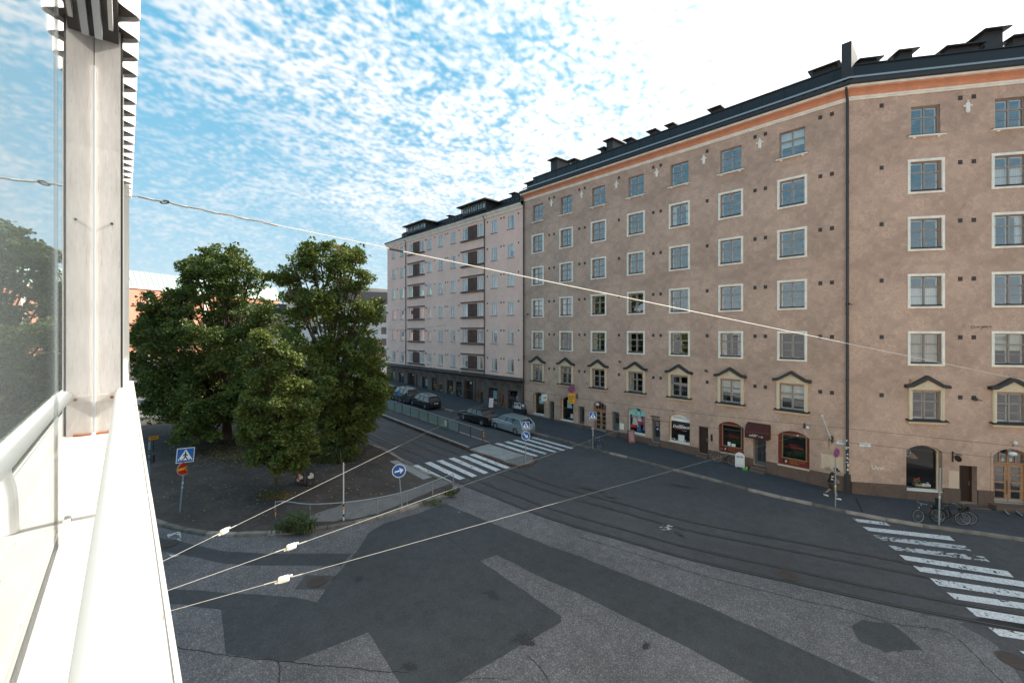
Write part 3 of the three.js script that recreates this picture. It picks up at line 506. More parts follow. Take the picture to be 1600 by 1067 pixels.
// cornice, gutter, roof
part('cornice_band', sweep(pathAB, [[0, 24.02], [0.07, 24.02], [0.07, 24.10], [0.12, 24.12], [0.12, 24.24], [0.0, 24.24]]), M.trim, tanHouse);
part('cornice', sweep(pathAB, [[0.1, 24.24], [0.15, 24.24], [0.17, 24.32], [0.24, 24.43], [0.38, 24.52], [0.5, 24.55], [0.5, 24.62]]), M.orange, tanHouse);
part('fascia', sweep(pathAB, [[0.48, 24.62], [0.56, 24.62], [0.56, 24.75]]), M.trim, tanHouse);
part('gutter', sweep(pathAB, [[0.5, 24.75], [0.66, 24.75], [0.70, 24.80], [0.70, 24.97], [0.64, 24.97], [0.62, 24.85]]), M.roofDark, tanHouse);
part('roof', sweep(pathAB, [[0.64, 24.95], [-1.5, 26.0], [-1.5, 26.95], [-1.42, 26.95], [-1.42, 27.03], [-6, 27.3], [-11, 25.0], [-11, -2]]), M.roof, tanHouse);
part('snow_guard', [sweep(pathAB, [[0.2, 25.32], [0.2, 25.38], [0.16, 25.38]]), sweep(pathAB, [[0.1, 25.42], [0.1, 25.48], [0.06, 25.48]])], M.galv, tanHouse);
for (let i = 0; i < 46; i++) { const x = -28 + i * 0.62; part('roof_seam', bx(0.03, 0.05, 2.38).rotateX(Math.atan2(1.05, 2.14)), M.roof, tanHouse, [x, 25.50, -0.42]); }
for (let i = 0; i < 26; i++) { const o = part('roof_seam', bx(0.03, 0.05, 2.38).rotateX(Math.atan2(1.05, 2.14)), M.roof, tanHouse); put(o, true, 0.9 + i * 0.62, 25.50, -0.42); }
for (let i = 0; i < 20; i++) part('attic_seam', bx(0.03, 0.9, 0.03), M.roof, tanHouse, [-27.6 + i * 1.4, 26.46, -1.485]);
const capGeo = (w, d, h) => merge([bx(w, h, d, 0, h / 2, 0), ext(shp([[-w / 2 - 0.22, h + 0.02], [w / 2 + 0.22, h + 0.02], [w / 2 + 0.22, h + 0.09], [-w / 2 - 0.22, h + 0.09]]), d + 0.5, 0, -d / 2 - 0.25).rotateX(0.05)]);
for (const [px, w, top, d] of [[868, 0.9, 28.2, 2.2], [898, 0.5, 27.35, 0.6], [955, 0.7, 28.0, 2.0], [944, 0.4, 27.4, 0.5], [985, 0.5, 27.35, 0.6], [1022, 0.5, 27.35, 0.6], [1050, 0.4, 27.3, 0.5], [1120, 0.6, 27.3, 0.6], [1290, 1.3, 27.35, 0.5]]) { const x = fA(px, 250, -1.8)[0]; part('chimney', capGeo(w, d, top - 26), M.roofDark, tanHouse, [x, 26, -1.55 - d / 2]); }
part('fire_wall', bx(0.5, 2.2, 2.4, 0, 1.1, 0), M.roofDark, tanHouse, [-0.25, 25.9, -2.0]);
for (const [px, w, top, d] of [[1355, 0.9, 27.2, 0.5], [1412, 0.7, 27.45, 0.6], [1548, 0.9, 28.1, 1.6], [1500, 1.6, 27.35, 0.6], [1588, 0.6, 27.5, 0.6], [1680, 0.7, 28, 1.2]]) { const x = fB(px, 80, -1.8)[0]; put(part('chimney', capGeo(w, d, top - 26), M.roofDark, tanHouse), true, x, 26, -1.55 - d / 2); }
// rooms behind the windows, floors and partition
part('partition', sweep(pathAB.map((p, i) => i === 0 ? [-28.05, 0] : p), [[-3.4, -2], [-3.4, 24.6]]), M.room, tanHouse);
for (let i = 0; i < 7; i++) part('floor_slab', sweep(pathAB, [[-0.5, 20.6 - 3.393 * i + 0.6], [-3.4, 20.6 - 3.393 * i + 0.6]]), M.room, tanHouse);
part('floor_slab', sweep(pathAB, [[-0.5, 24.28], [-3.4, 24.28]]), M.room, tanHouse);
part('side_wall', bx(0.3, 27, 10.6, -27.95 , 11.5, -5.6), M.tan, tanHouse);
put(part('side_wall', bx(0.3, 28.5, 10.6, bEnd - 0.15, 12.3, -5.7), M.tan, tanHouse), true, 0, 0, 0);
// cross walls between flats
for (let i = 0; i < 6; i++) part('cross_wall', bx(0.12, 26, 2.88, (colsA[i] + colsA[i + 1]) / 2, 11.2, -1.95), M.room, tanHouse);
// downpipes
const dp = (x, z, y0, y1) => merge([cyl(0.075, 0.075, y1 - y0, 12, x, y0, z), ...[3, 7, 11, 15, 19].map(y => cyl(0.095, 0.095, 0.08, 12, x, y, z))]);
part('downpipe', [dp(-0.06, 0.16, 0.5, 24.0), bar(V3(-0.06, 24, 0.16), V3(-0.06, 24.7, 0.55), 0.07, 10), bx(0.3, 1.3, 0.2, -0.06, 0.6, 0.12)], M.pipe, tanHouse);
part('downpipe', [dp(-27.95, 0.14, 0.9, 24.0), bar(V3(-27.95, 24, 0.14), V3(-27.95, 24.7, 0.5), 0.07, 10)], M.pipe, tanHouse);
// flyposting on the downpipe
{ const r = rng(12); for (let i = 0; i < 14; i++) part('sticker', bx(0.06 + r() * 0.05, 0.05 + r() * 0.07, 0.004), [M.whiteDull, M.white, M.red][Math.floor(r() * 2.4)], tanHouse, [-0.06 + (r() - 0.5) * 0.1, 1.5 + r() * 1.9, 0.238], [0, 0, (r() - 0.5) * 0.6]); }
// repainted plaster fields by the corner
const paleTan = std({ map: renderTex([0.90, 0.80, 0.70], 0.2, 512), roughness: 0.93 }), stainTex = ntex(512, (u, v) => { const k = 0.62 + 0.3 * fbm(u * 6, v * 6, 4, 6); const w = step(0.5, 0.6, fbm(u * 14, v * 14, 4, 14)); return [0.80 * k + w * 0.10, 0.70 * k + w * 0.10, 0.63 * k + w * 0.1]; }, 2);
const stained = std({ map: stainTex, roughness: 0.95 });
const field = (B, x0, x1, y0, y1, m, seed) => { const r = rng(seed), e = []; const n = 9; for (let i = 0; i < n; i++) e.push([x0 + (x1 - x0) * i / n, y0 + r() * 0.05]); for (let i = 0; i < n; i++) e.push([x1 + r() * 0.03, y0 + (y1 - y0) * i / n]); for (let i = 0; i < n; i++) e.push([x1 + (x0 - x1) * i / n, y1 - r() * 0.03]); for (let i = 0; i < n; i++) e.push([x0 - r() * 0.03, y1 + (y0 - y1) * i / n]); put(part('plaster_patch', ext(shp(e), 0.006), m, tanHouse), B, 0, 0, 0); };
{ const a = fA(1284, 708), b = fA(1318, 738); field(false, a[0], b[0], b[1], a[1], paleTan, 3); const c = fA(1288, 728), d = fA(1300, 737); put(part('stain', ext(shp(Array.from({ length: 22 }, (_, i) => { const t = i / 22 * 6.283, k = 0.75 + 0.35 * NT[i * 9]; return [(c[0] + d[0]) / 2 + Math.cos(t) * (d[0] - c[0]) / 2 * k, (c[1] + d[1]) / 2 + Math.sin(t) * (c[1] - d[1]) / 2 * k]; })), 0.004, 0, 0.006), stained, tanHouse), false, 0, 0, 0);
  const e = fB(1361, 719), f = fB(1396, 748); field(true, e[0], f[0], f[1], e[1], M.tan, 5); const g = fB(1484, 735), h = fB(1499, 775); field(true, g[0], h[0], h[1], g[1], paleTan, 7);
  const i = fA(968.5, 660.5), j = fA(974.8, 672); field(false, i[0], j[0], j[1], i[1], M.trim, 9); }
{ const w = canvasMat(256, 160, (g, W, H) => { g.clearRect(0, 0, W, H); g.strokeStyle = '#e8e2da'; g.lineWidth = 9; g.beginPath(); g.moveTo(20, 30); g.bezierCurveTo(30, 140, 90, 120, 80, 40); g.moveTo(70, 90); g.bezierCurveTo(110, 50, 130, 70, 110, 110); g.moveTo(120, 110); g.lineTo(170, 60); g.moveTo(165, 115); g.bezierCurveTo(175, 70, 215, 60, 230, 80); g.moveTo(170, 90); g.lineTo(225, 95); g.stroke(); }, { alphaTest: 0.5, roughness: 0.8 });
  const a = fB(1361, 722), b = fB(1384, 740); put(part('graffiti', new THREE.PlaneGeometry(b[0] - a[0], a[1] - b[1]).translate((a[0] + b[0]) / 2, (a[1] + b[1]) / 2, 0.012), w, tanHouse), true, 0, 0, 0); }

// rust and rain runs seen below the flag pole bracket, beside a sill and at the third floor of the other wing
{
  const run = (seed, W, H, n, col) => canvasMat(W, H, (g) => { g.clearRect(0, 0, W, H); const r = rng(seed); g.fillStyle = col; for (let i = 0; i < n; i++) { const x = W * (0.12 + 0.76 * r()), l = H * (0.35 + 0.65 * r()), w = 3 + r() * 12; g.beginPath(); g.moveTo(x - w, 0); g.lineTo(x + w, 0); g.quadraticCurveTo(x + w * 0.6, l * 0.6, x + 1.5, l); g.lineTo(x - 1.5, l); g.fill(); } }, { alphaTest: 0.5, roughness: 0.95 });
  const smear = canvasMat(256, 96, (g) => { g.clearRect(0, 0, 256, 96); const r = rng(61); g.fillStyle = '#6f5a50'; for (let i = 0; i < 60; i++) { g.beginPath(); g.ellipse(r() * 256, 20 + r() * r() * 70, 3 + r() * 14, 2 + r() * 5, r(), 0, 7); g.fill(); } }, { alphaTest: 0.5, roughness: 0.95 });
  const deco = (B, px, py, w, h, m) => { const p = B ? fB(px, py) : fA(px, py); put(part('wall_stain', plane(w, h, p[0], p[1], 0.009), m, tanHouse), B, 0, 0, 0); };
  deco(false, 1300, 696, 0.42, 0.85, run(3, 96, 160, 3, '#857062')); deco(true, 1534, 512, 1.0, 0.32, smear); deco(false, 1165, 592, 0.22, 0.7, run(8, 64, 160, 4, '#8a705f')); deco(false, 917, 602, 0.5, 0.5, run(12, 96, 120, 4, '#8d7767')); deco(true, 1423, 600, 0.2, 0.6, run(15, 64, 160, 4, '#8a705f'));
}
// --- shop fronts and doors
function shopGlass(B, o, name, z, bm, extra) {
  const [a, b, y0, y1, rise] = o, g = sub(name, tanHouse), cx = (a + b) / 2;
  const s = archShape(a, b, y0, y1, rise); s.holes.push(archHole(a + 0.07, b - 0.07, y0 + 0.07, y1 - 0.07, rise * 0.95));
  part('frame', ext(s, 0.07, 0, z - 0.035, 1, 12), bm, g);
  part('pane', ext(archShape(a + 0.05, b - 0.05, y0 + 0.05, y1 - 0.05, rise * 0.95), 0.006, 0, z, 1, 12), M.shopGlass, g);
  part('sill', bx(b - a - 0.01, 0.05, 0.34 + z * 0 , cx, y0 + 0.03, -0.14), M.trim, g);
  if (extra) extra(g, cx, a, b, y0, y1);
  put(g, B, 0, 0, 0); return g;
}
const clear = (o) => ({ alphaTest: 0.4, transparent: false, ...o });
function crossPoster() { return canvasMat(128, 150, (g, W, H) => { g.fillStyle = '#a9d7de'; g.fillRect(0, 0, W, H); g.fillStyle = '#1d2a30'; g.fillRect(22, 38, 14, 44); g.fillRect(66, 38, 14, 44); g.save(); g.translate(40, 60); g.beginPath(); g.moveTo(-4, 0); g.lineTo(16, -22); g.lineTo(26, -22); g.lineTo(6, 0); g.lineTo(26, 22); g.lineTo(16, 22); g.fill(); g.restore(); g.beginPath(); g.moveTo(80, 60); g.lineTo(98, 38); g.lineTo(110, 38); g.lineTo(92, 60); g.lineTo(110, 82); g.lineTo(98, 82); g.fill(); g.fillStyle = '#44616a'; g.fillRect(24, 112, 84, 5); }); }
const poster = crossPoster();
const inShelf = (g, cx, a, b, y0) => { part('display_plinth', bx(b - a - 0.3, 0.35, 0.4, cx, y0 - 0.1, -0.75), M.room, g); };
shopGlass(false, shopA.salon1, 'shop_window', -0.3, M.trimDull, (g, cx, a, b, y0, y1) => { part('poster', plane(0.62, 0.78, cx + 0.1, y1 - 0.85, -0.33), poster, g); inShelf(g, cx, a, b, y0); });
shopGlass(false, shopA.salon2, 'shop_window', -0.3, M.trimDull, (g, cx, a, b, y0, y1) => { part('poster', plane(0.62, 0.78, cx + 0.1, y1 - 0.75, -0.33), poster, g); part('price_card', plane(0.3, 0.42, cx + 0.35, y0 + 0.5, -0.33), M.white, g); inShelf(g, cx, a, b, y0); });
// boutique: turquoise lettered band, garments behind
const boutBand = canvasMat(512, 220, (g, W, H) => { g.fillStyle = '#9edcd8'; g.fillRect(0, 0, W, H); g.fillStyle = '#14181a'; g.font = '110px serif'; g.textAlign = 'center'; g.fillText('N', 210, 190); g.font = '130px serif'; g.fillText('T', 320, 178); g.beginPath(); g.ellipse(270, 72, 40, 22, 0, 0, 7); g.fill(); g.fillRect(225, 34, 90, 20); g.beginPath(); g.moveTo(215, 30); g.lineTo(260, 52); g.lineTo(215, 64); g.fill(); g.beginPath(); g.moveTo(325, 30); g.lineTo(282, 52); g.lineTo(325, 64); g.fill(); });
const archUV = (geo, a, b, y0, y1) => { const p = geo.attributes.position, u = geo.attributes.uv; for (let i = 0; i < p.count; i++) u.setXY(i, (p.getX(i) - a) / (b - a), (p.getY(i) - y0) / (y1 - y0)); return geo; };
function garment(g, x, y, z, w, h, m) { const s = shp([[-0.1 * w, h * 0.5], [0.1 * w, h * 0.5], [0.34 * w, h * 0.44], [0.5 * w, h * 0.18], [0.36 * w, h * 0.12], [0.28 * w, h * 0.24], [0.3 * w, -h * 0.1], [0.46 * w, -h * 0.5], [-0.46 * w, -h * 0.5], [-0.3 * w, -h * 0.1], [-0.28 * w, h * 0.24], [-0.36 * w, h * 0.12], [-0.5 * w, h * 0.18], [-0.34 * w, h * 0.44]]); part('garment', ext(s, 0.12, 0.04, 0), m, g, [x, y, z]); }
const cloth = (r, gg, b) => std({ color: lin(r, gg, b), roughness: 0.95 });
const CL = [cloth(0.7, 0.72, 0.74), cloth(0.55, 0.03, 0.04), cloth(0.06, 0.2, 0.42), cloth(0.25, 0.22, 0.36), cloth(0.03, 0.03, 0.03)];
shopGlass(false, shopA.boutique, 'shop_window', -0.3, std({ color: lin(0.55, 0.75, 0.74), roughness: 0.5 }), (g, cx, a, b, y0, y1) => {
  part('lettered_band', archUV(ext(archShape(a + 0.06, b - 0.06, y1 - 0.72, y1 - 0.06, 0.3), 0.004, 0, -0.29, 1, 10), a, b, y1 - 0.72, y1 - 0.06), boutBand, g);
  garment(g, cx - 0.55, y0 + 1.05, -0.85, 0.62, 1.1, CL[0]); garment(g, cx + 0.02, y0 + 1.2, -0.75, 0.5, 0.9, CL[1]); garment(g, cx + 0.02, y0 + 1.3, -0.6, 0.3, 0.5, CL[0]); garment(g, cx + 0.5, y0 + 0.85, -0.8, 0.5, 1.2, CL[3]); garment(g, cx - 0.2, y0 + 0.55, -0.9, 0.4, 0.9, CL[2]); part('red_box', bx(0.5, 0.2, 0.3, cx - 0.55, y0 + 0.5, -0.6), CL[1], g); inShelf(g, cx, a, b, y0);
});
const hairBand = canvasMat(512, 190, (g, W, H) => { g.fillStyle = '#ffffff'; g.fillRect(0, 0, W, H); g.fillStyle = '#47423f'; strokes(g, 90, 84, 330, 34, 14, 1); });
const hairText = canvasMat(512, 400, (g, W, H) => { g.clearRect(0, 0, W, H); g.fillStyle = '#f1eeea'; g.strokeStyle = '#f1eeea'; g.font = 'italic bold 116px serif'; g.textAlign = 'center'; g.lineWidth = 3; g.save(); g.translate(W / 2, 150); g.rotate(-0.04); g.fillText('Dollface', 0, 0); g.strokeText('Dollface', 0, 0); g.restore(); g.fillStyle = '#c22a3c'; g.beginPath(); g.moveTo(70, 186); g.quadraticCurveTo(260, 160, 440, 176); g.quadraticCurveTo(260, 182, 70, 200); g.fill(); g.fillStyle = '#e9e9e6'; strokes(g, 290, 206, 150, 14, 9, 2); }, clear());
const cornerLace = canvasMat(512, 90, (g, W, H) => { g.clearRect(0, 0, W, H); g.fillStyle = '#eeeae6'; const r = rng(4); for (let i = 0; i < 46; i++) { const x = r() * W, y = 88 - r() * r() * 60; g.beginPath(); g.ellipse(x, y, 5 + r() * 9, 3 + r() * 6, r() * 3, 0, 7); g.fill(); } }, clear());
shopGlass(false, shopA.hair, 'shop_window', -0.3, M.trimDull, (g, cx, a, b, y0, y1) => {
  part('lettered_band', archUV(ext(archShape(a + 0.06, b - 0.06, y1 - 0.66, y1 - 0.06, 0.3), 0.004, 0, -0.29, 1, 10), a, b, y1 - 0.66, y1 - 0.06), hairBand, g);
  part('lettering', plane(b - a - 0.3, (b - a - 0.3) * 0.78, cx, y0 + 1.0, -0.29), hairText, g); part('price_list', plane(0.52, 0.5, cx + 0.02, y0 + 0.36, -0.32), M.white, g); part('lace_decoration', plane(b - a - 0.2, 0.3, cx, y0 + 0.22, -0.288), cornerLace, g); inShelf(g, cx, a, b, y0);
});
const redText = canvasMat(512, 512, (g, W, H) => { g.clearRect(0, 0, W, H); g.fillStyle = '#8a2b1c'; strokes(g, 140, 172, 230, 36, 9, 3); strokes(g, 40, 226, 430, 56, 13, 4); g.strokeStyle = '#2c5a24'; g.lineWidth = 6; const r = rng(9); for (let i = 0; i < 30; i++) { const x = r() * W, y = 330 + r() * 150; g.beginPath(); g.moveTo(x, y + 30); g.quadraticCurveTo(x + 10, y, x + (r() - 0.5) * 40, y - 30); g.stroke(); } }, clear());
const redFoot = canvasMat(512, 110, (g, W, H) => { g.fillStyle = '#6f1a1c'; g.fillRect(0, 0, W, H); g.fillStyle = '#111'; g.fillRect(40, 8, 92, 94); g.fillStyle = '#cfc6b8'; g.beginPath(); g.ellipse(92, 60, 22, 30, 0.3, 0, 7); g.fill(); g.fillStyle = '#c0401f'; g.beginPath(); g.arc(78, 66, 16, 0, 7); g.fill(); g.fillStyle = '#a3702f'; strokes(g, 165, 20, 270, 28, 11, 5); strokes(g, 165, 64, 170, 28, 7, 6); });
for (const [k, papers] of [['red1', true], ['red2', false]]) {
  const [a, b, y0, y1, rise] = shopA[k], g = sub('shop_window', tanHouse), cx = (a + b) / 2, gx0 = a + 0.26, gx1 = b - 0.22, gy0 = y0 + 0.52, gy1 = y1 - 0.3;
  const s = archShape(a, b, y0, y1, rise); s.holes.push(rectHole(gx0, gx1, gy0, gy1)); part('red_panel', ext(s, 0.08, 0, -0.2, 1, 12), M.red, g);
  const gw = gx1 - gx0, gh = gy1 - gy0; part('gilt_frame', ring(gw + 0.1, gh + 0.1, 0.06, 0.05, -0.14).translate((gx0 + gx1) / 2, (gy0 + gy1) / 2, 0), M.gold, g);
  part('pane', bx(gw, gh, 0.006, (gx0 + gx1) / 2, (gy0 + gy1) / 2, -0.16), M.shopGlass, g); part('lettering', plane(gw - 0.1, gw - 0.1, (gx0 + gx1) / 2, (gy0 + gy1) / 2 - 0.05, -0.152), redText, g);
  part('lettered_foot', plane(b - a - 0.2, (b - a - 0.2) * 0.21, cx + 0.05, y0 + 0.28, -0.117), redFoot, g);
  if (papers) { part('notice', plane(0.2, 0.28, gx0 + 0.42, gy0 + 0.16, -0.151), M.white, g); part('notice', plane(0.28, 0.2, gx0 + 0.72, gy0 + 0.12, -0.151), M.white, g); }
  part('sill', bx(b - a + 0.02, 0.06, 0.3, cx, y0 + 0.0, -0.05), M.trimDull, g);
}
// big dark window on the other wing
shopGlass(true, shopB.window, 'shop_window', -0.34, M.trimDull, (g, cx, a, b, y0, y1) => {
  part('typewriter', [bx(0.42, 0.1, 0.34, cx + 0.15, y0 + 0.17, -0.75), bx(0.36, 0.12, 0.12, cx + 0.15, y0 + 0.28, -0.85)], std({ color: lin(0.5, 0.45, 0.25), roughness: 0.6 }), g); part('flowers', Array.from({ length: 9 }, (_, i) => new THREE.SphereGeometry(0.04, 6, 5).translate(cx + NT[i] * 0.3, y0 + 0.42 + NT[i + 40] * 0.14, -0.8)), std({ color: lin(0.6, 0.12, 0.03), roughness: 0.9 }), g);
  part('cups', Array.from({ length: 8 }, (_, i) => cyl(0.05, 0.06, 0.12 + NT[i + 9] * 0.14, 10, b - 0.25 - (i % 4) * 0.11, y0 + 0.12, -0.6 - (i >> 2) * 0.13)), M.white, g); part('lamp_shade', new THREE.ConeGeometry(0.24, 0.3, 14, 1, true).translate(cx + 0.1, y1 - 0.9, -1.1), std({ color: lin(0.3, 0.2, 0.12), side: THREE.DoubleSide }), g); part('ship_wheel', [new THREE.TorusGeometry(0.2, 0.03, 6, 20).translate(a + 0.35, y1 - 0.62, -0.5), bx(0.5, 0.03, 0.03, a + 0.35, y1 - 0.62, -0.5), bx(0.03, 0.5, 0.03, a + 0.35, y1 - 0.62, -0.5)], M.galv, g); inShelf(g, cx, a, b, y0 - 0.1);
});
// doors
function plainDoor(B, o, m, opts = {}) {
  const [a, b, y0, y1] = o, w = b - a, h = y1 - y0, g = sub('door', tanHouse), z = opts.z ?? -0.3;
  part('frame', [bx(0.07, h, 0.12, a + 0.035, y0 + h / 2, z), bx(0.07, h, 0.12, b - 0.035, y0 + h / 2, z), bx(w - 0.14, 0.07, 0.12, (a + b) / 2, y1 - 0.035, z)], opts.frame ?? m, g);
  const lw = w - 0.15, lh = h - 0.08, s = rectShape(-lw / 2, lw / 2, 0, lh), ro = [];
  for (const [x0, x1, q0, q1] of opts.lights ?? []) { s.holes.push(rectHole(-lw / 2 + x0 * lw, -lw / 2 + x1 * lw, q0 * lh, q1 * lh)); ro.push([x0, x1, q0, q1]); }
  const leaf = part('leaf', ext(s, 0.05, 0, -0.025), m, g); leaf.position.set((a + b) / 2, y0 + 0.005, z);
  ro.forEach(([x0, x1, q0, q1]) => part('pane', bx((x1 - x0) * lw, (q1 - q0) * lh, 0.006, (a + b) / 2 - lw / 2 + (x0 + x1) / 2 * lw, y0 + (q0 + q1) / 2 * lh, z), M.glass, g));
  part('handle', bar(V3((a + b) / 2 + lw * 0.4, y0 + 0.95, z + 0.07), V3((a + b) / 2 + lw * 0.4, y0 + 1.2, z + 0.07), 0.015), M.steel, g);
  put(g, B, 0, 0, 0); return g;
}
const tall = [[0.14, 0.86, 0.12, 0.93]];
plainDoor(false, shopA.door1, M.greyDoor, { lights: tall }); plainDoor(false, shopA.door2, M.greyDoor, { lights: tall }); plainDoor(false, shopA.door3, M.greyDoor, { lights: [[0.16, 0.84, 0.4, 0.9]] });
const doorText = canvasMat(128, 256, (g) => { g.clearRect(0, 0, 128, 256); g.fillStyle = '#e6e6e4'; g.font = 'italic bold 24px serif'; g.textAlign = 'center'; g.fillText('Dollface', 64, 50); for (let i = 0; i < 5; i++) strokes(g, 34, 72 + i * 14, 60, 7, 9, i); g.fillStyle = '#d9d2ef'; g.beginPath(); g.arc(64, 178, 15, 0, 7); g.fill(); }, clear());
{ const g = plainDoor(false, shopA.door4, M.greyDoor, { lights: [[0.14, 0.86, 0.22, 0.94]] }), [a, b, y0, y1] = shopA.door4; part('lettering', plane(0.7, 1.4, (a + b) / 2, y0 + 1.35, -0.265), doorText, g); part('canopy_lamp', bx(0.7, 0.06, 0.22, (a + b) / 2, y1 + 0.18, 0.12), M.sheet, g); }
plainDoor(false, shopA.door5, M.brownDoor, { z: -0.18 }); plainDoor(false, shopA.entry, M.greyDoor, { z: -0.4, lights: [[0.12, 0.88, 0.1, 0.95]] });
plainDoor(true, shopB.side, M.brownDoor, { z: -0.42 });
{ const [a, , y0, y1] = shopB.side, g = sub('open_door_leaf', tanHouse); part('leaf', bx(0.55, y1 - y0 - 0.12, 0.05, 0.275, (y1 - y0) / 2, 0), std({ color: lin(0.06, 0.05, 0.045), roughness: 0.6 }), g); part('lock', [bx(0.04, 0.2, 0.02, 0.47, 1.15, 0.035), bx(0.04, 0.1, 0.02, 0.47, 1.45, 0.035)], M.steel, g); put(g, true, a + 0.07, y0, -0.1); g.rotation.y += 0.95; }
// wooden arched gates
function archGate(B, o, leaves, name, letters) {
  const [a, b, y0, y1, rise] = o, g = sub('wooden_gate', tanHouse), z = -0.24, cx = (a + b) / 2, h = y1 - y0, ty = y0 + h * 0.70;
  const s = archShape(a, b, y0, y1, rise), fr = 0.09; s.holes.push(rectHole(a + fr, b - fr, y0 + 0.02, ty)); s.holes.push(archHole(a + fr, b - fr, ty + 0.09, y1 - 0.08, rise * 0.82)); part('frame', ext(s, 0.12, 0, z - 0.06, 1, 12), M.wood, g);
  part('fanlight', ext(archShape(a + fr, b - fr, ty + 0.09, y1 - 0.08, rise * 0.82), 0.006, 0, z, 1, 12), M.glass, g);
  const bars = []; for (let i = 1; i < 4; i++) bars.push(bx(0.05, y1 - ty - 0.2, 0.06, a + fr + (b - a - 2 * fr) * i / 4, (ty + y1) / 2 - 0.03, z + 0.012)); part('glazing_bar', bars, M.wood, g);
  const W = (b - a - 2 * fr) / leaves, H = ty - y0 - 0.04;
  for (let l = 0; l < leaves; l++) {
    const x0 = a + fr + l * W, sh = rectShape(x0 + 0.006, x0 + W - 0.006, y0 + 0.025, y0 + H + 0.02), mx = W * 0.2;
    for (let i = 0; i < 4; i++) sh.holes.push(rectHole(x0 + mx, x0 + W - mx, y0 + 0.2 + (H - 0.26) * i / 4 + 0.03, y0 + 0.2 + (H - 0.26) * (i + 1) / 4 - 0.05));
    part('leaf', ext(sh, 0.06, 0, z - 0.03), M.wood, g);
    for (let i = 0; i < 4; i++) part('pane', bx(W - 2 * mx + 0.02, (H - 0.26) / 4 - 0.06, 0.006, x0 + W / 2, y0 + 0.19 + (H - 0.26) * (i + 0.5) / 4, z), M.glass, g);
    part('kick_plate', bx(W - 0.06, 0.14, 0.012, x0 + W / 2, y0 + 0.11, z + 0.038), M.galv, g);
  }
  part('pull_handle', [bar(V3(cx - 0.06, y0 + 0.5, z + 0.09), V3(cx - 0.06, y0 + 1.3, z + 0.09), 0.018), bar(V3(cx + 0.14, y0 + 0.85, z + 0.09), V3(cx + 0.14, y0 + 1.15, z + 0.09), 0.014)], M.pipe, g);
  if (letters) part('lettering', plane(1.0, 0.3, cx - 0.02, ty + 0.26, z + 0.02), canvasMat(256, 77, (q) => { q.clearRect(0, 0, 256, 77); q.fillStyle = '#e9e7e0'; q.font = 'bold 66px serif'; q.textAlign = 'center'; q.fillText(letters[0], 80, 62); q.fillText(letters[1], 176, 62); }, clear()), g);
  const lx = letters ? cx + 0.05 : cx - 0.22; part('globe_lamp', new THREE.SphereGeometry(0.16, 16, 12).scale(1.25, 0.8, 1).translate(lx, y1 - 0.28, 0.05), M.white, g); part('lamp_arm', bar(V3(lx, y1 - 0.15, 0.05), V3(lx, y1 + 0.05, -0.02), 0.02), M.pipe, g);
  put(g, B, 0, 0, 0);
}
archGate(false, shopA.gate, 2, 'a', null); archGate(true, shopB.gate, 2, 'b', ['S', 'B']);
// bell plate by the brown door
{ const p = fA(1112.5, 684); part('bell_panel', [bx(0.13, 0.5, 0.04, p[0], p[1], 0.02), cyl(0.02, 0.02, 0.03, 8).rotateX(Math.PI / 2).translate(p[0], p[1] + 0.1, 0.04)], M.black, tanHouse); }
// things fixed to the facade
{
  const p = fA(1187, 664), [a, b] = [fA(1169, 664)[0], fA(1205, 664)[0]];
  const aw = thing('awning', 'dark red fabric awning with pale lettering over a shop doorway', 'awning', worldA((a + b) / 2, 0, 0.0), ROT_A);
  const w = b - a, yt = p[1] + 0.12, prof = [[0.02, yt], [0.42, yt - 0.18], [0.66, yt - 0.55], [0.66, yt - 0.98]];
  const g = merge([sweep([[-w / 2, 0], [w / 2, 0]], prof), ...[-1, 1].map(s => { const q = new THREE.ShapeGeometry(shp([...prof.map(([o, y]) => [o, y]), [0.02, yt - 0.98]])); q.rotateY(-Math.PI / 2); return q.translate(s * w / 2, 0, 0); })]);
  part('canopy', g, std({ color: lin(0.075, 0.018, 0.018), roughness: 0.95, side: THREE.DoubleSide }), aw);
  part('rib', [0.25, 0.5, 0.75].map(t => bx(w + 0.01, 0.025, 0.025, 0, yt - 0.1 - t * 0.4, 0.2 + t * 0.46)), std({ color: lin(0.05, 0.012, 0.012), roughness: 0.9 }), aw);
  part('lettering', plane(w * 0.62, w * 0.62 * 0.26, 0, yt - 0.76, 0.667), canvasMat(512, 132, (q) => { q.clearRect(0, 0, 512, 132); q.fillStyle = '#e6d9cf'; strokes(q, 110, 14, 220, 30, 9, 7); strokes(q, 10, 58, 490, 56, 13, 8); }, clear()), aw);
}
function facadeThing(name, label, cat, p, B, y) { const w = B ? worldB(p[0], y ?? 0, 0) : worldA(p[0], y ?? 0, 0); return thing(name, label, cat, w, B ? ROT_B : ROT_A); }
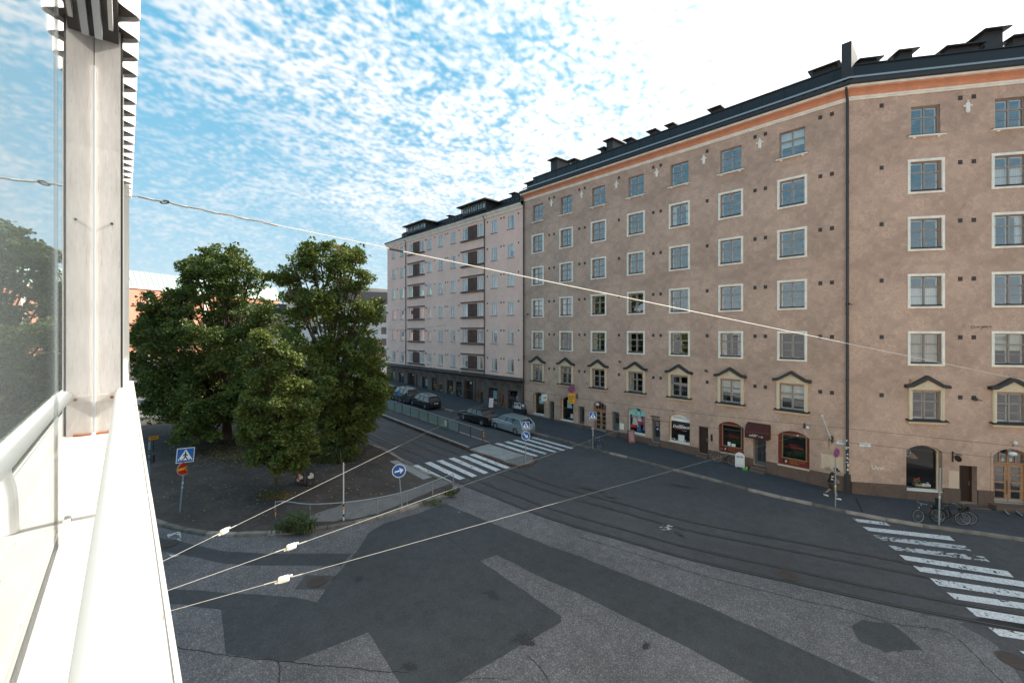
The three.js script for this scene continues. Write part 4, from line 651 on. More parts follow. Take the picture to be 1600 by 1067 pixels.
{ // white box sign of the salon
  const p = fA(857, 620.5), t = facadeThing('box_sign', 'white double sided box sign jutting out between two arched salon windows', 'sign', p, false, p[1]);
  part('box', rbx(0.16, 0.72, 0.8, 0.03, 0, 0, 0.62), M.white, t); part('bracket', [bx(0.05, 0.05, 0.24, 0, 0.22, 0.12), bx(0.05, 0.05, 0.24, 0, -0.22, 0.12)], M.pipe, t);
  const m = canvasMat(128, 128, (g) => { g.fillStyle = '#eeeeea'; g.fillRect(0, 0, 128, 128); g.fillStyle = '#22262a'; g.fillRect(28, 46, 12, 36); g.fillRect(68, 46, 12, 36); g.beginPath(); g.moveTo(40, 64); g.lineTo(56, 46); g.lineTo(64, 46); g.lineTo(48, 64); g.lineTo(64, 82); g.lineTo(56, 82); g.fill(); g.beginPath(); g.moveTo(80, 64); g.lineTo(96, 46); g.lineTo(104, 46); g.lineTo(88, 64); g.lineTo(104, 82); g.lineTo(96, 82); g.fill(); });
  part('sign_face', new THREE.PlaneGeometry(0.74, 0.66).rotateY(Math.PI / 2).translate(0.083, 0, 0.62), m, t); part('sign_face', new THREE.PlaneGeometry(0.74, 0.66).rotateY(-Math.PI / 2).translate(-0.083, 0, 0.62), m, t);
}
{ // hanging pub sign on the other wing
  const p = fB(1489, 712), t = facadeThing('hanging_sign', 'small black oval sign on a wrought iron arm beside the dark shop window', 'sign', p, true, p[1]);
  part('arm', [bx(0.05, 0.62, 0.05, 0, -0.05, 0.03), bx(0.03, 0.03, 0.66, 0, 0.2, 0.36), bar(V3(0, -0.1, 0.05), V3(0, 0.2, 0.4), 0.012)], M.black, t);
  part('oval_board', new THREE.CylinderGeometry(0.2, 0.2, 0.05, 20).rotateZ(Math.PI / 2).scale(1, 0.85, 1.2).translate(0, -0.05, 0.42), M.black, t); part('chain', [bar(V3(0, 0.19, 0.3), V3(0, 0.1, 0.3), 0.008), bar(V3(0, 0.19, 0.54), V3(0, 0.1, 0.54), 0.008)], M.black, t);
}
{ // flag pole holder
  const p = fA(1301, 686), t = facadeThing('flag_pole', 'bare white flag pole slanting up from the facade near the dark downpipe', 'flag pole', p, false, p[1]);
  part('bracket', [bx(0.12, 0.4, 0.08, 0, 0.0, 0.04), bar(V3(0, -0.1, 0.06), V3(-0.08, 0.14, 0.26), 0.035)], M.pipe, t); part('pole', bar(V3(-0.04, 0.04, 0.2), V3(-0.28, 1.55, 1.25), 0.035, 10, 0.028), M.white, t); part('finial', new THREE.SphereGeometry(0.06, 10, 8).translate(-0.28, 1.58, 1.27), M.white, t);
}
for (const [B, px, py, label] of [[false, 1317.5, 692, 'white street name plate on the wall beside the flag pole'], [true, 1352, 695, 'white street name plate on the wall past the dark downpipe']]) {
  const p = B ? fB(px, py) : fA(px, py), t = facadeThing('street_name_plate', label, 'sign', p, B, p[1]); part('plate', bx(0.62, 0.22, 0.02, 0, 0, 0.02), M.white, t);
  part('sign_face', plane(0.58, 0.19, 0, 0, 0.033), canvasMat(256, 84, (g) => { g.fillStyle = '#eef1f3'; g.fillRect(0, 0, 256, 84); g.strokeStyle = '#46627c'; g.lineWidth = 4; g.strokeRect(4, 4, 248, 76); g.fillStyle = '#3a4a5c'; strokes(g, 40, 16, 170, 22, 11, 9); strokes(g, 48, 48, 150, 18, 10, 10); }), t);
}
{ // wall lamp above the red shop window
  const p = fA(1264, 667), t = facadeThing('wall_lamp', 'small globe wall lamp above the second red shop window', 'lamp', p, false, p[1]);
  part('back_plate', bx(0.1, 0.34, 0.05, -0.22, 0.05, 0.025), M.pipe, t); part('arm', bar(V3(-0.22, 0.05, 0.05), V3(0, 0, 0.24), 0.018), M.pipe, t); part('globe', new THREE.SphereGeometry(0.1, 14, 10).translate(0, 0, 0.28), M.white, t);
}
{ const p = fB(1583, 692), t = facadeThing('wall_lamp', 'small white lamp on a bracket over the arched wooden double door with letters', 'lamp', p, true, p[1]); part('arm', bar(V3(0, -0.2, 0.0), V3(0, 0, 0.16), 0.02), M.pipe, t); part('globe', new THREE.SphereGeometry(0.1, 12, 9).translate(0, 0.04, 0.18), M.white, t); }
{ // no parking sign and yellow plates on an arm
  const p = fA(902, 619), t = facadeThing('no_parking_sign', 'round no parking sign over yellow plates on a wall arm beside a salon window', 'sign', p, false, p[1]);
  part('arm', [bx(0.06, 0.5, 0.06, 0, 0.0, 0.03), bar(V3(0, 0.05, 0.03), V3(-0.0, 0.05, 0.8), 0.03), bar(V3(0, -0.9, 0.8), V3(0, 1.2, 0.8), 0.03)], M.pipe, t);
  const q = sub('sign_head', t, [0, 0, 0.84], [0, -ROT_A * 0.6, 0]);
  part('disc', new THREE.CylinderGeometry(0.36, 0.36, 0.03, 28).rotateX(Math.PI / 2).translate(0, 0.75, 0), M.galv, q); part('sign_face', new THREE.CircleGeometry(0.36, 28).translate(0, 0.75, 0.018), noParking(), q);
  part('yellow_plate', bx(0.66, 0.62, 0.03, 0, 0.04, 0), M.galv, q); part('sign_face', plane(0.66, 0.62, 0, 0.04, 0.018), canvasMat(128, 120, (g) => { g.fillStyle = '#f0a81e'; g.fillRect(0, 0, 128, 120); g.fillStyle = '#1a1710'; g.fillRect(20, 34, 16, 30); g.fillRect(14, 60, 30, 8); strokes(g, 58, 40, 50, 22, 4, 11); g.fillRect(10, 84, 108, 5); g.fillRect(10, 98, 90, 5); }), q);
  part('yellow_plate', bx(0.66, 0.3, 0.03, 0, -0.46, 0), M.galv, q); part('sign_face', plane(0.66, 0.3, 0, -0.46, 0.018), canvasMat(128, 58, (g) => { g.fillStyle = '#f0a81e'; g.fillRect(0, 0, 128, 58); g.fillStyle = '#1a1710'; g.fillRect(14, 20, 100, 5); g.fillRect(14, 34, 70, 5); }), q);
}
function noParking() { return canvasMat(128, 128, (g) => { g.fillStyle = '#c93a34'; g.fillRect(0, 0, 128, 128); g.fillStyle = '#24508f'; g.beginPath(); g.arc(64, 64, 48, 0, 7); g.fill(); g.strokeStyle = '#c93a34'; g.lineWidth = 15; g.beginPath(); g.moveTo(28, 28); g.lineTo(100, 100); g.stroke(); }); }
// ================================================================ THE PINK HOUSE
const pinkHouse = thing('pink_apartment_house', 'pale pink rendered apartment house with brown window bands and dark stone ground floor', 'building', [CX, 0, CZ], ROT_A);
{
  const X0 = -59.3, X1 = -28.12, path = [[X0, 0], [X1, 0]], cz = -0.04;
  const single = [57.2, 54.6, 46.6 + 2.6, 46.6, 43.9, 33.0, 30.2].map(v => -v), singles = [-57.2, -54.6, -46.9, -44.1, -41.2, -33.0, -30.2], pairs = [[-51.9, -48.9], [-38.6, -35.6]];
  const tops = [23.05, 19.83, 16.6, 13.37, 10.14, 6.9], W = 1.15, H = 1.6;
  const s = rectShape(X0, X1, 4.3, 23.75);
  const all = [...singles, ...pairs.flat()];
  for (const x of all) for (const t of tops) s.holes.push(rectHole(x - W / 2, x + W / 2, t - H, t));
  part('wall', ext(s, 0.4, 0, -0.4 + cz), M.pink, pinkHouse);
  const fr = merge([ring(W, H, 0.11, 0.08, -0.12 + cz), bx(0.13, H - 0.2, 0.07, -0.16, 0, -0.085 + cz), bx(W * 0.36, 0.05, 0.06, -0.37, 0.3, -0.08 + cz)]);
  const curt = new THREE.PlaneGeometry(0.3, H - 0.1);
  for (const x of all) for (const t of tops) {
    const g = sub('window', pinkHouse, [x, t - H / 2, 0]); part('frame', fr, M.white, g);
    const p1 = part('pane', paneGeo(W / 2 - 0.28, H - 0.15), M.glass, g, [-W / 2 + 0.075 + (W / 2 - 0.28) / 2, 0, -0.1 + cz]), p2 = part('pane', paneGeo(W / 2 - 0.0, H - 0.15), M.glass, g, [0.19, 0, -0.1 + cz]);
    for (const p of [p1, p2]) p.rotation.set((RW() - 0.5) * 0.012, (RW() - 0.5) * 0.016, 0);
    part('sill', bx(W + 0.06, 0.04, 0.14, 0, -H / 2 - 0.01, 0.02 + cz), M.sheet, g);
    const q = RW(); if (q < 0.45) part('curtain', drape(0.36, 1.5), M.curtain, g, [-0.3, 0, -0.4]); else if (q < 0.75) part('curtain', drape(1.1, 1.5), M.curtain, g, [0, 0, -0.42]); else if (q < 0.88) part('roller_blind', new THREE.PlaneGeometry(1.05, 0.7), M.blind, g, [0, 0.4, -0.4]);
  }
  for (const [a, b] of pairs) for (const t of tops) {
    const w = b - a - W, m = (a + b) / 2;
    part('brown_panel', [bx(w, H + 0.02, 0.03, m, t - H / 2, 0.012 + cz), new THREE.TorusGeometry(0.34, 0.03, 6, 24).scale(1, 1.4, 1).translate(m, t - H / 2, 0.03 + cz), ring(w - 0.2, H - 0.2, 0.04, 0.02, 0.026 + cz).translate(m, t - H / 2, 0)], M.brownPanel, pinkHouse);
    part('band_ledge', bx(b - a + W + 0.5, 0.16, 0.2, m, t - H - 0.14, 0.10 + cz), M.brownTrim, pinkHouse);
    if (t < 23) part('band_ledge', bx(b - a + W + 0.5, 0.14, 0.16, m, t + 0.2, 0.08 + cz), M.brownTrim, pinkHouse);
  }
  { const g = bx(0.16, 0.2, 0.03, 0, 0, 0.012 + cz); const vx = [-55.9, -53.7, -47.95, -47.6, -45.5, -42.9, -42.4, -39.9, -34.2, -31.8, -31.3, -28.9]; for (const x of vx) for (const t of tops) part('vent', g, M.vent, pinkHouse, [x, t - 0.1, 0]); }
  // cornice and roof with dormers
  part('cornice', sweep(path, [[cz, 23.4], [0.1, 23.42], [0.12, 23.55], [0.3, 23.75], [0.42, 23.8], [0.42, 23.95]]), M.trim, pinkHouse);
  part('gutter', sweep(path, [[0.4, 23.95], [0.5, 23.95], [0.52, 24.1], [0.46, 24.1]]), M.roofDark, pinkHouse);
  part('roof', sweep(path, [[0.46, 24.05], [-2.6, 25.5], [-2.6, 26.1], [-6, 26.5], [-11, 24.5], [-11, -1]]), M.roof, pinkHouse);
  for (let i = 0; i < 44; i++) part('roof_seam', bx(0.03, 0.05, 3.38).rotateX(Math.atan2(1.45, 3.06)), M.roof, pinkHouse, [X0 + 0.5 + i * 0.7, 24.8, -1.07]);
  for (let i = 0; i < 40; i++) part('ridge_bracket', bx(0.06, 0.62, 0.06), M.roofDark, pinkHouse, [X0 + 0.9 + i * 0.77, 25.8, -2.57]);
  part('ridge_rail', bx(X1 - X0 - 1, 0.06, 0.08, (X0 + X1) / 2, 26.12, -2.55), M.roofDark, pinkHouse);
  for (const [l, r] of [[636, 664], [722, 758]]) {
    const a = fA(l, 330, -0.6)[0], b = fA(r, 330, -0.6)[0], g = sub('dormer', pinkHouse), m = (a + b) / 2, w = b - a, n = 5;
    part('dormer_roof', [bx(w + 1.2, 0.14, 2.6, m, 26.0, -1.4), ext(shp([[a - 0.5, 26.07], [b + 0.5, 26.07], [b - 0.3, 26.3], [a + 0.3, 26.3]]), 1.6, 0, -2.4)], M.roofDark, g); part('cheek', [bx(0.1, 1.2, 1.9, a, 25.35, -1.6), bx(0.1, 1.2, 1.9, b, 25.35, -1.6), bx(w, 0.3, 0.08, m, 24.95, -0.7)], M.roofDark, g);
    for (let i = 0; i < n; i++) { const x = a + (i + 0.5) * w / n; part('post', bx(0.08, 1.1, 0.08, x - w / n / 2, 25.45, -0.5), M.roofDark, g); part('pane', bx(w / n - 0.16, 0.7, 0.006, x, 25.45, -0.7), M.glass, g); part('window_frame', ring(w / n - 0.1, 0.8, 0.05, 0.05, -0.73).translate(x, 25.45, 0), M.whiteDull, g); }
    part('dormer_back', bx(w, 1.3, 0.05, m, 25.4, -2.2), M.room, g);
  }
  for (const [px, w, h] of [[828, 1.4, 1.2], [800, 0.6, 0.6], [700, 0.5, 0.5], [764, 0.5, 0.6]]) { const x = Math.min(fA(px, 300, -3)[0], -29); part('chimney', capGeo(w, 0.8, h), M.roofDark, pinkHouse, [x, 26.2, -3.6]); }
  // downpipes
  for (const x of [-53.3, -34.7]) part('downpipe', [cyl(0.055, 0.055, 18.8, 8, x, 4.6, 0.06), bar(V3(x, 23.4, 0.06), V3(x, 23.9, 0.4), 0.05, 8)], M.pipe, pinkHouse);
  // dark stone ground floor
  const st = rectShape(X0, X1, -1, 4.62), op = {};
  const O = (k, l, r, t, b) => { const m = (l + r) / 2; op[k] = [fA(l, t)[0], fA(r, t)[0], fA(m, b)[1], fA(m, t)[1]]; const [a, c, y0, y1] = op[k]; st.holes.push(rectHole(a, c, y0, y1)); };
  O('w1', 611, 617, 580, 600); O('w2', 623.7, 631.6, 582.5, 602); O('p1', 638.5, 649.6, 583, 614); O('w3', 659.7, 668.3, 588.7, 611); O('w4', 674.7, 683.4, 590, 613); O('d1', 684.3, 691.5, 597, 622); O('w5', 698.5, 708.5, 594, 617); O('w6', 712.8, 722, 596.5, 622); O('p2', 726.5, 741, 595, 632); O('d2', 748, 756, 609, 634.5); O('w7', 763.9, 777, 606, 633); O('d3', 781.8, 788, 613, 638.5); O('w8', 794, 810, 610, 639.5);
  part('stone_wall', ext(st, 0.45, 0, -0.45 + 0.06), M.darkStone, pinkHouse);
  part('ledge', sweep(path, [[0.06, 4.3], [0.35, 4.42], [0.5, 4.5], [0.5, 4.6], [0.04, 4.85]]), M.sheet, pinkHouse);
  for (const [k, o] of Object.entries(op)) {
    const [a, b, y0, y1] = o, g = sub(k[0] === 'd' ? 'door' : k[0] === 'p' ? 'portal' : 'shop_window', pinkHouse), cx = (a + b) / 2, w = b - a, h = y1 - y0;
    if (k[0] === 'w') { part('frame', ring(w, h, 0.06, 0.08, -0.16).translate(cx, y0 + h / 2, 0), M.sheet, g); part('pane', bx(w - 0.08, h - 0.08, 0.006, cx, y0 + h / 2, -0.12), M.glass, g);
      if (k === 'w4' || k === 'w5') part('lettering', plane(w * 0.62, w * 0.5, cx, y0 + h * 0.42, -0.1), canvasMat(128, 104, (q) => { q.clearRect(0, 0, 128, 104); q.fillStyle = '#d59a1d'; strokes(q, 14, 8, 90, 40, 4, 3); strokes(q, 8, 62, 110, 30, 6, 4); }, clear()), g);
      if (k === 'w3' || k === 'w7') part('poster', plane(w * 0.5, h * 0.5, cx + w * 0.12, y0 + h * 0.6, -0.2), canvasMat(128, 128, (q) => { q.fillStyle = '#9cb8b8'; q.fillRect(0, 0, 128, 128); q.fillStyle = '#e8ecea'; for (let i = 0; i < 4; i++) strokes(q, 12, 14 + i * 28, 104, 14, 9, i + 5); }), g);
      if (k === 'w8') part('mannequin', [new THREE.CapsuleGeometry(0.16, 0.4, 4, 10).translate(cx, y0 + h * 0.55, -0.7), new THREE.SphereGeometry(0.1, 10, 8).translate(cx, y0 + h * 0.55 + 0.5, -0.7)], M.white, g);
      part('backing', bx(w, 0.3, 0.5, cx, y0 + 0.15, -0.8), M.whiteDull, g);
    } else if (k[0] === 'd') { const s2 = rectShape(a + 0.02, b - 0.02, y0, y1 - 0.02); s2.holes.push(rectHole(a + 0.17, b - 0.17, y0 + 0.35, y1 - 0.22)); part('leaf', ext(s2, 0.06, 0, -0.1), M.woodOrange, g); part('pane', bx(w - 0.34, h - 0.55, 0.006, cx, y0 + h / 2 + 0.06, -0.07), M.glass, g); part('handle', bar(V3(b - 0.1, y0 + 0.9, 0.0), V3(b - 0.1, y0 + 1.3, 0.0), 0.018), M.steel, g); }
    else { part('leaf', [bx(w * 0.49, h, 0.06, a + w * 0.25, y0 + h / 2, -0.38), bx(w * 0.49, h, 0.06, b - w * 0.25, y0 + h / 2, -0.38)], M.brownDoor, g); part('portal_pier', bx(0.28, h + 0.2, 0.14, a - 0.16, y0 + h / 2, 0.13), M.darkStone, g); part('portal_pier', bx(0.28, h + 0.2, 0.14, b + 0.16, y0 + h / 2, 0.13), M.darkStone, g); part('lamp', new THREE.SphereGeometry(0.13, 12, 9).translate(cx + 0.2, y1 - 0.25, -0.05), M.white, g); }
  }
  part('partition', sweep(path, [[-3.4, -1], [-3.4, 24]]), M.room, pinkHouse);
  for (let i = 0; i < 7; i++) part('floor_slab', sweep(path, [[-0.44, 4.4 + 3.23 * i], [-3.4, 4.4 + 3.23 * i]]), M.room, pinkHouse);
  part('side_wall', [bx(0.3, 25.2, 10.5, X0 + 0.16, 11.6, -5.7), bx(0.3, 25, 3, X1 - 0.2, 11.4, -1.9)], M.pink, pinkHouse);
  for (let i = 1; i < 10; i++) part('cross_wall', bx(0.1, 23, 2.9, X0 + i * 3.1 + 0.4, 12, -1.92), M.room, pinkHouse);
}
// flag poles on the pink house
for (const [px, py, dx, dy, dz, label] of [[678, 575.5, -1.9, 2.6, 1.6, 'long white flag pole leaning out above the dark stone shops'], [722, 584, 0.0, 0.9, 0.9, 'short white flag pole at the ledge below a brown window band']]) { const p = fA(px, py), t = facadeThing('flag_pole', label, 'flag pole', p, false, p[1]); part('bracket', [bx(0.12, 0.3, 0.1, 0, 0, 0.05), bar(V3(0, 0, 0.05), V3(dx * 0.1, dy * 0.1, dz * 0.1 + 0.1), 0.05)], M.pipe, t); part('pole', bar(V3(0, 0, 0.1), V3(dx, dy, dz), 0.05, 8, 0.035), M.white, t); }
// street lamp hung from wires before the pink house
{ const p = worldA(fA(698, 517)[0], 0, 5); const D = -p.z, y = EYE + (517 - 518) / FPX * D; const t = thing('street_light', 'dark street light hanging on span wires before the pale pink facade', 'lamp', [p.x, y, p.z], ROT_A); part('housing', [rbx(0.95, 0.12, 0.34, 0.05, 0, 0, 0), rbx(0.3, 0.16, 0.2, 0.04, 0, 0.12, 0)], M.pipe, t); part('lens', bx(0.6, 0.04, 0.24, 0, -0.08, 0), M.whiteDull, t); part('span_wire', [bar(V3(0, 0.2, 0), V3(0, 0.9, -5), 0.012, 4), bar(V3(0, 0.2, 0), V3(0, 0.6, 30), 0.012, 4)], M.pipe, t); }

// ================================================================ HOUSES FARTHER OFF
function block(name, label, [x, z], turn, w, d, h, wallM, roofM, rows, cols, opt = {}) {
  const t = thing(name, label, 'building', [x, ground(x, z), z], turn), s = rectShape(-w / 2, w / 2, -1, h), wn = [];
  for (let r = 0; r < rows; r++) for (let c = 0; c < cols; c++) { const cx = -w / 2 + (c + 0.5) * w / cols, cy = 2.2 + r * (h - 2.6) / rows; s.holes.push(rectHole(cx - 0.6, cx + 0.6, cy - 0.8, cy + 0.8)); wn.push([cx, cy]); }
  part('wall', [ext(s, 0.4, 0, d / 2 - 0.4), bx(w, h + 1, 0.3, 0, h / 2 - 0.5, -d / 2 + 0.15), bx(0.3, h + 1, d - 0.7, -w / 2 + 0.15, h / 2 - 0.5, -0.05), bx(0.3, h + 1, d - 0.7, w / 2 - 0.15, h / 2 - 0.5, -0.05)], wallM, t);
  const fg = ring(1.2, 1.6, 0.08, 0.08, 0);
  for (const [cx, cy] of wn) { const g = sub('window', t, [cx, cy, d / 2 - 0.2]); part('frame', fg, M.white, g); part('pane', paneGeo(1.06, 1.46), M.glass, g); }
  part('inner_wall', bx(w - 0.8, h, 0.1, 0, h / 2, d / 2 - 2.2), M.room, t);
  part('cornice', bx(w + 0.5, 0.35, d + 0.5, 0, h + 0.12, 0), opt.trim ?? M.trim, t);
  part('roof', ext(shp([[-d / 2 - 0.2, h + 0.3], [d / 2 + 0.2, h + 0.3], [d / 2 - 1.6, h + (opt.rise ?? 3)], [-d / 2 + 1.6, h + (opt.rise ?? 3)]]), w + 0.3, 0, -w / 2 - 0.15).rotateY(-Math.PI / 2), roofM, t);
  return t;
}
const salmon = std({ map: renderTex([0.90, 0.62, 0.51], 0.1, 256), roughness: 0.9 }), copper = std({ color: lin(0.27, 0.40, 0.35), roughness: 0.6 });
{
  // picture (205..440, 455..510): straight up the square, about 75 m off
  const D = 112, x = (250 - PX0) / FPX * D; const t = block('salmon_house', 'salmon coloured house with pale green copper roof beyond the lime trees', [x, -D], rad(74), 62, 16, 16.6, salmon, copper, 4, 16, { rise: 4.2 });
  part('roof_terrace', [bx(7, 2.6, 4, 14, 21.6, 1.5), bx(8, 0.16, 5, 14, 23, 1.5)], copper, t); part('pilaster', [-24, -16, -8, 0, 6, 12, 18, 24].map(px => bx(1.0, 15, 0.2, px, 7.6, 8.1)), M.trim, t);
  for (let i = 0; i < 50; i++) part('roof_seam', bx(0.08, 0.08, 4.3).rotateX(Math.atan2(3.9, 1.8)), copper, t, [-30 + i * 1.22, 18.9, 7.32]);
}
block('white_house', 'white rendered house closing the street behind the cars', [(560 - PX0) / FPX * 92, -92], rad(20), 26, 12, 12, std({ map: renderTex([0.9, 0.89, 0.87], 0.1, 256), roughness: 0.9 }), M.roofDark, 4, 8, { rise: 3 });
block('grey_house', 'dark grey house seen between the lime tree crown and the pink house', [(590 - PX0) / FPX * 110, -110], rad(46), 20, 14, 13, std({ map: stoneTex([0.42, 0.38, 0.36]), roughness: 0.9 }), M.roofDark, 4, 6, { rise: 4 });
block('beige_house', 'beige house behind the trunks of the lime trees', [(450 - PX0) / FPX * 95, -95], rad(30), 24, 12, 10, M.pink, M.roofDark, 3, 8, { rise: 2.4 });

// ================================================================ OUR OWN SIDE: cream house, balcony with mirror-like glazing
// local x = u (up the street), y up, local z = -v (into the house): a turn of ROT about y
const ROT_OUR = Math.atan2(-uax[1], uax[0]);      // local +x -> u
const our = (u, y, v) => V3(uax[0] * u + vax[0] * v, y, uax[1] * u + vax[1] * v);
const creamHouse = thing('cream_apartment_house', 'cream rendered house with red roof behind the white balcony, mirrored in windows opposite', 'building', [0, 0, 0], ROT_OUR);
{
  // local z of outward v: check the handedness once
  const zSign = (() => { const q = V3(0, 0, 1).applyAxisAngle(V3(0, 1, 0), ROT_OUR); return Math.sign(q.x * vax[0] + q.z * vax[1]); })();
  var OUT = zSign;    // local z = OUT * v
  const X0 = -46, X1 = 9.5, H = 20.5, WV = -0.62;
  const s = rectShape(X0, X1, -2, H), wins = [];
  for (let r = 0; r < 6; r++) for (let c = 0; c < 17; c++) { const x = X0 + 1.8 + c * 3.2, y = 2.6 + r * 3.2; if (x > -3.2 && x < 8.6 && r >= 1 && r <= 4) continue; if (x > X1 - 1) continue; s.holes.push(rectHole(x - 0.7, x + 0.7, y - 0.85, y + 0.85)); wins.push([x, y]); }
  s.holes.push(rectHole(-2.2, 7.1, 9.42, 11.8));
  const g = ext(s, 0.4, 0, -0.2); g.translate(0, 0, OUT * (WV - 0.2)); part('wall', g, M.cream, creamHouse);
  const fg = ring(1.4, 1.7, 0.08, 0.1, -0.05);
  for (const [x, y] of wins) { const w = sub('window', creamHouse, [x, y, OUT * (WV - 0.15)]); part('frame', fg, M.white, w); part('pane', paneGeo(1.26, 1.56), M.glass, w); part('sill', bx(1.5, 0.06, 0.3, 0, -0.88, OUT * 0.12), M.sheet, w); }
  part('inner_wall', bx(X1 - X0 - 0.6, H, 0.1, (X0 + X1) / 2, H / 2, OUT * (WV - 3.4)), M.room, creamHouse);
  part('side_wall', [bx(0.4, H + 2, 12, X0 + 0.2, H / 2 - 1, OUT * (WV - 6.45)), bx(0.4, H + 2, 12, X1 - 0.2, H / 2 - 1, OUT * (WV - 6.45)), bx(X1 - X0 - 0.9, H + 2, 0.3, (X0 + X1) / 2, H / 2 - 1, OUT * (WV - 12.3))], M.cream, creamHouse);
  part('floor_slab', [0, 1, 2, 3, 4, 5, 6].map(i => bx(X1 - X0 - 0.9, 0.2, 2.85, (X0 + X1) / 2, 0.95 + i * 3.2 - (i === 3 ? 1.4 : i === 4 ? 1.85 : 0), OUT * (WV - 1.9))), M.room, creamHouse);
  const rr = shp([[0.35, H], [0.35, H + 0.2], [-6.5, H + 3.6], [-13.2, H + 0.2], [-13.2, H]]); const rg = new THREE.ExtrudeGeometry(rr, { depth: X1 - X0 + 0.4, bevelEnabled: false }).rotateY(OUT > 0 ? -Math.PI / 2 : Math.PI / 2); rg.computeBoundingBox(); rg.translate((X0 + X1) / 2 - (rg.boundingBox.min.x + rg.boundingBox.max.x) / 2, 0, OUT * WV);
  part('roof', rg, std({ color: lin(0.22, 0.06, 0.045), roughness: 0.75 }), creamHouse);
  part('cornice', bx(X1 - X0 + 0.2, 0.3, 0.5, (X0 + X1) / 2, H - 0.2, OUT * (WV + 0.25)), M.trim, creamHouse);
}
const balcony = thing('balcony', 'white sheet metal balcony ledge with tubular handrail, grey post and mirroring glass', 'balcony', [0, 0, 0], ROT_OUR);
{
  const z = v => OUT * v, Y = EYE;
  const wornWhite = ntex(512, (u, v, i, j) => { const n = fbm(u * 10, v * 10, 4, 10), r = step(0.74, 0.80, fbm(u * 25 + 3, v * 60, 3, 25)) * step(0.6, 0.72, n); const k = 0.93 + (n - 0.5) * 0.10; return [(0.80 - r * 0.2) * k, (0.785 - r * 0.35) * k, (0.76 - r * 0.42) * k]; }, 0.9);
  const mW = std({ map: wornWhite, roughness: 0.5 }), mTube = std({ color: lin(0.78, 0.775, 0.76), roughness: 0.4 });
  const dirty = ntex(512, (u, v, i, j) => { const n = fbm(u * 3, v * 14, 4, 3), f = fbm(u * 60, v * 60, 2, 60), sp = step(0.74, 0.8, fbm(u * 22, v * 22, 3, 22)); const k = 0.92 + (n - 0.5) * 0.14 + (f - 0.5) * 0.07 - sp * 0.10; return [0.87 * k, 0.84 * k, 0.815 * k]; }, 0.7);
  const mPost = std({ map: dirty, roughness: 0.55, metalness: 0.15 }), mDark = std({ color: lin(0.05, 0.045, 0.042), roughness: 0.7 }), rust = std({ color: lin(0.30, 0.10, 0.04), roughness: 0.9 });
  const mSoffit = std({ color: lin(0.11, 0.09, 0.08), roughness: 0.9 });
  const B = (u0, u1, y0, y1, v0, v1) => bx(u1 - u0, y1 - y0, Math.abs(v1 - v0), (u0 + u1) / 2, (y0 + y1) / 2, z((v0 + v1) / 2));
  // ledge: sheets with lapped seams
  const seams = [-2.2, 0.35, 2.05, 4.6, 6.9];
  for (let i = 0; i < 4; i++) { const a = seams[i] + 0.002, b = seams[i + 1] + (i < 3 ? 0.02 : 0), lift = i % 2 ? 0.004 : 0; part('ledge_sheet', B(a, b, Y - 0.66, Y - 0.606 + lift, -0.15, 0.062), mW, balcony); part('drip_edge', B(a + 0.003, b - 0.023, Y - 0.9, Y - 0.604 + lift, 0.0625, 0.072), mW, balcony); }
  part('upstand', B(-2.2, 6.9, Y - 0.603, Y - 0.592, -0.1355, -0.128), mW, balcony);
  part('parapet_front', B(-2.2, 6.9, Y - 1.7, Y - 0.91, -0.3, 0.05), mW, balcony);
  // handrail
  const rail = part('handrail', [new THREE.CylinderGeometry(0.032, 0.032, 10.2, 24).rotateZ(Math.PI / 2).translate(2.7, Y - 0.375, z(-0.014)), new THREE.CylinderGeometry(0.0335, 0.0335, 0.02, 24).rotateZ(Math.PI / 2).translate(3.4, Y - 0.375, z(-0.014))], mTube, balcony);
  for (const u of [-0.6, 1.94, 4.5, 6.7]) part('bracket', tube([V3(u, Y - 0.385, z(-0.012)), V3(u, Y - 0.42, z(-0.014)), V3(u, Y - 0.47, z(-0.024)), V3(u, Y - 0.6, z(-0.03))], 0.017, 16, 10), mTube, balcony);
  // posts
  const post = (u, v0, v1, y1 = Y + 1.8) => { part('post', B(u, u + 0.07, Y - 0.606, y1, v0, v1), mPost, balcony); };
  post(3.5, -0.134, -0.022); post(5.35, -0.134, -0.03); part('end_panel', B(7.0, 7.12, Y - 0.9, Y + 1.8, -0.146, 0.035), mW, balcony);
  part('post_trim', B(3.505, 3.56, Y - 0.60, Y + 1.8, -0.0215, -0.012), mDark, balcony); part('post_edge', B(3.50, 3.53, Y - 0.60, Y + 1.55, -0.0115, -0.007), M.whiteDull, balcony);
  part('clamp_strip', B(3.492, 3.4995, Y - 0.415, Y - 0.375, -0.134, -0.024), mPost, balcony); for (const v of [-0.06]) part('clamp_screw', new THREE.CylinderGeometry(0.008, 0.008, 0.01, 10).rotateZ(Math.PI / 2).translate(3.488, Y - 0.395, z(v)), rust, balcony); part('screw', new THREE.CylinderGeometry(0.007, 0.007, 0.008, 10).rotateZ(Math.PI / 2).translate(3.496, Y + 0.64, z(-0.06)), mDark, balcony);
  part('rust_bead', tube([V3(3.492, Y - 0.60, z(-0.145)), V3(3.488, Y - 0.602, z(-0.1)), V3(3.49, Y - 0.598, z(-0.05))], 0.007, 12, 6), rust, balcony);
  part('corner_strip', B(3.485, 3.4985, Y - 0.6, Y + 1.55, -0.135, -0.130), M.white, balcony);
  // glass: two sliding sheets
  const gl = new THREE.MeshPhysicalMaterial({ color: lin(0.93, 0.95, 0.95), roughness: 0, transmission: 1, thickness: 0, ior: 1.75 });
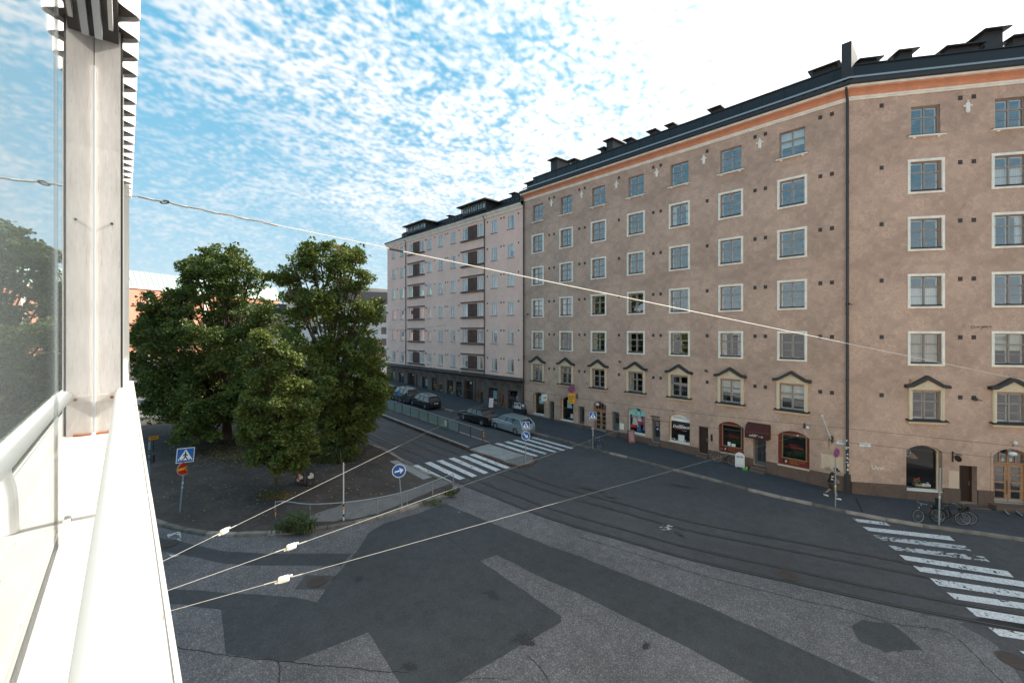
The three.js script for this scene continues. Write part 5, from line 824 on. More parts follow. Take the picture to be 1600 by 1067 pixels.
  part('glass_sheet', B(1.70, 3.50, Y - 0.601, Y + 1.8, -0.1395, -0.136), gl, balcony); part('glass_sheet', B(-2.2, 1.72, Y - 0.601, Y + 1.8, -0.144, -0.1405), gl, balcony); part('glass_sheet', B(3.58, 6.98, Y - 0.601, Y + 1.8, -0.1395, -0.136), gl, balcony);
  part('added_dark_panel', B(-2.2, 6.98, Y - 0.7, Y + 1.8, -0.26, -0.25), std({ color: lin(0.19, 0.20, 0.205), roughness: 0.9 }), balcony);  // made-up panel, added behind the glass to keep the bright room from showing
  // frames of the sliding windows above
  part('blind_rail', [B(-1.8, 3.30, Y + 1.62, Y + 1.68, -0.125, -0.095)], M.steel, balcony); part('blind_rail', [B(-1.8, 3.2, Y + 1.64, Y + 1.69, -0.068, -0.05)], M.whiteDull, balcony); part('head_frame', B(-2.2, 3.49, Y + 1.72, Y + 1.8, -0.146, -0.03), mDark, balcony);
  // corrugated parapet of the balcony above: a sine sheet and its dark soffit
  const wl = 0.245, pts = []; const U0 = -2.4, U1 = 7.7, cor = u => 0.016 + 0.048 * Math.sin(u / wl * 2 * Math.PI);
  const N = Math.round((U1 - U0) / wl * 16); for (let i = 0; i <= N; i++) { const u = U0 + (U1 - U0) * i / N; pts.push([u, cor(u)]); }
  { const pos = []; const yb = Y + 1.78, yt = Y + 3.0; for (const off of [0, -0.008]) for (let i = 0; i < N; i++) { const a = pts[i], b = pts[i + 1]; pos.push(a[0], yb, z(a[1] + off), b[0], yb, z(b[1] + off), b[0], yt, z(b[1] + off), a[0], yb, z(a[1] + off), b[0], yt, z(b[1] + off), a[0], yt, z(a[1] + off)); } for (let i = 0; i < N; i++) { const a = pts[i], b = pts[i + 1]; pos.push(a[0], yb, z(a[1]), b[0], yb, z(b[1]), b[0], yb, z(b[1] - 0.008), a[0], yb, z(a[1]), b[0], yb, z(b[1] - 0.008), a[0], yb, z(a[1] - 0.008)); }
    const g = new THREE.BufferGeometry(); g.setAttribute('position', new THREE.Float32BufferAttribute(pos, 3)); g.setAttribute('uv', new THREE.Float32BufferAttribute(new Float32Array(pos.length / 3 * 2), 2)); g.computeVertexNormals(); part('corrugated_sheet', toCreasedNormals(g, 0.6), M.white, balcony); }
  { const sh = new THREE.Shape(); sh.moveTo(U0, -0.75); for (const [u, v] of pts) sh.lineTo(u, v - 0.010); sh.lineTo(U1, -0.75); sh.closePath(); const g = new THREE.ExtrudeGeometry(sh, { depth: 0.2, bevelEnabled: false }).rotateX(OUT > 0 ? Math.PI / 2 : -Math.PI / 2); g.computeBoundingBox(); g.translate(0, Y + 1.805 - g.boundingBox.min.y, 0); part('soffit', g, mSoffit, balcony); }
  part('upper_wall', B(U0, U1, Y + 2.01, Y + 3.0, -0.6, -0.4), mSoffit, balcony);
  // dim room behind the glass
  part('room', [B(-2.2, 7.1, Y - 0.7, Y - 0.62, -0.62, -0.16), B(-2.2, 7.1, Y + 1.81, Y + 1.85, -0.62, -0.2)], M.room, balcony);
}
// ================================================================ SIGNS AND STREET FURNITURE
const H_PAVE = 0.12;
const byWall = (px, out) => { const p = worldA(fA(px, 700, out)[0], 0, out); p.y = ground(p.x, p.z) + H_PAVE; return p; };
const scaleAt = p => -p.z / FPX;                      // metres per picture pixel at a point
const faceTurn = (p, bias = 0) => Math.atan2(-p.x, -p.z) + bias;   // turned roughly to where traffic comes from
const pedFace = canvasMat(256, 256, (g) => { g.fillStyle = '#e9edf0'; g.fillRect(0, 0, 256, 256); g.fillStyle = '#1d5fb0'; g.fillRect(10, 10, 236, 236); g.fillStyle = '#f3f5f6'; g.beginPath(); g.moveTo(128, 22); g.lineTo(238, 214); g.lineTo(18, 214); g.fill(); g.fillStyle = '#15181c'; g.beginPath(); g.arc(128, 76, 13, 0, 7); g.fill(); g.lineWidth = 17; g.strokeStyle = '#15181c'; g.lineCap = 'round'; g.beginPath(); g.moveTo(128, 98); g.lineTo(126, 140); g.lineTo(108, 186); g.moveTo(126, 140); g.lineTo(150, 186); g.moveTo(126, 102); g.lineTo(98, 132); g.moveTo(130, 102); g.lineTo(156, 134); g.stroke(); for (const x of [40, 80, 152, 192]) g.fillRect(x, 192, 22, 18); });
const arrowFace = (rot) => canvasMat(256, 256, (g) => { g.fillStyle = '#e4e8ea'; g.fillRect(0, 0, 256, 256); g.fillStyle = '#1c58a8'; g.beginPath(); g.arc(128, 128, 114, 0, 7); g.fill(); g.translate(128, 128); g.rotate(rot); g.fillStyle = '#f4f6f7'; g.fillRect(-82, -14, 120, 28); g.beginPath(); g.moveTo(86, 0); g.lineTo(22, -54); g.lineTo(8, -38); g.lineTo(44, 0); g.lineTo(8, 38); g.lineTo(22, 54); g.fill(); });
const noEntryFace = canvasMat(256, 256, (g) => { g.fillStyle = '#b9281f'; g.fillRect(0, 0, 256, 256); g.fillStyle = '#e2b01f'; g.fillRect(18, 104, 220, 46); g.strokeStyle = '#d9c9bd'; g.lineWidth = 6; g.beginPath(); g.arc(128, 128, 124, 0, 7); g.stroke(); g.fillStyle = '#d8d8d0'; g.beginPath(); g.arc(196, 182, 14, 0, 7); g.fill(); g.fillStyle = '#4a2a12'; g.fillRect(150, 196, 18, 12); });
function squareSign(t, y, s, mat, tilt = 0) { const q = sub('sign_plate', t, [0, y, 0.05], [0, 0, tilt]); part('plate', rbx(s, s, 0.03, 0.012), M.galv, q); part('sign_face', plane(s * 0.985, s * 0.985, 0, 0, 0.018), mat, q); return q; }
function roundSign(t, y, r, mat, tilt = 0) { const q = sub('sign_plate', t, [0, y, 0.05], [0, 0, tilt]); part('plate', new THREE.CylinderGeometry(r, r, 0.03, 36).rotateX(Math.PI / 2), M.galv, q); part('sign_face', new THREE.CircleGeometry(r * 0.985, 36).translate(0, 0, 0.018), mat, q); return q; }
const blueGrey = std({ color: lin(0.20, 0.27, 0.31), roughness: 0.55, metalness: 0.3 });
{ // crossing sign with a bent no entry disc
  const p = gp(280.5, 800, H_PAVE), k = scaleAt(p), t = thing('road_sign', 'blue crossing sign above a bent red and yellow no entry disc on a grey post', 'sign', p, faceTurn(p, 0.15)); t.rotation.z = -0.075;
  part('post', cyl(0.04, 0.04, 97 * k, 12), blueGrey, t); squareSign(t, 88 * k, 23 * k, pedFace, 0.0);
  const r = 10.5 * k, g = new THREE.CylinderGeometry(r, r, 0.02, 36, 1).rotateX(Math.PI / 2), f = new THREE.CircleGeometry(r * 0.99, 36, 0, Math.PI * 2).translate(0, 0, 0.013);
  const q = sub('sign_plate', t, [0, 67.5 * k, 0.05], [0, 0.35, 0.12]); const bend = geo => { const a = geo.attributes.position; for (let i = 0; i < a.count; i++) { const x = a.getX(i); if (x > r * 0.45) { const e = x - r * 0.45; a.setZ(i, a.getZ(i) - e * 1.1); a.setX(i, r * 0.45 + e * 0.45); } } geo.computeVertexNormals(); return geo; };
  part('plate', bend(g), M.galv, q); part('sign_face', bend(f), noEntryFace, q); part('sticker', bx(0.06, 0.1, 0.01, 0, 45 * k, 0.042), M.whiteDull, t); part('sticker', bx(0.06, 0.08, 0.01, 0, 38 * k, 0.042), M.whiteDull, t);
}
{ const p = gp(628, 793.5, H_PAVE), k = scaleAt(p), t = thing('road_sign', 'round blue keep right sign with white arrow behind a low railing', 'sign', p, faceTurn(p, 0.05)); t.rotation.z = 0.08; part('post', cyl(0.03, 0.03, 70 * k, 10), M.galv, t); roundSign(t, 59 * k, 10.6 * k, arrowFace(-0.12)); }
{ const p = gp(821.5, 724, 0.135), k = scaleAt(p), t = thing('road_sign', 'blue crossing sign over a round arrow sign on the cobbled island tip', 'sign', p, faceTurn(p, 0.12)); part('post', cyl(0.035, 0.035, 66 * k, 10), M.galv, t); squareSign(t, 59.5 * k, 12.2 * k, pedFace); roundSign(t, 43.5 * k, 6.9 * k, arrowFace(0.75)); }
{ const p = gp(926.5, 701, H_PAVE), k = scaleAt(p), t = thing('road_sign', 'blue crossing sign on a post with a bicycle chained to it', 'sign', p, faceTurn(p, 0.1)); part('post', cyl(0.035, 0.035, 58 * k, 10), M.galv, t); squareSign(t, 51.5 * k, 11.6 * k, pedFace); part('small_disc', new THREE.CylinderGeometry(0.1, 0.1, 0.05, 16).rotateX(Math.PI / 2).translate(-0.02, 31.5 * k, 0.05), M.galv, t); part('lock_box', bx(0.09, 9 * k, 0.07, 0.01, 24 * k, 0.05), M.galv, t); }
{ const p = gp(1306, 792, H_PAVE), k = scaleAt(p), t = thing('road_sign', 'round no parking sign seen nearly edge on beside the walking person', 'sign', p, faceTurn(p, 1.05)); part('post', cyl(0.03, 0.035, 94 * k, 10), M.galv, t); roundSign(t, 85 * k, 7.8 * k, noParking()); part('yellow_band', cyl(0.037, 0.037, 0.12, 10, 0, 27 * k, 0), std({ color: lin(0.65, 0.5, 0.05) }), t); part('white_band', cyl(0.037, 0.037, 0.1, 10, 0, 31 * k, 0), M.white, t); }
{ const p = gp(1468, 820, H_PAVE), k = scaleAt(p), t = thing('steel_post', 'plain galvanised post beside the parked black bicycles', 'post', p, 0); t.rotation.z = -0.02; part('post', cyl(0.04, 0.04, 90 * k, 12), M.galv, t); part('band', cyl(0.045, 0.045, 0.1, 12, 0, 42 * k, 0), M.whiteDull, t); part('cap', cyl(0.042, 0.02, 0.03, 12, 0, 90 * k, 0), M.pipe, t); }
{ const p = gp(233, 742, H_PAVE), k = scaleAt(p), t = thing('blue_post', 'leaning blue grey post with black clamps near the balcony edge', 'post', p, 0.2); part('post', cyl(0.06, 0.06, 52 * k, 12), blueGrey, t); part('clamp', [0.45, 0.62, 0.7].map(f => cyl(0.07, 0.07, 0.1, 12, 0, 52 * k * f, 0)), M.black, t); part('control_box', bx(0.16, 0.5, 0.2, 0.16, 25 * k, 0), M.pipe, t); }
{ const p = gp(239, 705, H_PAVE), k = scaleAt(p), t = thing('taxi_sign', 'small yellow plate sign with black letters on a thin post', 'sign', p, faceTurn(p, 0.2)); part('post', cyl(0.03, 0.03, 24 * k, 8), M.pipe, t); const q = sub('sign_plate', t, [0, 21 * k, 0.05], [0, 0, 0.05]); part('plate', rbx(13 * k, 6 * k, 0.03, 0.01), M.pipe, q); part('sign_face', plane(12.6 * k, 5.6 * k, 0, 0, 0.018), canvasMat(128, 58, (g) => { g.fillStyle = '#d9961c'; g.fillRect(0, 0, 128, 58); g.fillStyle = '#20180c'; g.font = 'bold 34px sans-serif'; g.textAlign = 'center'; g.fillText('TAXI', 64, 42); }), q); }
{ // tall thin pole with black and yellow bands
  const p = gp(536.5, 813, H_PAVE), k = scaleAt(p), t = thing('slim_pole', 'slim white pole with black and yellow bands by the low railing', 'pole', p, 0); part('pole', cyl(0.035, 0.03, 90 * k, 12), M.whiteDull, t); part('black_band', [cyl(0.04, 0.04, 0.12, 12, 0, 6 * k, 0), cyl(0.04, 0.04, 0.12, 12, 0, 22 * k, 0)], M.black, t); part('yellow_band', cyl(0.04, 0.04, 0.16, 12, 0, 17 * k, 0), std({ color: lin(0.65, 0.35, 0.03) }), t);
}
{ // low guard railing round the corner of the square
  const base = [[430, 809], [484, 814], [536, 811], [590, 803], [636, 791], [676, 775], [708, 762]], t = thing('guard_railing', 'low curved galvanised tube railing at the corner of the paved square', 'railing', [0, 0, 0]);
  const b = base.map(([x, y]) => gp(x, y, H_PAVE)), hgt = 0.82, top = b.map(q => q.clone().add(V3(0, hgt, 0)));
  part('rail', tube([b[0].clone().add(V3(0, 0.15, 0)), b[0].clone().add(V3(0.0, 0.7, 0)), top[0].clone().lerp(top[1], 0.12), ...top.slice(1)], 0.024, 120, 8), M.galv, t); const lo = b.slice(3).map(q => q.clone().add(V3(0, 0.34, 0)));
  b.forEach((q, i) => part('rail_post', bar(q, top[i], 0.022, 8), M.galv, t)); const mk = std({ color: lin(0.55, 0.05, 0.02) }), my = std({ color: lin(0.7, 0.38, 0.03) }); part('red_band', [bar(b[0].clone().add(V3(0, 0.28, 0)), b[0].clone().add(V3(0, 0.42, 0)), 0.03, 8), bar(top[0].clone().lerp(top[1], 0.13), top[0].clone().lerp(top[1], 0.19), 0.03, 8)], mk, t); part('yellow_band', [bar(b[0].clone().add(V3(0, 0.14, 0)), b[0].clone().add(V3(0, 0.28, 0)), 0.03, 8), bar(top[0].clone().lerp(top[1], 0.19), top[0].clone().lerp(top[1], 0.27), 0.03, 8)], my, t);
}
{ // glazed railing of the tram platform
  const e = gp(754.5, 690.5, 0.245), n = 17, stepM = 1.62, t = thing('platform_railing', 'long tram platform railing with greenish glass panels and dark posts', 'railing', e, Math.atan2(axA[1], -axA[0])), rise = SLOPE * stepM, L = 0.95;
  const gm = new THREE.MeshPhysicalMaterial({ color: lin(0.62, 0.74, 0.70), roughness: 0.25, transmission: 0.75, thickness: 0 });
  for (let i = 0; i < n; i++) { part('post', bx(0.05, L, 0.05, i * stepM, L / 2 + rise * i, 0), M.pipe, t); if (i >= 2 && i < n - 1) { part('glass_panel', new THREE.BoxGeometry(stepM - 0.1, 0.72, 0.012), gm, t, [(i + 0.5) * stepM, 0.48 + rise * (i + 0.5), 0], [0, 0, Math.atan2(rise, stepM)]); } }
  part('handrail', bar(V3(-0.05, L, 0), V3((n - 1) * stepM, L + rise * (n - 1), 0), 0.028, 8), M.galv, t);
  part('marker_post', [bx(0.09, 0.7, 0.04, -0.06, 0.5, 0)], std({ color: lin(0.55, 0.05, 0.03) }), t); part('marker_band', [bx(0.092, 0.12, 0.045, -0.06, 0.74, 0), bx(0.092, 0.12, 0.045, -0.06, 0.5, 0)], std({ color: lin(0.75, 0.5, 0.04) }), t);
  part('timetable', plane(0.34, 0.5, 3.2 * stepM, 0.5 + rise * 3.2, 0).rotateY(0).translate(0, 0, -0.03), M.whiteDull, t); part('timetable', bx(0.36, 0.52, 0.02, 3.2 * stepM, 0.5 + rise * 3.2, 0.03), M.whiteDull, t);
}
{ // two service boxes plastered with posters
  const mk = seed => canvasMat(128, 256, (g) => { const r = rng(seed); g.fillStyle = '#3a3836'; g.fillRect(0, 0, 128, 256); for (let i = 0; i < 7; i++) { g.fillStyle = ['#cfcac0', '#b23030', '#e2ded6', '#8fa3ad', '#d8cfa8'][Math.floor(r() * 5)]; g.fillRect(r() * 70, r() * 120, 30 + r() * 40, 30 + r() * 50); } g.fillStyle = '#9c9a96'; for (let i = 0; i < 6; i++) g.fillRect(r() * 100, 150 + r() * 90, 10 + r() * 20, 5); });
  [[468, 757, 21, 11, 7, 'graffitied dark service cabinet under the lime trees'], [484.5, 758, 22, 10, 8, 'service cabinet with a red and white poster under the lime trees']].forEach(([px, py, h, w, s, l]) => { const p = gp(px, py, H_PAVE), k = scaleAt(p), t = thing('service_cabinet', l, 'cabinet', p, 0.6); part('body', rbx(w * k, h * k, 0.3, 0.02, 0, h * k / 2, 0), M.pipe, t); part('poster_face', plane(w * k * 0.94, h * k * 0.94, 0, h * k / 2, 0.154), mk(s), t); part('roof', rbx(w * k + 0.05, 0.05, 0.36, 0.015, 0, h * k + 0.02, 0), M.pipe, t); });
}
{ const p = gp(333, 688, H_PAVE), k = scaleAt(p), t = thing('litter_bin', 'black litter bin beside the thick lime trunk', 'bin', p, 0.4); part('body', cyl(0.19, 0.22, 15 * k * 0.8, 16, 0, 2 * k, 0), M.black, t); part('rim', new THREE.TorusGeometry(0.22, 0.025, 6, 20).rotateX(Math.PI / 2).translate(0, 14 * k, 0), M.pipe, t); part('stand', bx(0.1, 3 * k, 0.1, 0, 1.5 * k, 0), M.pipe, t); }
function aBoard(px, py, label, boardM, edgeM, turn, h = 1.05) { const p = gp(px, py, H_PAVE), t = thing('pavement_board', label, 'sandwich board', p, turn); for (const s of [-1, 1]) { const q = sub('panel', t, [0, 0, s * 0.24], [-s * 0.22, 0, 0]); part('board', rbx(0.6, h, 0.03, 0.01, 0, h / 2, 0), edgeM, q); part('board_face', plane(0.5, h - 0.16, 0, h / 2 + 0.02, s * 0.017).rotateY(0), boardM, q); if (s < 0) q.children[1].material = edgeM; } part('hinge', bx(0.5, 0.04, 0.06, 0, h * 0.97, 0), edgeM, t); return t; }
const menuFace = canvasMat(128, 200, (g) => { g.fillStyle = '#8d5a5a'; g.fillRect(0, 0, 128, 200); g.fillStyle = '#e6dcd8'; for (let i = 0; i < 9; i++) strokes(g, 14, 12 + i * 20, 100, 10, 9, i + 2); });
aBoard(986, 691, 'reddish wooden sandwich board with a white shape on top before the boutique window', menuFace, std({ color: lin(0.22, 0.09, 0.08), roughness: 0.7 }), ROT_A + 1.0);
const whiteSheet = canvasMat(128, 200, (g) => { g.fillStyle = '#e8e9ea'; g.fillRect(0, 0, 128, 200); g.fillStyle = '#8a8d92'; for (let i = 0; i < 7; i++) strokes(g, 20, 30 + i * 22, 88, 8, 9, i); });
aBoard(768, 637, 'red framed sandwich board with white sheet outside the dark stone shops', whiteSheet, std({ color: lin(0.5, 0.06, 0.03), roughness: 0.6 }), ROT_A + 0.5, 1.15);
{ // white oval stand with posters
  const p = byWall(1156.5, 0.5), k = scaleAt(p), t = thing('poster_stand', 'white round topped poster stand leaning by the red shop window', 'poster stand', p, ROT_A + 0.15); const w = 13 * k / 2, h = 24 * k, s = new THREE.Shape(); s.moveTo(-w, 0.08); s.lineTo(w, 0.08); s.lineTo(w, h - w); s.absarc(0, h - w, w, 0, Math.PI, false); s.closePath(); part('board', ext(s, 0.05, 0.01, -0.025, 1, 16), M.white, t);
  part('poster_face', plane(w * 1.6, h * 0.66, 0, h * 0.46, 0.04), canvasMat(128, 180, (g) => { g.fillStyle = '#cfd0d0'; g.fillRect(0, 0, 128, 180); g.fillStyle = '#a9785f'; g.fillRect(10, 6, 50, 22); g.fillRect(70, 6, 46, 22); g.fillStyle = '#eceded'; g.fillRect(12, 40, 104, 100); g.fillStyle = '#9a9a9c'; for (let i = 0; i < 6; i++) strokes(g, 20, 48 + i * 15, 86, 7, 8, i + 3); }), t); part('foot', [bx(0.06, 0.06, 0.5, -w * 0.7, 0.05, 0), bx(0.06, 0.06, 0.5, w * 0.7, 0.05, 0)], M.galv, t);
}
{ const p = byWall(1165, 0.75), t = thing('green_toy_crate', 'small green crate with yellow balls at the foot of the poster stand', 'crate', p, ROT_A + 0.2); part('crate', rbx(0.3, 0.16, 0.2, 0.02, 0, 0.08, 0), std({ color: lin(0.03, 0.3, 0.09) }), t); part('ball', [new THREE.SphereGeometry(0.06, 10, 8).translate(0.09, 0.19, 0), new THREE.SphereGeometry(0.055, 10, 8).translate(-0.05, 0.18, 0.03)], std({ color: lin(0.7, 0.5, 0.06) }), t); }
{ // newspaper stand between the houses
  const p = worldA(-27.9, 0, 0.75); p.y = ground(p.x, p.z) + H_PAVE; const t = thing('newspaper_rack', 'dark rack of small posters standing where the two houses meet', 'rack', p, ROT_A); part('rack_frame', [bx(1.7, 0.5, 0.4, 0, 0.25, 0), bx(0.06, 1.0, 0.06, -0.8, 0.5, 0), bx(0.06, 1.0, 0.06, 0.8, 0.5, 0)], M.black, t); const cs = [['#b33a32', '#e8e6e0'], ['#30343c', '#d9dde0'], ['#e9e9e6', '#30343c']]; cs.forEach(([a, b], i) => part('poster', rbx(0.46, 0.62, 0.03, 0.01, -0.56 + i * 0.54, 0.8, 0.06), canvasMat(64, 86, (g) => { g.fillStyle = b; g.fillRect(0, 0, 64, 86); g.fillStyle = a; g.fillRect(8, 10, 48, 34); strokes(g, 8, 56, 48, 14, 5, i); }), t));
}
for (const [a, b, l] of [[[1565, 794], [1577, 806], 'short steel bicycle ramp bar in front of the lettered wooden door'], [[1583, 796], [1598, 808], 'second steel bicycle ramp bar beside the lettered wooden door']]) { const p = gp(...a, H_PAVE), q = gp(...b, H_PAVE), t = thing('ramp_bar', l, 'bar', p.clone().setY(p.y)); part('channel', [bar(V3(0, 0.07, 0), q.clone().sub(p).add(V3(0, 0.07, 0)), 0.05, 6)], M.galv, t); part('foot', [bx(0.06, 0.08, 0.06, 0, 0.04, 0), bx(0.06, 0.08, 0.06, q.x - p.x, q.y - p.y + 0.04, q.z - p.z)], M.pipe, t); }

// ================================================================ WIRES
const wireM = std({ color: lin(0.33, 0.32, 0.30), roughness: 0.6, metalness: 0.2 }), wireDark = std({ color: lin(0.06, 0.06, 0.062), roughness: 0.6 });
const insul = merge([rbx(0.15, 0.085, 0.07, 0.022), bx(0.022, 0.02, 0.075, 0.0, 0, 0), bx(0.05, 0.02, 0.02, 0.09, 0.025, 0), bx(0.05, 0.02, 0.02, -0.09, -0.025, 0)]);
function at(px, py, D) { const [x, y] = ray(px, py); return V3(x * D, EYE + y * D, -D); }
function guy(label, near, nearD, end, hooks) {
  const a = at(near[0], near[1], nearD), b = end, d = b.clone().sub(a).normalize(), t = thing('guy_wire', label, 'wire', [0, 0, 0]);
  const vA = a.x * vax[0] + a.z * vax[1], vd = d.x * vax[0] + d.z * vax[1], s = a.clone().addScaledVector(d, -(vA + 0.62) / vd);
  part('wire', bar(s, b, 0.004, 6), wireM, t); const o = part('insulator', insul, M.white, t, a.toArray()); o.quaternion.setFromUnitVectors(V3(1, 0, 0), d);
  part('wire_clip', [bar(a.clone().addScaledVector(d, 0.1), a.clone().addScaledVector(d, 0.26), 0.009, 6), bar(a.clone().addScaledVector(d, -0.26), a.clone().addScaledVector(d, -0.08), 0.009, 6)], wireM, t); part('wall_hook', [new THREE.TorusGeometry(0.05, 0.012, 6, 12).translate(b.x, b.y, b.z), new THREE.SphereGeometry(0.05, 8, 6).translate(s.x, s.y, s.z)], M.pipe, t);
  for (const f of hooks ?? []) { const q = s.clone().lerp(b, f), h = part('insulator', insul, M.whiteDull, t, q.toArray()); h.quaternion.setFromUnitVectors(V3(1, 0, 0), d); }
  return t;
}
const wA = (px, py, out = 0) => { const p = fA(px, py, out); return worldA(p[0], p[1], out); };
guy('pale guy wire with white insulator running to the hook beside the pink house', [350, 830], 7.6, wA(826, 598, 0.02), []);
guy('pale guy wire with white insulator crossing above the zebra stripes and island tip', [455, 854], 6.8, wA(1052, 642, 0.02), []);
guy('pale guy wire with white insulator ending at the red shop window', [443, 905], 6.2, wA(1256, 678, 0.02), [0.955]);
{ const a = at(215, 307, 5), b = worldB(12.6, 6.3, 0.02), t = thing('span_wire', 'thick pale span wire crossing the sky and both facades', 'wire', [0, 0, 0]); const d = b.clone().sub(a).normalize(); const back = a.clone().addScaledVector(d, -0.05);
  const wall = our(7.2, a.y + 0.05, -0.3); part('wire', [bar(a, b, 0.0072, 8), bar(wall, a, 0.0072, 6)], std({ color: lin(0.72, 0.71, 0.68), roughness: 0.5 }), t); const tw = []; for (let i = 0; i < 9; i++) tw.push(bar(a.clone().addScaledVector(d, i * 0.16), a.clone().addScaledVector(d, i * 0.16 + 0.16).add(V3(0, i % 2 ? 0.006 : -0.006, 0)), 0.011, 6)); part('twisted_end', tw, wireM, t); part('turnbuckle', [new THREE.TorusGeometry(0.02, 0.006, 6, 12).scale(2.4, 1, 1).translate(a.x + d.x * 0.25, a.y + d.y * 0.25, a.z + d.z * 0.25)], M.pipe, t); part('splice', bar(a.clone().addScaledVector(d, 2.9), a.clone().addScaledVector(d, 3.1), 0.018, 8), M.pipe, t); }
// contact wires over the tracks
tracks.forEach((c, i) => { const pts = c.filter((_, k) => k % 8 === 0).map(p => V3(p.x, ground(p.x, p.z) + 5.7, p.z)); const t = thing('contact_wire', i ? 'thin dark tram contact wire close to the shop fronts' : 'thin dark tram contact wire above the middle of the street', 'wire', [0, 0, 0]); part('wire', tube(pts, 0.008, 160, 5), wireDark, t); });
// small hooks and stubs on the facade
for (const [px, py, B, l] of [[826, 491, false, 'small dark wire hook high beside the drainpipe at the house joint'], [820, 556, false, 'dark wire hook level with the first pedimented window at the house joint'], [970, 565, false, 'dark wire hook beside the third pedimented window'], [1105, 579, false, 'dark wire hook beside the sixth pedimented window'], [1521, 623, true, 'dark wire hook between the pedimented windows of the wider wing'], [1326, 475, false, 'dark wire clamp on the corner downpipe']]) { const p = B ? fB(px, py) : fA(px, py), t = facadeThing('wire_hook', l, 'hook', p, B, p[1]); part('bolt', new THREE.CylinderGeometry(0.04, 0.04, 0.14, 8).rotateX(Math.PI / 2).translate(0, 0, 0.07), M.pipe, t); part('eye', new THREE.TorusGeometry(0.09, 0.03, 6, 12).translate(0, 0, 0.18), M.pipe, t); part('arm', bar(V3(0, 0, 0.12), V3(0.24, -0.06, 0.3), 0.025), M.pipe, t); }

// ================================================================ CARS
const tyreG = new THREE.TorusGeometry(0.255, 0.085, 10, 28).scale(1, 1, 1.15), rimG = (() => { const l = [new THREE.CylinderGeometry(0.2, 0.2, 0.12, 24).rotateX(Math.PI / 2).scale(1, 1, 0.6)]; for (let i = 0; i < 5; i++) l.push(bx(0.06, 0.2, 0.03, 0, 0.1, 0.05).rotateZ(i * 1.2566)); l.push(new THREE.TorusGeometry(0.2, 0.02, 6, 24).translate(0, 0, 0.04)); return merge(l); })();
const carGlass = new THREE.MeshPhysicalMaterial({ color: lin(0.012, 0.015, 0.018), roughness: 0.03, ior: 1.6, clearcoat: 1, clearcoatRoughness: 0.02 });
const lampRed = new THREE.MeshPhysicalMaterial({ color: lin(0.35, 0.015, 0.015), roughness: 0.15, clearcoat: 1 }), lampClear = new THREE.MeshPhysicalMaterial({ color: lin(0.7, 0.72, 0.74), roughness: 0.1, clearcoat: 1 });
const plateM = canvasMat(128, 30, (g) => { g.fillStyle = '#e8e8e4'; g.fillRect(0, 0, 128, 30); g.fillStyle = '#22262c'; strokes(g, 22, 7, 90, 17, 7, 3); });
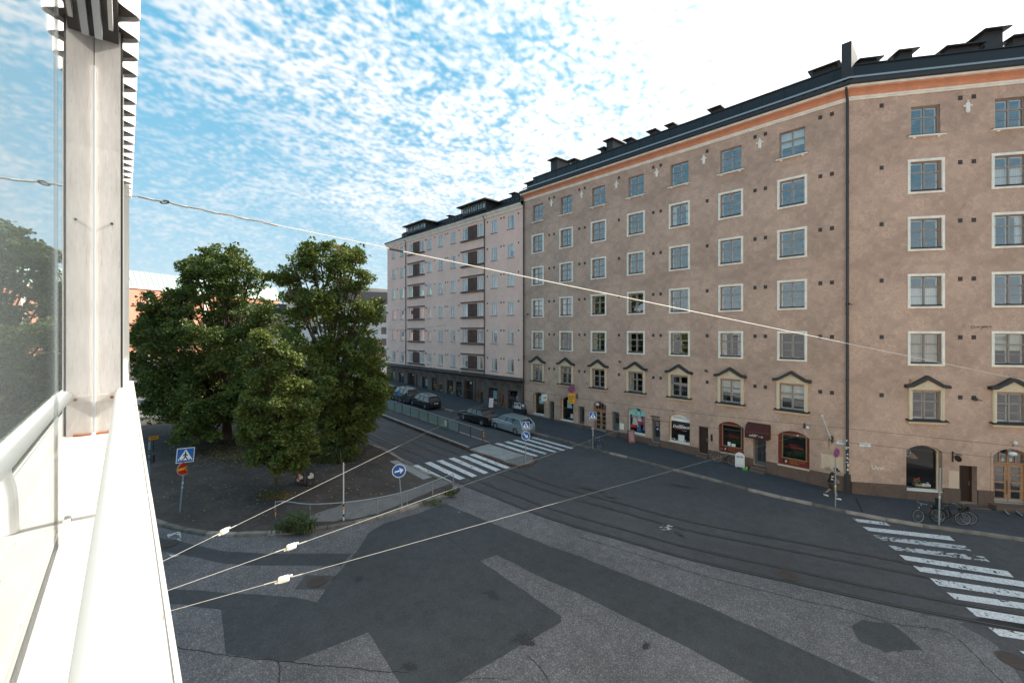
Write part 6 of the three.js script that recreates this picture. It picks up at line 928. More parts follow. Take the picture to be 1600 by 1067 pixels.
// profile pieces: side outline of the body, of the cabin at the belt and of the roof
function car(label, p, kind, paint) {
  const K = { wagon: { L: 4.65, H: 1.42, belt: 0.88, roof: [-1.72, 0.62], cab: [-2.16, 1.28], wb: 2.65 }, sedan: { L: 4.85, H: 1.42, belt: 0.92, roof: [-0.95, 0.65], cab: [-1.75, 1.3], wb: 2.85 }, suv: { L: 4.6, H: 1.68, belt: 1.08, roof: [-1.85, 0.7], cab: [-2.18, 1.25], wb: 2.7 } }[kind];
  const t = thing('parked_car', label, 'car', p, Math.atan2(axA[1], -axA[0]), 'cars queued and parked along the street'); t.rotation.order = 'YXZ'; t.rotation.z = Math.atan(SLOPE);
  const pm = new THREE.MeshPhysicalMaterial({ color: lin(...paint), roughness: 0.35, metalness: paint[0] > 0.2 ? 0.5 : 0.15, clearcoat: 1, clearcoatRoughness: 0.05 });
  const hl = K.L / 2, b = K.belt, W = 0.82, f = K.wb / 2, arch = (s, x, r) => { s.lineTo(x + r, 0.26); s.absarc(x, 0.32, r, -0.18, Math.PI + 0.18, false); s.lineTo(x - r - 0.02, 0.26); };
  const s = new THREE.Shape(); s.moveTo(hl - 0.12, 0.26); s.lineTo(hl - 0.02, 0.42); s.quadraticCurveTo(hl, 0.62, hl - 0.12, 0.70); s.quadraticCurveTo(hl - 0.5, b - 0.06, K.cab[1] - 0.05, b); s.lineTo(K.cab[0], b + 0.03); s.quadraticCurveTo(-hl + 0.02, b, -hl + 0.02, b - 0.2); s.lineTo(-hl, 0.45); s.lineTo(-hl + 0.1, 0.26); arch(s, -f, 0.36); 
  const s2 = new THREE.Shape(); // drawn the other way round: start at the rear underside and run forwards
  s2.moveTo(-hl + 0.1, 0.26); s2.lineTo(-f - 0.37, 0.26); s2.absarc(-f, 0.32, 0.37, Math.PI + 0.16, -0.16, true); s2.lineTo(f - 0.37, 0.26); s2.absarc(f, 0.32, 0.37, Math.PI + 0.16, -0.16, true); s2.lineTo(hl - 0.14, 0.26); s2.lineTo(hl - 0.03, 0.42); s2.quadraticCurveTo(hl + 0.01, 0.62, hl - 0.14, 0.70); s2.quadraticCurveTo(hl - 0.55, b - 0.05, K.cab[1], b); s2.lineTo(K.cab[0], b + 0.04); s2.quadraticCurveTo(-hl + 0.02, b + 0.02, -hl + 0.01, b - 0.2); s2.lineTo(-hl, 0.45); s2.closePath();
  const bg = ext(s2, 2 * W - 0.1, 0.07, -W + 0.05, 4, 14); { const a = bg.attributes.position; for (let i = 0; i < a.count; i++) { const x = a.getX(i), y = a.getY(i), z = a.getZ(i); const e = Math.max(0, Math.abs(x) / hl - 0.72) / 0.28; let k = 1 - 0.16 * e * e; k *= 1 - 0.05 * Math.max(0, (y - 0.6) / 0.4); a.setZ(i, z * k); } } 
  const body = part('body', toCreasedNormals(bg, 0.7), pm, t);
  // cabin: eight corners, belt and roof, with curved screens
  const [c0, c1] = K.cab, [r0, r1] = K.roof, wb_ = W * 0.96, wt = W * 0.72, H = K.H - 0.05;
  const quad = (pts) => { const g = new THREE.BufferGeometry(); const q = [pts[0], pts[1], pts[2], pts[0], pts[2], pts[3]].flat(); g.setAttribute('position', new THREE.Float32BufferAttribute(q, 3)); g.setAttribute('uv', new THREE.Float32BufferAttribute(new Float32Array(12), 2)); g.computeVertexNormals(); return g; };
  const Bl = z => [[c0, b, z * wb_], [c1, b - 0.02, z * wb_ * 0.95]], Tl = z => [[r0, H, z * wt], [r1, H, z * wt]];
  const [b0, b1] = Bl(1), [d0, d1] = Bl(-1), [t0, t1] = Tl(1), [u0, u1] = Tl(-1);
  part('cabin_shell', [quad([b0, b1, t1, t0]), quad([d1, d0, u0, u1]), quad([b1, d1, u1, t1]), quad([d0, b0, t0, u0])], carGlass, t);
  // pillars and roof in body colour
  const pil = (a, c, r = 0.04) => bar(V3(...a), V3(...c), r, 6), mixp = (a, c, k) => a.map((v, i) => v + (c[i] - v) * k);
  part('pillar', [pil(b0, t0, 0.06), pil(b1, t1, 0.035), pil(d0, u0, 0.06), pil(d1, u1, 0.035)], pm, t); part('mid_pillar', [0.36, 0.66].flatMap(k => [pil(mixp(b0, b1, k), mixp(t0, t1, k), 0.035), pil(mixp(d0, d1, k), mixp(u0, u1, k), 0.035)]), M.black, t);
  const rs = new THREE.Shape(); rs.moveTo(r0 - 0.04, -wt - 0.02); rs.lineTo(r1 + 0.02, -wt + 0.02); rs.quadraticCurveTo(r1 + 0.12, 0, r1 + 0.02, wt - 0.02); rs.lineTo(r0 - 0.04, wt + 0.02); rs.quadraticCurveTo(r0 - 0.12, 0, r0 - 0.04, -wt - 0.02); part('roof', ext(rs, 0.03, 0.025, 0, 2, 8).rotateX(-Math.PI / 2).translate(0, H - 0.01, 0), pm, t);
  if (kind !== 'sedan') part('roof_rail', [1, -1].map(z => tube([V3(r0 + 0.15, H + 0.03, z * wt * 0.94), V3(r0 + 0.25, H + 0.07, z * wt * 0.94), V3(r1 - 0.2, H + 0.07, z * wt * 0.94), V3(r1 - 0.1, H + 0.03, z * wt * 0.94)], 0.018, 16, 6)), paint[0] > 0.2 ? M.galv : M.chrome, t);
  part('window_trim', [1, -1].map(z => bar(V3(c0 + 0.1, b + 0.03, z * wb_ * 1.0), V3(c1 - 0.1, b + 0.01, z * wb_ * 0.97), 0.014, 5)), kind === 'suv' ? M.black : M.chrome, t);
  for (const x of [-f, f]) for (const z of [-1, 1]) { const w = sub('wheel', t, [x, 0.34, z * (W - 0.07)], [0, z > 0 ? 0 : Math.PI, 0]); part('tyre', tyreG, M.rubber, w); part('rim', rimG, M.steel, w); }
  part('underbody', bx(K.L - 0.5, 0.2, 1.3, 0, 0.34, 0), M.black, t);
  for (const z of [-1, 1]) { part('tail_light', rbx(0.1, kind === 'suv' ? 0.34 : 0.16, 0.3, 0.03, -hl + 0.06, b - 0.16, z * 0.58), lampRed, t); part('headlight', rbx(0.24, 0.13, 0.3, 0.04, hl - 0.2, 0.66, z * 0.56), lampClear, t); part('mirror', rbx(0.12, 0.12, 0.2, 0.03, c1 - 0.42, b + 0.06, z * (W + 0.08)), pm, t); part('door_handle', [bx(0.16, 0.03, 0.03, 0.05, b - 0.12, z * (W + 0.005)), bx(0.16, 0.03, 0.03, -0.95, b - 0.12, z * (W + 0.005))], paint[0] > 0.2 ? M.galv : M.chrome, t); part('door_gap', [bx(0.012, 0.5, 0.01, 0.28, b - 0.32, z * (W + 0.018)), bx(0.012, 0.5, 0.01, -0.72, b - 0.32, z * (W + 0.018))], M.black, t); }
  part('number_plate', new THREE.PlaneGeometry(0.5, 0.12).rotateY(-Math.PI / 2).translate(-hl - 0.075, kind === 'sedan' ? 0.6 : 0.72, 0), plateM, t); part('rear_bumper', rbx(0.16, 0.16, 1.36, 0.05, -hl + 0.02, 0.42, 0), kind === 'suv' ? M.black : pm, t);
  return t;
}
const lane = (px, py, off = 0.86) => { const p = gp(px, py); p.x -= nA[0] * off; p.z -= nA[1] * off; p.y = ground(p.x, p.z) + 0.004; return p; };
car('silver estate car with roof rails waiting before the zebra crossing', lane(788, 675.2), 'wagon', [0.36, 0.42, 0.46]);
car('black saloon with chrome window line parked behind a silver estate', lane(736.5, 661.5), 'sedan', [0.008, 0.008, 0.010]);
car('black estate car with white number plate halfway along the glass railing', lane(652.5, 636.6), 'wagon', [0.010, 0.011, 0.013]);
car('grey green sport utility car beside the cyclist', lane(621, 628.2), 'suv', [0.055, 0.07, 0.07]);
car('dark saloon with glowing red tail lamps half hidden by lime foliage', lane(596, 620.5), 'sedan', [0.015, 0.012, 0.013]);
car('dark car beyond the lime foliage at the far end of the queue', lane(577, 614.5), 'wagon', [0.03, 0.05, 0.07]);

// ================================================================ BICYCLES
const bikeWheel = (() => { const l = [new THREE.TorusGeometry(0.335, 0.018, 8, 40)]; return merge(l); })(), bikeRim = (() => { const l = [new THREE.TorusGeometry(0.312, 0.011, 6, 40)]; for (let i = 0; i < 18; i++) l.push(bar(V3(0, 0, i % 2 ? 0.02 : -0.02), V3(Math.cos(i / 18 * 6.283) * 0.31, Math.sin(i / 18 * 6.283) * 0.31, 0), 0.0016, 3)); l.push(new THREE.CylinderGeometry(0.022, 0.022, 0.09, 8).rotateX(Math.PI / 2)); return merge(l); })();
function bicycle(label, p, turn, frameM, opt = {}) {
  const t = thing('bicycle', label, 'bicycle', p, turn, opt.group ?? 'bicycles parked on the pavement'); t.rotation.order = 'YXZ'; t.rotation.x = opt.lean ?? 0.06;
  const F = V3(0.54, 0.352, 0), R = V3(-0.5, 0.352, 0), BB = V3(-0.06, 0.29, 0), ST = V3(-0.24, 0.82, 0), HT = V3(0.34, 0.86, 0), HB = V3(0.40, 0.68, 0);
  for (const q of [F, R]) { const w = sub('wheel', t, q.toArray()); part('tyre', bikeWheel, M.rubber, w); part('rim', bikeRim, M.steel, w); }
  part('frame', [bar(BB, ST, 0.017, 8), bar(BB, HB, 0.019, 8), bar(V3(-0.22, 0.76, 0), HT, 0.016, 8), bar(HB, HT, 0.02, 8), ...[1, -1].flatMap(z => [bar(R.clone().setZ(z * 0.05), BB.clone().setZ(z * 0.03), 0.01, 6), bar(R.clone().setZ(z * 0.05), V3(-0.22, 0.76, z * 0.02), 0.009, 6)])], frameM, t);
  part('fork', [1, -1].map(z => tube([V3(0.405, 0.66, z * 0.04), V3(0.46, 0.5, z * 0.05), V3(0.54, 0.352, z * 0.05)], 0.014, 10, 6)), opt.fork ?? frameM, t);
  part('handlebar', [bar(HT, V3(0.33, 1.0, 0), 0.013), tube([V3(0.18, 1.0, 0.29), V3(0.32, 1.02, 0.2), V3(0.36, 1.0, 0), V3(0.32, 1.02, -0.2), V3(0.18, 1.0, -0.29)], 0.012, 24, 6)], M.steel, t); part('grip', [bar(V3(0.18, 1.0, 0.29), V3(0.26, 1.012, 0.26), 0.018), bar(V3(0.18, 1.0, -0.29), V3(0.26, 1.012, -0.26), 0.018)], M.black, t);
  part('saddle', (() => { const s = shp([[-0.14, 0.07], [0.0, 0.05], [0.14, 0.018], [0.15, 0], [0.14, -0.018], [0.0, -0.05], [-0.14, -0.07]]); return ext(s, 0.03, 0.015, 0, 2).rotateX(-Math.PI / 2).translate(-0.26, 0.9, 0); })(), M.black, t); part('seat_post', bar(ST, V3(-0.26, 0.9, 0), 0.013), M.steel, t);
  part('crank', [new THREE.TorusGeometry(0.09, 0.008, 6, 20).translate(-0.06, 0.29, 0.05), bar(V3(-0.06, 0.29, 0.06), V3(0.05, 0.17, 0.07), 0.01), bar(V3(-0.06, 0.29, -0.06), V3(-0.17, 0.41, -0.07), 0.01), bx(0.09, 0.02, 0.08, 0.05, 0.16, 0.11), bx(0.09, 0.02, 0.08, -0.17, 0.42, -0.11)], M.pipe, t); part('chain', [bar(V3(-0.06, 0.375, 0.05), V3(-0.5, 0.39, 0.05), 0.006, 4), bar(V3(-0.06, 0.205, 0.05), V3(-0.5, 0.31, 0.05), 0.006, 4)], M.black, t);
  part('mudguard', [[F, 0.3, 2.6], [R, 0.2, 2.9]].map(([c, a, b]) => tube(Array.from({ length: 9 }, (_, i) => { const q = a + (b - a) * i / 8; return V3(c.x + Math.cos(q) * 0.372, c.y + Math.sin(q) * 0.372, 0); }), 0.014, 20, 5)), M.black, t);
  if (opt.basket) { part('basket', [ring(0.34, 0.26, 0.02, 0.24, -0.12).translate(0.56, 0.92, 0), bx(0.34, 0.015, 0.24, 0.56, 0.8, 0), ...[-0.12, -0.06, 0, 0.06, 0.12].flatMap(k => [bx(0.012, 0.24, 0.008, 0.56 + k, 0.92, 0.12), bx(0.012, 0.24, 0.008, 0.56 + k, 0.92, -0.12)])], M.black, t); }
  if (opt.rack) part('rear_rack', [bx(0.36, 0.015, 0.12, -0.52, 0.76, 0), bar(V3(-0.5, 0.36, 0.06), V3(-0.6, 0.76, 0.05), 0.006), bar(V3(-0.5, 0.36, -0.06), V3(-0.6, 0.76, -0.05), 0.006)], M.black, t);
  if (opt.seat) part('child_seat', [rbx(0.3, 0.06, 0.3, 0.02, -0.52, 0.82, 0), rbx(0.06, 0.42, 0.32, 0.025, -0.68, 1.0, 0)], M.black, t);
  part('lamp', [rbx(0.05, 0.06, 0.06, 0.015, 0.46, 0.78, 0)], M.steel, t); part('rear_reflector', rbx(0.02, 0.05, 0.06, 0.008, -0.86, 0.55, 0), std({ color: lin(0.6, 0.08, 0.02) }), t);
  return t;
}
const bk = (c) => std({ color: lin(...c), roughness: 0.35, metalness: 0.3 });
bicycle('black bicycle leaning on the crossing sign post by the kerb', gp(931, 701.5, H_PAVE), ROT_A - 0.25, bk([0.015, 0.015, 0.017]));
bicycle('bicycle with orange red fork and head tube by the red shop window', byWall(1133, 0.45), ROT_A + Math.PI + 0.03, bk([0.015, 0.014, 0.014]), { fork: bk([0.75, 0.14, 0.02]) });
bicycle('black bicycle with a child seat nearest the galvanised post', gp(1451, 816.5, H_PAVE), ROT_B + 0.3 + Math.PI, bk([0.012, 0.012, 0.013]), { seat: true, rack: true });
bicycle('black bicycle with a front basket and wire rack past the post', gp(1484, 818.5, H_PAVE), ROT_B - 0.1, bk([0.012, 0.012, 0.014]), { basket: true, rack: true });
bicycle('second black bicycle standing close against the basket bicycle', gp(1491, 815.5, H_PAVE), ROT_B - 0.35, bk([0.02, 0.02, 0.022]), { rack: true });

// ================================================================ PEOPLE
function capsules(bones, k, cell) {        // smooth union of tapered capsules meshed by marching cubes
  const lo = V3(9, 9, 9), hi = V3(-9, -9, -9); for (const [a, ra, b, rb] of bones) { const m = Math.max(ra, rb) + 0.06; for (const q of [a, b]) { lo.min(V3(q[0] - m, q[1] - m, q[2] - m)); hi.max(V3(q[0] + m, q[1] + m, q[2] + m)); } }
  const size = hi.clone().sub(lo), res = Math.min(84, Math.ceil(Math.max(size.x, size.y, size.z) / cell)), mc = new MarchingCubes(res, new THREE.MeshBasicMaterial(), false, false, 120000), c = lo.clone().add(hi).multiplyScalar(0.5); mc.isolation = 0;
  const half = size.clone().multiplyScalar(0.5), n = res;
  for (let z = 0; z < n; z++) for (let y = 0; y < n; y++) for (let x = 0; x < n; x++) {
    const X = c.x + ((x - n / 2) / (n / 2)) * half.x, Y = c.y + ((y - n / 2) / (n / 2)) * half.y, Z = c.z + ((z - n / 2) / (n / 2)) * half.z; let d = 9;
    for (const [a, ra, b, rb, fl] of bones) { const bx_ = b[0] - a[0], by = b[1] - a[1], bz = b[2] - a[2], px = X - a[0], py = Y - a[1], pz = Z - a[2]; const t = clamp((px * bx_ + py * by + pz * bz) / (bx_ * bx_ + by * by + bz * bz + 1e-9)); const f = fl ?? 1, dd = Math.hypot(px - bx_ * t, py - by * t, (pz - bz * t) / f) - (ra + (rb - ra) * t); const h = clamp(0.5 + 0.5 * (d - dd) / k); d = d * (1 - h) + dd * h - k * h * (1 - h); }
    mc.field[x + y * n + z * n * n] = -d;
  }
  mc.update(); const cnt = mc.count, pos = mc.positionArray.slice(0, cnt * 3), nor = mc.normalArray.slice(0, cnt * 3);
  const g = new THREE.BufferGeometry(); for (let i = 0; i < cnt; i++) { pos[i * 3] = pos[i * 3] * half.x + c.x; pos[i * 3 + 1] = pos[i * 3 + 1] * half.y + c.y; pos[i * 3 + 2] = pos[i * 3 + 2] * half.z + c.z; nor[i * 3] /= half.x; nor[i * 3 + 1] /= half.y; nor[i * 3 + 2] /= half.z; const l = Math.hypot(nor[i * 3], nor[i * 3 + 1], nor[i * 3 + 2]) || 1; nor[i * 3] /= l; nor[i * 3 + 1] /= l; nor[i * 3 + 2] /= l; }
  g.setAttribute('position', new THREE.BufferAttribute(pos, 3)); g.setAttribute('normal', new THREE.BufferAttribute(nor, 3)); g.setAttribute('uv', new THREE.BufferAttribute(new Float32Array(cnt * 2), 2)); return g;
}
const skin = std({ color: lin(0.46, 0.25, 0.17), roughness: 0.6 });
const headGeo = () => { const b = [[[0, 0.04, 0], 0.092, [0.0, -0.0, 0], 0.088, 0.85], [[0.015, -0.06, 0], 0.062, [0.03, -0.085, 0], 0.045, 0.9], [[0.085, -0.005, 0], 0.014, [0.1, -0.03, 0], 0.017], [[0, -0.02, 0.075], 0.022, [0, 0.01, 0.08], 0.02], [[0, -0.02, -0.075], 0.022, [0, 0.01, -0.08], 0.02]]; const g = capsules(b, 0.02, 0.008); return g; };
const faceBits = () => merge([new THREE.SphereGeometry(0.011, 8, 6).translate(0.082, 0.012, 0.032), new THREE.SphereGeometry(0.011, 8, 6).translate(0.082, 0.012, -0.032), bx(0.01, 0.008, 0.045, 0.078, -0.055, 0)]);
function handGeo(w, dir, side) { const d = V3(...dir).normalize(), l = []; const s = V3(0, 0, 1), up = d.clone().cross(s).normalize(); const c = V3(...w); l.push(bar(c, c.clone().addScaledVector(d, 0.09), 0.036, 8, 0.04)); for (let i = 0; i < 4; i++) { const o = c.clone().addScaledVector(d, 0.085).addScaledVector(s, (i - 1.5) * 0.02), m = o.clone().addScaledVector(d, 0.035 + 0.008 * (1 - Math.abs(i - 1.4))), e = m.clone().addScaledVector(d, 0.02).addScaledVector(up, -0.025); l.push(bar(o, m, 0.0095, 6, 0.009), bar(m, e, 0.009, 6, 0.0075)); } const th = c.clone().addScaledVector(d, 0.03).addScaledVector(s, side * 0.035); l.push(bar(th, th.clone().addScaledVector(d, 0.045).addScaledVector(s, side * 0.025), 0.011, 6, 0.009)); return merge(l); }
{ // walking person: black cap and vest, patterned sleeves, grey shorts; walks towards the corner
  const p = gp(1299, 777.5, H_PAVE), t = thing('person', 'person in black cap, black vest and grey shorts walking past the corner', 'person', p, ROT_A + 0.1);
  const hip = [0, 0.93, 0], ch = [0.10, 1.36, 0], nk = [0.14, 1.50, 0];
  const legs = [[[0.02, 0.9, 0.09], 0.085, [0.20, 0.50, 0.09], 0.058], [[0.20, 0.50, 0.09], 0.055, [0.30, 0.10, 0.09], 0.036], [[-0.02, 0.9, -0.09], 0.085, [-0.02, 0.50, -0.09], 0.058], [[-0.02, 0.5, -0.09], 0.055, [-0.30, 0.15, -0.09], 0.036]];
  const torso = [[hip, 0.15, [0.05, 1.12, 0], 0.13, 1.15], [[0.05, 1.12, 0], 0.13, ch, 0.14, 1.25], [ch, 0.07, [ch[0], ch[1] + 0.04, 0.17], 0.06], [ch, 0.07, [ch[0], ch[1] + 0.04, -0.17], 0.06], [nk, 0.052, [0.19, 1.6, 0], 0.05]];
  const arms = [[[ch[0], 1.40, 0.19], 0.052, [0.06, 1.13, 0.23], 0.042], [[0.06, 1.13, 0.23], 0.042, [0.30, 1.03, 0.17], 0.030], [[ch[0], 1.40, -0.19], 0.052, [0.04, 1.13, -0.22], 0.042], [[0.04, 1.13, -0.22], 0.042, [0.27, 1.06, -0.15], 0.030]];
  part('body', merge([capsules([...torso, ...legs, ...arms], 0.03, 0.021), headGeo().rotateZ(-0.42).translate(0.23, 1.66, 0), handGeo([0.30, 1.03, 0.17], [1, -0.3, -0.2], -1), handGeo([0.27, 1.06, -0.15], [1, -0.3, 0.2], 1)]), skin, t); part('face', faceBits().rotateZ(-0.42).translate(0.23, 1.66, 0), M.black, t);
  part('vest', capsules([[[0.0, 0.95, 0], 0.165, [0.05, 1.12, 0], 0.15, 1.15], [[0.05, 1.12, 0], 0.15, ch, 0.16, 1.25]], 0.03, 0.022), std({ color: lin(0.012, 0.012, 0.014), roughness: 0.9 }), t);
  const slTex = ntex(64, (u, v) => { const k = vnoise(u * 10, v * 10, 10); return k > 0.62 ? [0.75, 0.72, 0.68] : k > 0.45 ? [0.45, 0.12, 0.1] : k > 0.3 ? [0.2, 0.25, 0.3] : [0.1, 0.1, 0.1]; }, 1); const sl = capsules([[[ch[0], 1.40, 0.19], 0.064, [0.06, 1.13, 0.23], 0.055], [[0.06, 1.13, 0.23], 0.055, [0.26, 1.045, 0.18], 0.042]], 0.02, 0.014), sr = capsules([[[ch[0], 1.40, -0.19], 0.064, [0.04, 1.13, -0.22], 0.055], [[0.04, 1.13, -0.22], 0.055, [0.22, 1.07, -0.16], 0.042]], 0.02, 0.014); for (const g of [sl, sr]) { const a = g.attributes.position, u = g.attributes.uv; for (let i = 0; i < a.count; i++) u.setXY(i, a.getX(i) * 2 + a.getZ(i) * 2, a.getY(i) * 2); } part('sleeve', sl, std({ map: slTex, roughness: 0.9 }), t); part('sleeve', sr, std({ map: slTex, roughness: 0.9 }), t);
  part('shorts', capsules([[[0, 0.98, 0], 0.155, hip, 0.165, 1.15], [[0.02, 0.9, 0.09], 0.11, [0.16, 0.56, 0.09], 0.095], [[-0.02, 0.9, -0.09], 0.11, [-0.02, 0.56, -0.09], 0.095]], 0.04, 0.02), std({ color: lin(0.06, 0.055, 0.05), roughness: 0.95 }), t);
  part('cap', merge([new THREE.SphereGeometry(0.108, 18, 12, 0, Math.PI * 2, 0, 1.6).translate(0, 0.035, 0), new THREE.CylinderGeometry(0.17, 0.17, 0.014, 20).scale(1.1, 1, 0.9).translate(0.04, 0.035, 0)]).rotateZ(-0.42).translate(0.23, 1.68, 0), std({ color: lin(0.012, 0.012, 0.012), roughness: 0.9 }), t);
  part('shoe', capsules([[[0.28, 0.05, 0.09], 0.048, [0.46, 0.04, 0.09], 0.04]], 0.01, 0.012), M.white, t); part('shoe', capsules([[[-0.32, 0.085, -0.09], 0.048, [-0.15, 0.045, -0.09], 0.04]], 0.01, 0.012), M.white, t); part('sock', [bar(V3(0.3, 0.07, 0.09), V3(0.285, 0.18, 0.09), 0.043, 10), bar(V3(-0.31, 0.1, -0.09), V3(-0.25, 0.22, -0.09), 0.043, 10)], M.black, t);
}
{ // cyclist in a blue jacket beside the queue
  const p = gp(622, 631), turn = Math.atan2(axA[1], -axA[0]); bicycle('bicycle being ridden past the grey car', p.clone(), turn, bk([0.4, 0.38, 0.3]), { lean: 0, group: 'bicycle in traffic' });
  const t = thing('person', 'cyclist in a blue jacket and white helmet riding beside the parked cars', 'person', p, turn); const hip = [-0.24, 1.0, 0], ch = [-0.06, 1.40, 0];
  const legs = [[hip, 0.1, [0.12, 0.78, 0.09], 0.065], [[0.12, 0.78, 0.09], 0.06, [0.04, 0.30, 0.1], 0.04], [hip, 0.1, [0.06, 0.92, -0.09], 0.065], [[0.06, 0.92, -0.09], 0.06, [-0.14, 0.52, -0.1], 0.04]], arms = [[[ch[0], 1.44, 0.18], 0.052, [0.08, 1.2, 0.24], 0.042], [[0.08, 1.2, 0.24], 0.04, [0.22, 1.06, 0.27], 0.03], [[ch[0], 1.44, -0.18], 0.052, [0.08, 1.2, -0.24], 0.042], [[0.08, 1.2, -0.24], 0.04, [0.22, 1.06, -0.27], 0.03]];
  part('body', merge([capsules([[hip, 0.14, ch, 0.14, 1.2], [ch, 0.06, [-0.03, 1.58, 0], 0.05], ...legs, ...arms], 0.03, 0.022), headGeo().translate(0.0, 1.68, 0), handGeo([0.22, 1.06, 0.27], [0.3, -0.5, 0], -1), handGeo([0.22, 1.06, -0.27], [0.3, -0.5, 0], 1)]), skin, t); part('face', faceBits().translate(0, 1.68, 0), M.black, t);
  part('jacket', capsules([[[-0.22, 1.02, 0], 0.155, ch, 0.165, 1.25], ...arms.map(([a, r, b, s]) => [a, r + 0.014, b, s + 0.012])], 0.03, 0.022), std({ color: lin(0.03, 0.18, 0.38), roughness: 0.85 }), t); part('trousers', capsules(legs.map(([a, r, b, s]) => [a, r + 0.015, b, s + 0.02]), 0.03, 0.022), std({ color: lin(0.10, 0.10, 0.11), roughness: 0.9 }), t); part('helmet', new THREE.SphereGeometry(0.125, 16, 10, 0, 6.283, 0, 1.65).scale(1.15, 0.95, 0.95).translate(0, 1.71, 0), M.white, t); part('shoe', [rbx(0.25, 0.07, 0.09, 0.03, 0.08, 0.24, 0.1), rbx(0.25, 0.07, 0.09, 0.03, -0.1, 0.46, -0.1)], M.black, t);
}
// ================================================================ TREES
// a spray of leaves: a small bunch of folded leaf blades on a twig
function spray(seed, n, spread, leaf) {
  const r = rng(seed), pos = [];
  for (let i = 0; i < n; i++) {
    const a = r() * 6.283, d = Math.sqrt(r()) * spread, c = V3(Math.cos(a) * d, (r() - 0.5) * spread * 0.55 - d * 0.25, Math.sin(a) * d), s = leaf * (0.7 + 0.6 * r());
    const q = new THREE.Quaternion().setFromEuler(new THREE.Euler((r() - 0.5) * 1.5 + 0.35, r() * 6.283, (r() - 0.5) * 1.5));
    const P = [[0, 0, -0.5], [0.36, 0.10, -0.12], [0.26, 0.06, 0.3], [0, -0.04, 0.62], [-0.26, 0.06, 0.3], [-0.36, 0.10, -0.12]].map(v => V3(...v).multiplyScalar(s).applyQuaternion(q).add(c));
    const M0 = V3(0, -0.02 * s, 0.05 * s).applyQuaternion(q).add(c);
    for (const [u, v] of [[0, 1], [1, 2], [2, 3], [3, 4], [4, 5], [5, 0]]) pos.push(...P[u].toArray(), ...P[v].toArray(), ...M0.toArray());
  }
  const g = new THREE.BufferGeometry(); g.setAttribute('position', new THREE.Float32BufferAttribute(pos, 3)); g.setAttribute('uv', new THREE.Float32BufferAttribute(new Float32Array(pos.length / 3 * 2), 2)); g.computeVertexNormals(); return g;
}
const leafM = new THREE.MeshPhysicalMaterial({ color: 0xffffff, roughness: 0.6, specularIntensity: 0.45, transmission: 0.42, thickness: 0, side: THREE.DoubleSide });
const barkTex = ntex(256, (u, v) => { const k = fbm(u * 20, v * 4, 4, 20); return [0.20 + 0.22 * k, 0.17 + 0.19 * k, 0.145 + 0.17 * k]; }, 1), barkM = std({ map: barkTex, roughness: 0.95 });
const sprays = [spray(1, 16, 0.34, 0.15), spray(2, 18, 0.40, 0.14), spray(3, 14, 0.30, 0.16)], spraysS = [spray(4, 14, 0.24, 0.115), spray(5, 12, 0.28, 0.12)];
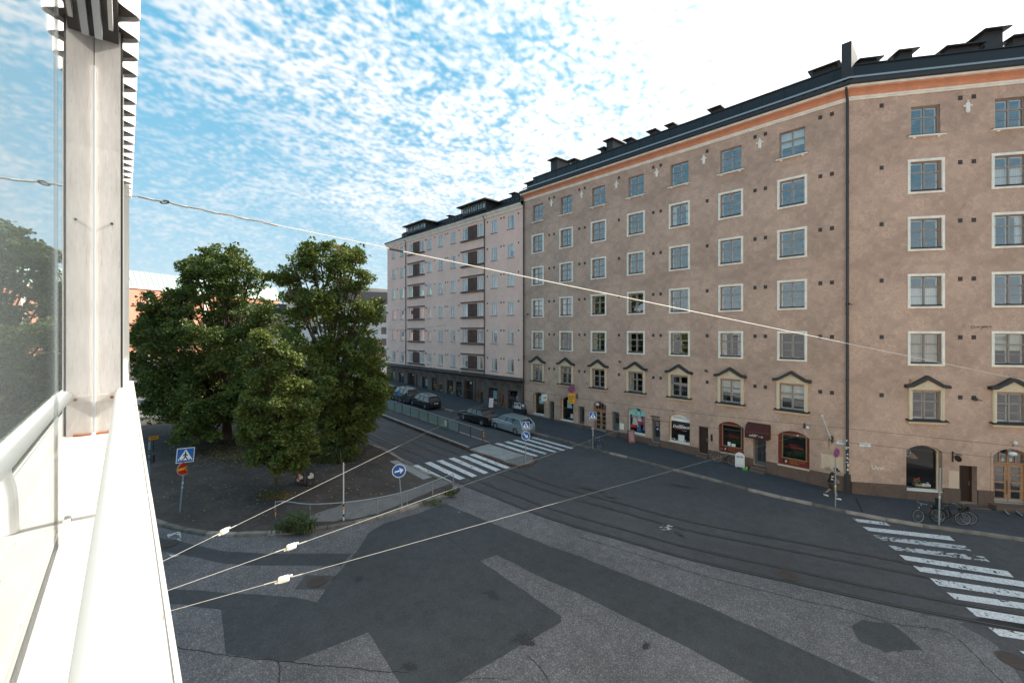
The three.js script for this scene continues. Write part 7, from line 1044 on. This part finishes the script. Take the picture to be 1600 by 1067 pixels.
function limeTree(label, basePx, trunkR, lobes, seed, per, sp, depthJit, hue) {
  const b = gp(...basePx, H_PAVE), lift = Math.min(...lobes.map(l => l[1])), r = rng(seed), D = -b.z, t = thing('lime_tree', label, 'tree', b, 0), k = D / FPX;
  // lobes given as picture discs at the tree's own distance, spread in depth by the crown's roundness
  const right = V3(1, 0, 0), back = V3(b.x, 0, b.z).normalize();
  const cxm = lobes.reduce((s, l) => s + l[0], 0) / lobes.length, half = Math.max(...lobes.map(l => Math.abs(l[0] - cxm) + l[2])) * k;
  const pyTop = Math.min(...lobes.map(l => l[1])) + 0.4 * (Math.max(...lobes.map(l => l[1])) - Math.min(...lobes.map(l => l[1])));
  const L = []; for (const [px, py, rp] of lobes) { const lat = Math.abs(px - cxm) * k / half, room = Math.max(0.12, Math.sqrt(Math.max(0, 1 - lat * lat))) * half * depthJit * (py < pyTop ? 0.55 : 1); const n = Math.max(1, Math.round(room / (rp * k) * 1.1)); for (let i = 0; i < n; i++) { const f = n === 1 ? (r() - 0.5) * room * 0.5 : -room + 2 * room * (i + 0.5) / n + (r() - 0.5) * 0.5, Dd = D + f; const rr = rp * k * (0.8 + 0.3 * r()); L.push({ c: V3((px - PX0) * k, EYE + (PY0 - py + 9 * clamp(1 - (py - lift) / 90)) * k, -D).sub(b).addScaledVector(back, f), r: rr }); } }
  // ragged outline: small outlying boughs round every lobe
  for (const l of [...L]) for (let i = 0; i < 3; i++) { const d = V3(r() * 2 - 1, r() * 1.6 - 0.5, r() * 2 - 1).normalize(); L.push({ c: l.c.clone().addScaledVector(d, l.r * (0.8 + 0.25 * r())), r: l.r * (0.28 + 0.2 * r()) }); l.r *= 0.94; }
  // trunk and limbs
  const top = L.reduce((m, l) => Math.max(m, l.c.y), 0); const trunkTop = V3((lobes[0][0] - basePx[0]) * k * 0.3, top * 0.62, 0), tp = [V3(0, -0.2, 0), V3(trunkR * 0.2, top * 0.14, 0), V3(trunkTop.x * 0.4, top * 0.35, 0.1), trunkTop];
  const tg = new THREE.TubeGeometry(new THREE.CatmullRomCurve3(tp), 16, 1, 10), tpos = tg.attributes.position, cv = new THREE.CatmullRomCurve3(tp); for (let i = 0; i <= 16; i++) { const c = cv.getPointAt(i / 16), R = trunkR * (1 - 0.65 * i / 16) * (i === 0 ? 1.5 : i === 1 ? 1.12 : 1); for (let j = 0; j <= 10; j++) { const o = i * 11 + j; const v = V3().fromBufferAttribute(tpos, o).sub(c).multiplyScalar(R * (0.92 + 0.16 * NT[(j % 10) * 13 + seed])).add(c); tpos.setXYZ(o, v.x, v.y, v.z); } } tg.computeVertexNormals(); part('trunk', tg, barkM, t);
  const limbs = []; for (const l of L) if (r() < 0.75) { const s = cv.getPoint(clamp(l.c.y / top * 0.75, 0.3, 0.98)), m = s.clone().lerp(l.c, 0.5).add(V3(0, 0.3 * l.c.distanceTo(s) * 0.25, 0)); limbs.push(new THREE.TubeGeometry(new THREE.QuadraticBezierCurve3(s, m, l.c), 7, Math.max(0.02, trunkR * 0.16), 5)); for (let i = 0; i < 3; i++) { const e = l.c.clone().add(V3(r() - 0.5, r() - 0.3, r() - 0.5).normalize().multiplyScalar(l.r * 0.8)); limbs.push(bar(m.clone().lerp(l.c, 0.6), e, trunkR * 0.06, 4, 0.008)); } } part('limbs', limbs, barkM, t);
  // leaves: on the shells of many sub-clumps, so that gaps stay open between them
  const M4 = new THREE.Matrix4(), lists = sp.map(() => []); const e = new THREE.Euler(), q = new THREE.Quaternion(), col = new THREE.Color();
  for (const l of L) {
    const nSub = Math.max(7, Math.round(8 + l.r * 7)); for (let s = 0; s < nSub; s++) {
      const tuft = r() < 0.4, d = V3(r() * 2 - 1, r() * 2 - 0.9, r() * 2 - 1).normalize(), sr = tuft ? l.r * (0.10 + 0.13 * r()) : l.r * (0.24 + 0.2 * r()), sc = l.c.clone().addScaledVector(d, tuft ? l.r * (0.92 + 0.3 * r()) : (l.r - sr * 0.75) * (0.72 + 0.34 * r())); const tone = 0.8 + 0.4 * r(), yel = r();
      const n = Math.round(per * sr * sr * (tuft ? 10 : 4.9)) + 2; for (let i = 0; i < n; i++) {
        const v = V3(r() * 2 - 1, r() * 1.7 - 0.7, r() * 2 - 1).normalize(), rad_ = sr * Math.pow(r(), 0.4); const pnt = sc.clone().addScaledVector(v, rad_); pnt.y -= 0.12 * (pnt.x * pnt.x + pnt.z * pnt.z) / (half * half) * half * 0.3;
        e.set((r() - 0.5) * 0.9 + v.z * 0.5, r() * 6.283, (r() - 0.5) * 0.9 - v.x * 0.5); q.setFromEuler(e); const sz = 0.8 + 0.5 * r(); M4.compose(pnt, q, V3(sz, sz, sz)); const a = r(); col.setRGB(...mixa([0.098 * tone, 0.150 * tone, 0.032 * tone], [0.29 * tone, 0.30 * tone, 0.058 * tone], hue * (0.35 * a + 0.5 * yel * yel))); if (a > 0.993) col.setRGB(0.30, 0.20, 0.03);
        lists[Math.floor(r() * sp.length)].push([M4.clone(), col.clone()]);
      } } }
  lists.forEach((list, i) => { const im = new THREE.InstancedMesh(sp[i], leafM, list.length); list.forEach(([m, c], j) => { im.setMatrixAt(j, m); im.setColorAt(j, c); }); im.name = 'crown'; im.userData.kind = 'stuff'; t.add(im); });
  return t;
}
limeTree('broad dark lime tree with a thick trunk, nearest the salmon house', [353, 687], 0.34, [[352, 422, 34], [318, 445, 36], [388, 450, 36], [283, 480, 36], [340, 490, 50], [405, 500, 44], [252, 505, 32], [240, 545, 34], [300, 545, 50], [365, 560, 55], [245, 590, 34], [300, 610, 44], [355, 630, 40], [405, 590, 44], [262, 630, 24], [315, 650, 26], [400, 640, 30], [232, 520, 22]], 11, 5.2, sprays, 0.75, 0.55);
limeTree('tall lime tree with a lighter top, closest to the tram track', [522, 702], 0.30, [[500, 408, 32], [468, 420, 30], [535, 420, 30], [562, 445, 30], [450, 455, 34], [500, 460, 44], [548, 485, 40], [582, 490, 22], [455, 505, 40], [520, 525, 50], [570, 550, 32], [480, 565, 48], [545, 590, 46], [583, 600, 24], [575, 636, 22], [500, 630, 46], [540, 650, 36], [560, 660, 18], [480, 670, 34], [525, 682, 24], [512, 705, 18]], 23, 5.2, sprays, 0.7, 0.85);
limeTree('small young lime tree with a slim trunk, standing before the two big limes', [430, 773], 0.10, [[407, 536, 9], [412, 556, 13], [439, 556, 11], [389, 568, 11], [430, 578, 17], [459, 572, 11], [403, 592, 16], [446, 604, 19], [473, 604, 12], [392, 622, 14], [424, 628, 21], [460, 634, 17], [484, 636, 9], [383, 645, 9], [406, 656, 19], [442, 662, 21], [477, 664, 13], [385, 672, 10], [417, 690, 19], [455, 692, 17], [482, 690, 10], [399, 706, 11], [437, 716, 15], [464, 718, 10]], 37, 9.5, spraysS, 0.8, 0.75);
// second slim trunk and shrub by the cabinets, weeds at kerbs, dry leaves
function weeds(label, px, py, wpx, hpx, seed, n, dry = 0.15) {
  const p = gp(px, py, H_PAVE), k = scaleAt(p), r = rng(seed), t = thing('weed_clump', label, 'plant', p), gs = [[], []], tip = [];
  for (let i = 0; i < n; i++) { const x = (r() + r() - 1) * wpx * k / 2, z = (r() - 0.5) * wpx * k * 0.35, h = hpx * k * (0.35 + 0.65 * r()) * (1 - Math.abs(x) / (wpx * k)), lx = (r() - 0.5) * h * 0.9, lz = (r() - 0.5) * h * 0.9, w = 0.012 + 0.02 * r(), a = r() * 3.14, cx = Math.cos(a) * w, cz = Math.sin(a) * w; const g = new THREE.BufferGeometry(); const A = [x - cx, 0, z - cz], B = [x + cx, 0, z + cz], C = [x + lx * 0.4 - cx, h * 0.6, z + lz * 0.4 - cz], Dd = [x + lx * 0.4 + cx, h * 0.6, z + lz * 0.4 + cz], E = [x + lx, h, z + lz]; g.setAttribute('position', new THREE.Float32BufferAttribute([...A, ...B, ...Dd, ...A, ...Dd, ...C, ...C, ...Dd, ...E], 3)); g.setAttribute('uv', new THREE.Float32BufferAttribute(new Float32Array(18), 2)); g.computeVertexNormals(); gs[r() < dry ? 1 : 0].push(g); if (r() < 0.5) { const s = spray(seed + i, 3, 0.07, 0.07); s.translate(x + lx, h, z + lz); gs[0].push(s); } }
  const gm = [std({ color: lin(0.055, 0.085, 0.028), side: THREE.DoubleSide, roughness: 0.8 }), std({ color: lin(0.20, 0.14, 0.06), side: THREE.DoubleSide, roughness: 0.9 })]; gs.forEach((l, i) => { if (l.length) part(i ? 'dry_blades' : 'blades', l, gm[i], t).userData.kind = 'stuff'; }); return t;
}
weeds('tall green weeds growing under the low railing at the kerb', 462, 829, 66, 32, 51, 420); weeds('small weed tuft at the rounded corner of the square', 703, 773, 22, 11, 52, 120); weeds('flat weeds along the cracked kerb of the square', 675, 786, 40, 6, 53, 90, 0.4); weeds('dry brown grass at the foot of the young lime', 427, 777, 40, 10, 54, 200, 0.9); weeds('leafy shoots under the tall lime beside the track', 520, 722, 56, 34, 55, 420, 0.05);
{ // fallen leaves, too many to count
  const r = rng(99), g = spray(60, 1, 0.01, 0.11), pts = []; const put_ = (px, py, sx, sy, n) => { for (let i = 0; i < n; i++) { const a = (r() + r() + r() - 1.5) * 1.3, b = (r() + r() + r() - 1.5) * 1.3; const p = gp(px + a * sx, py + b * sy, H_PAVE + 0.012); pts.push(p); } };
  put_(380, 705, 70, 18, 1700); put_(430, 774, 20, 5, 300); put_(520, 715, 50, 16, 350); put_(400, 760, 140, 36, 260); put_(600, 760, 90, 30, 60);
  const im = new THREE.InstancedMesh(g, std({ color: 0xffffff, side: THREE.DoubleSide, roughness: 0.9 }), pts.length), c = new THREE.Color(), m = new THREE.Matrix4(); pts.forEach((p, i) => { m.makeRotationFromEuler(new THREE.Euler((r() - 0.5) * 0.5, r() * 6.28, (r() - 0.5) * 0.5)); m.setPosition(p); im.setMatrixAt(i, m); const k = r(); c.setRGB(...mixa([0.16, 0.09, 0.04], [0.34, 0.24, 0.07], k)); im.setColorAt(i, c); }); im.name = 'fallen_leaves'; im.userData = { kind: 'stuff', label: 'dry brown and yellow fallen leaves scattered over the square', category: 'leaves' }; scene.add(im);
}
// ---------------------------------------------------------------- finish
scene.traverse(o => { if (o.isMesh) { o.castShadow = true; o.receiveShadow = true; } });
renderer.render(scene, camera);
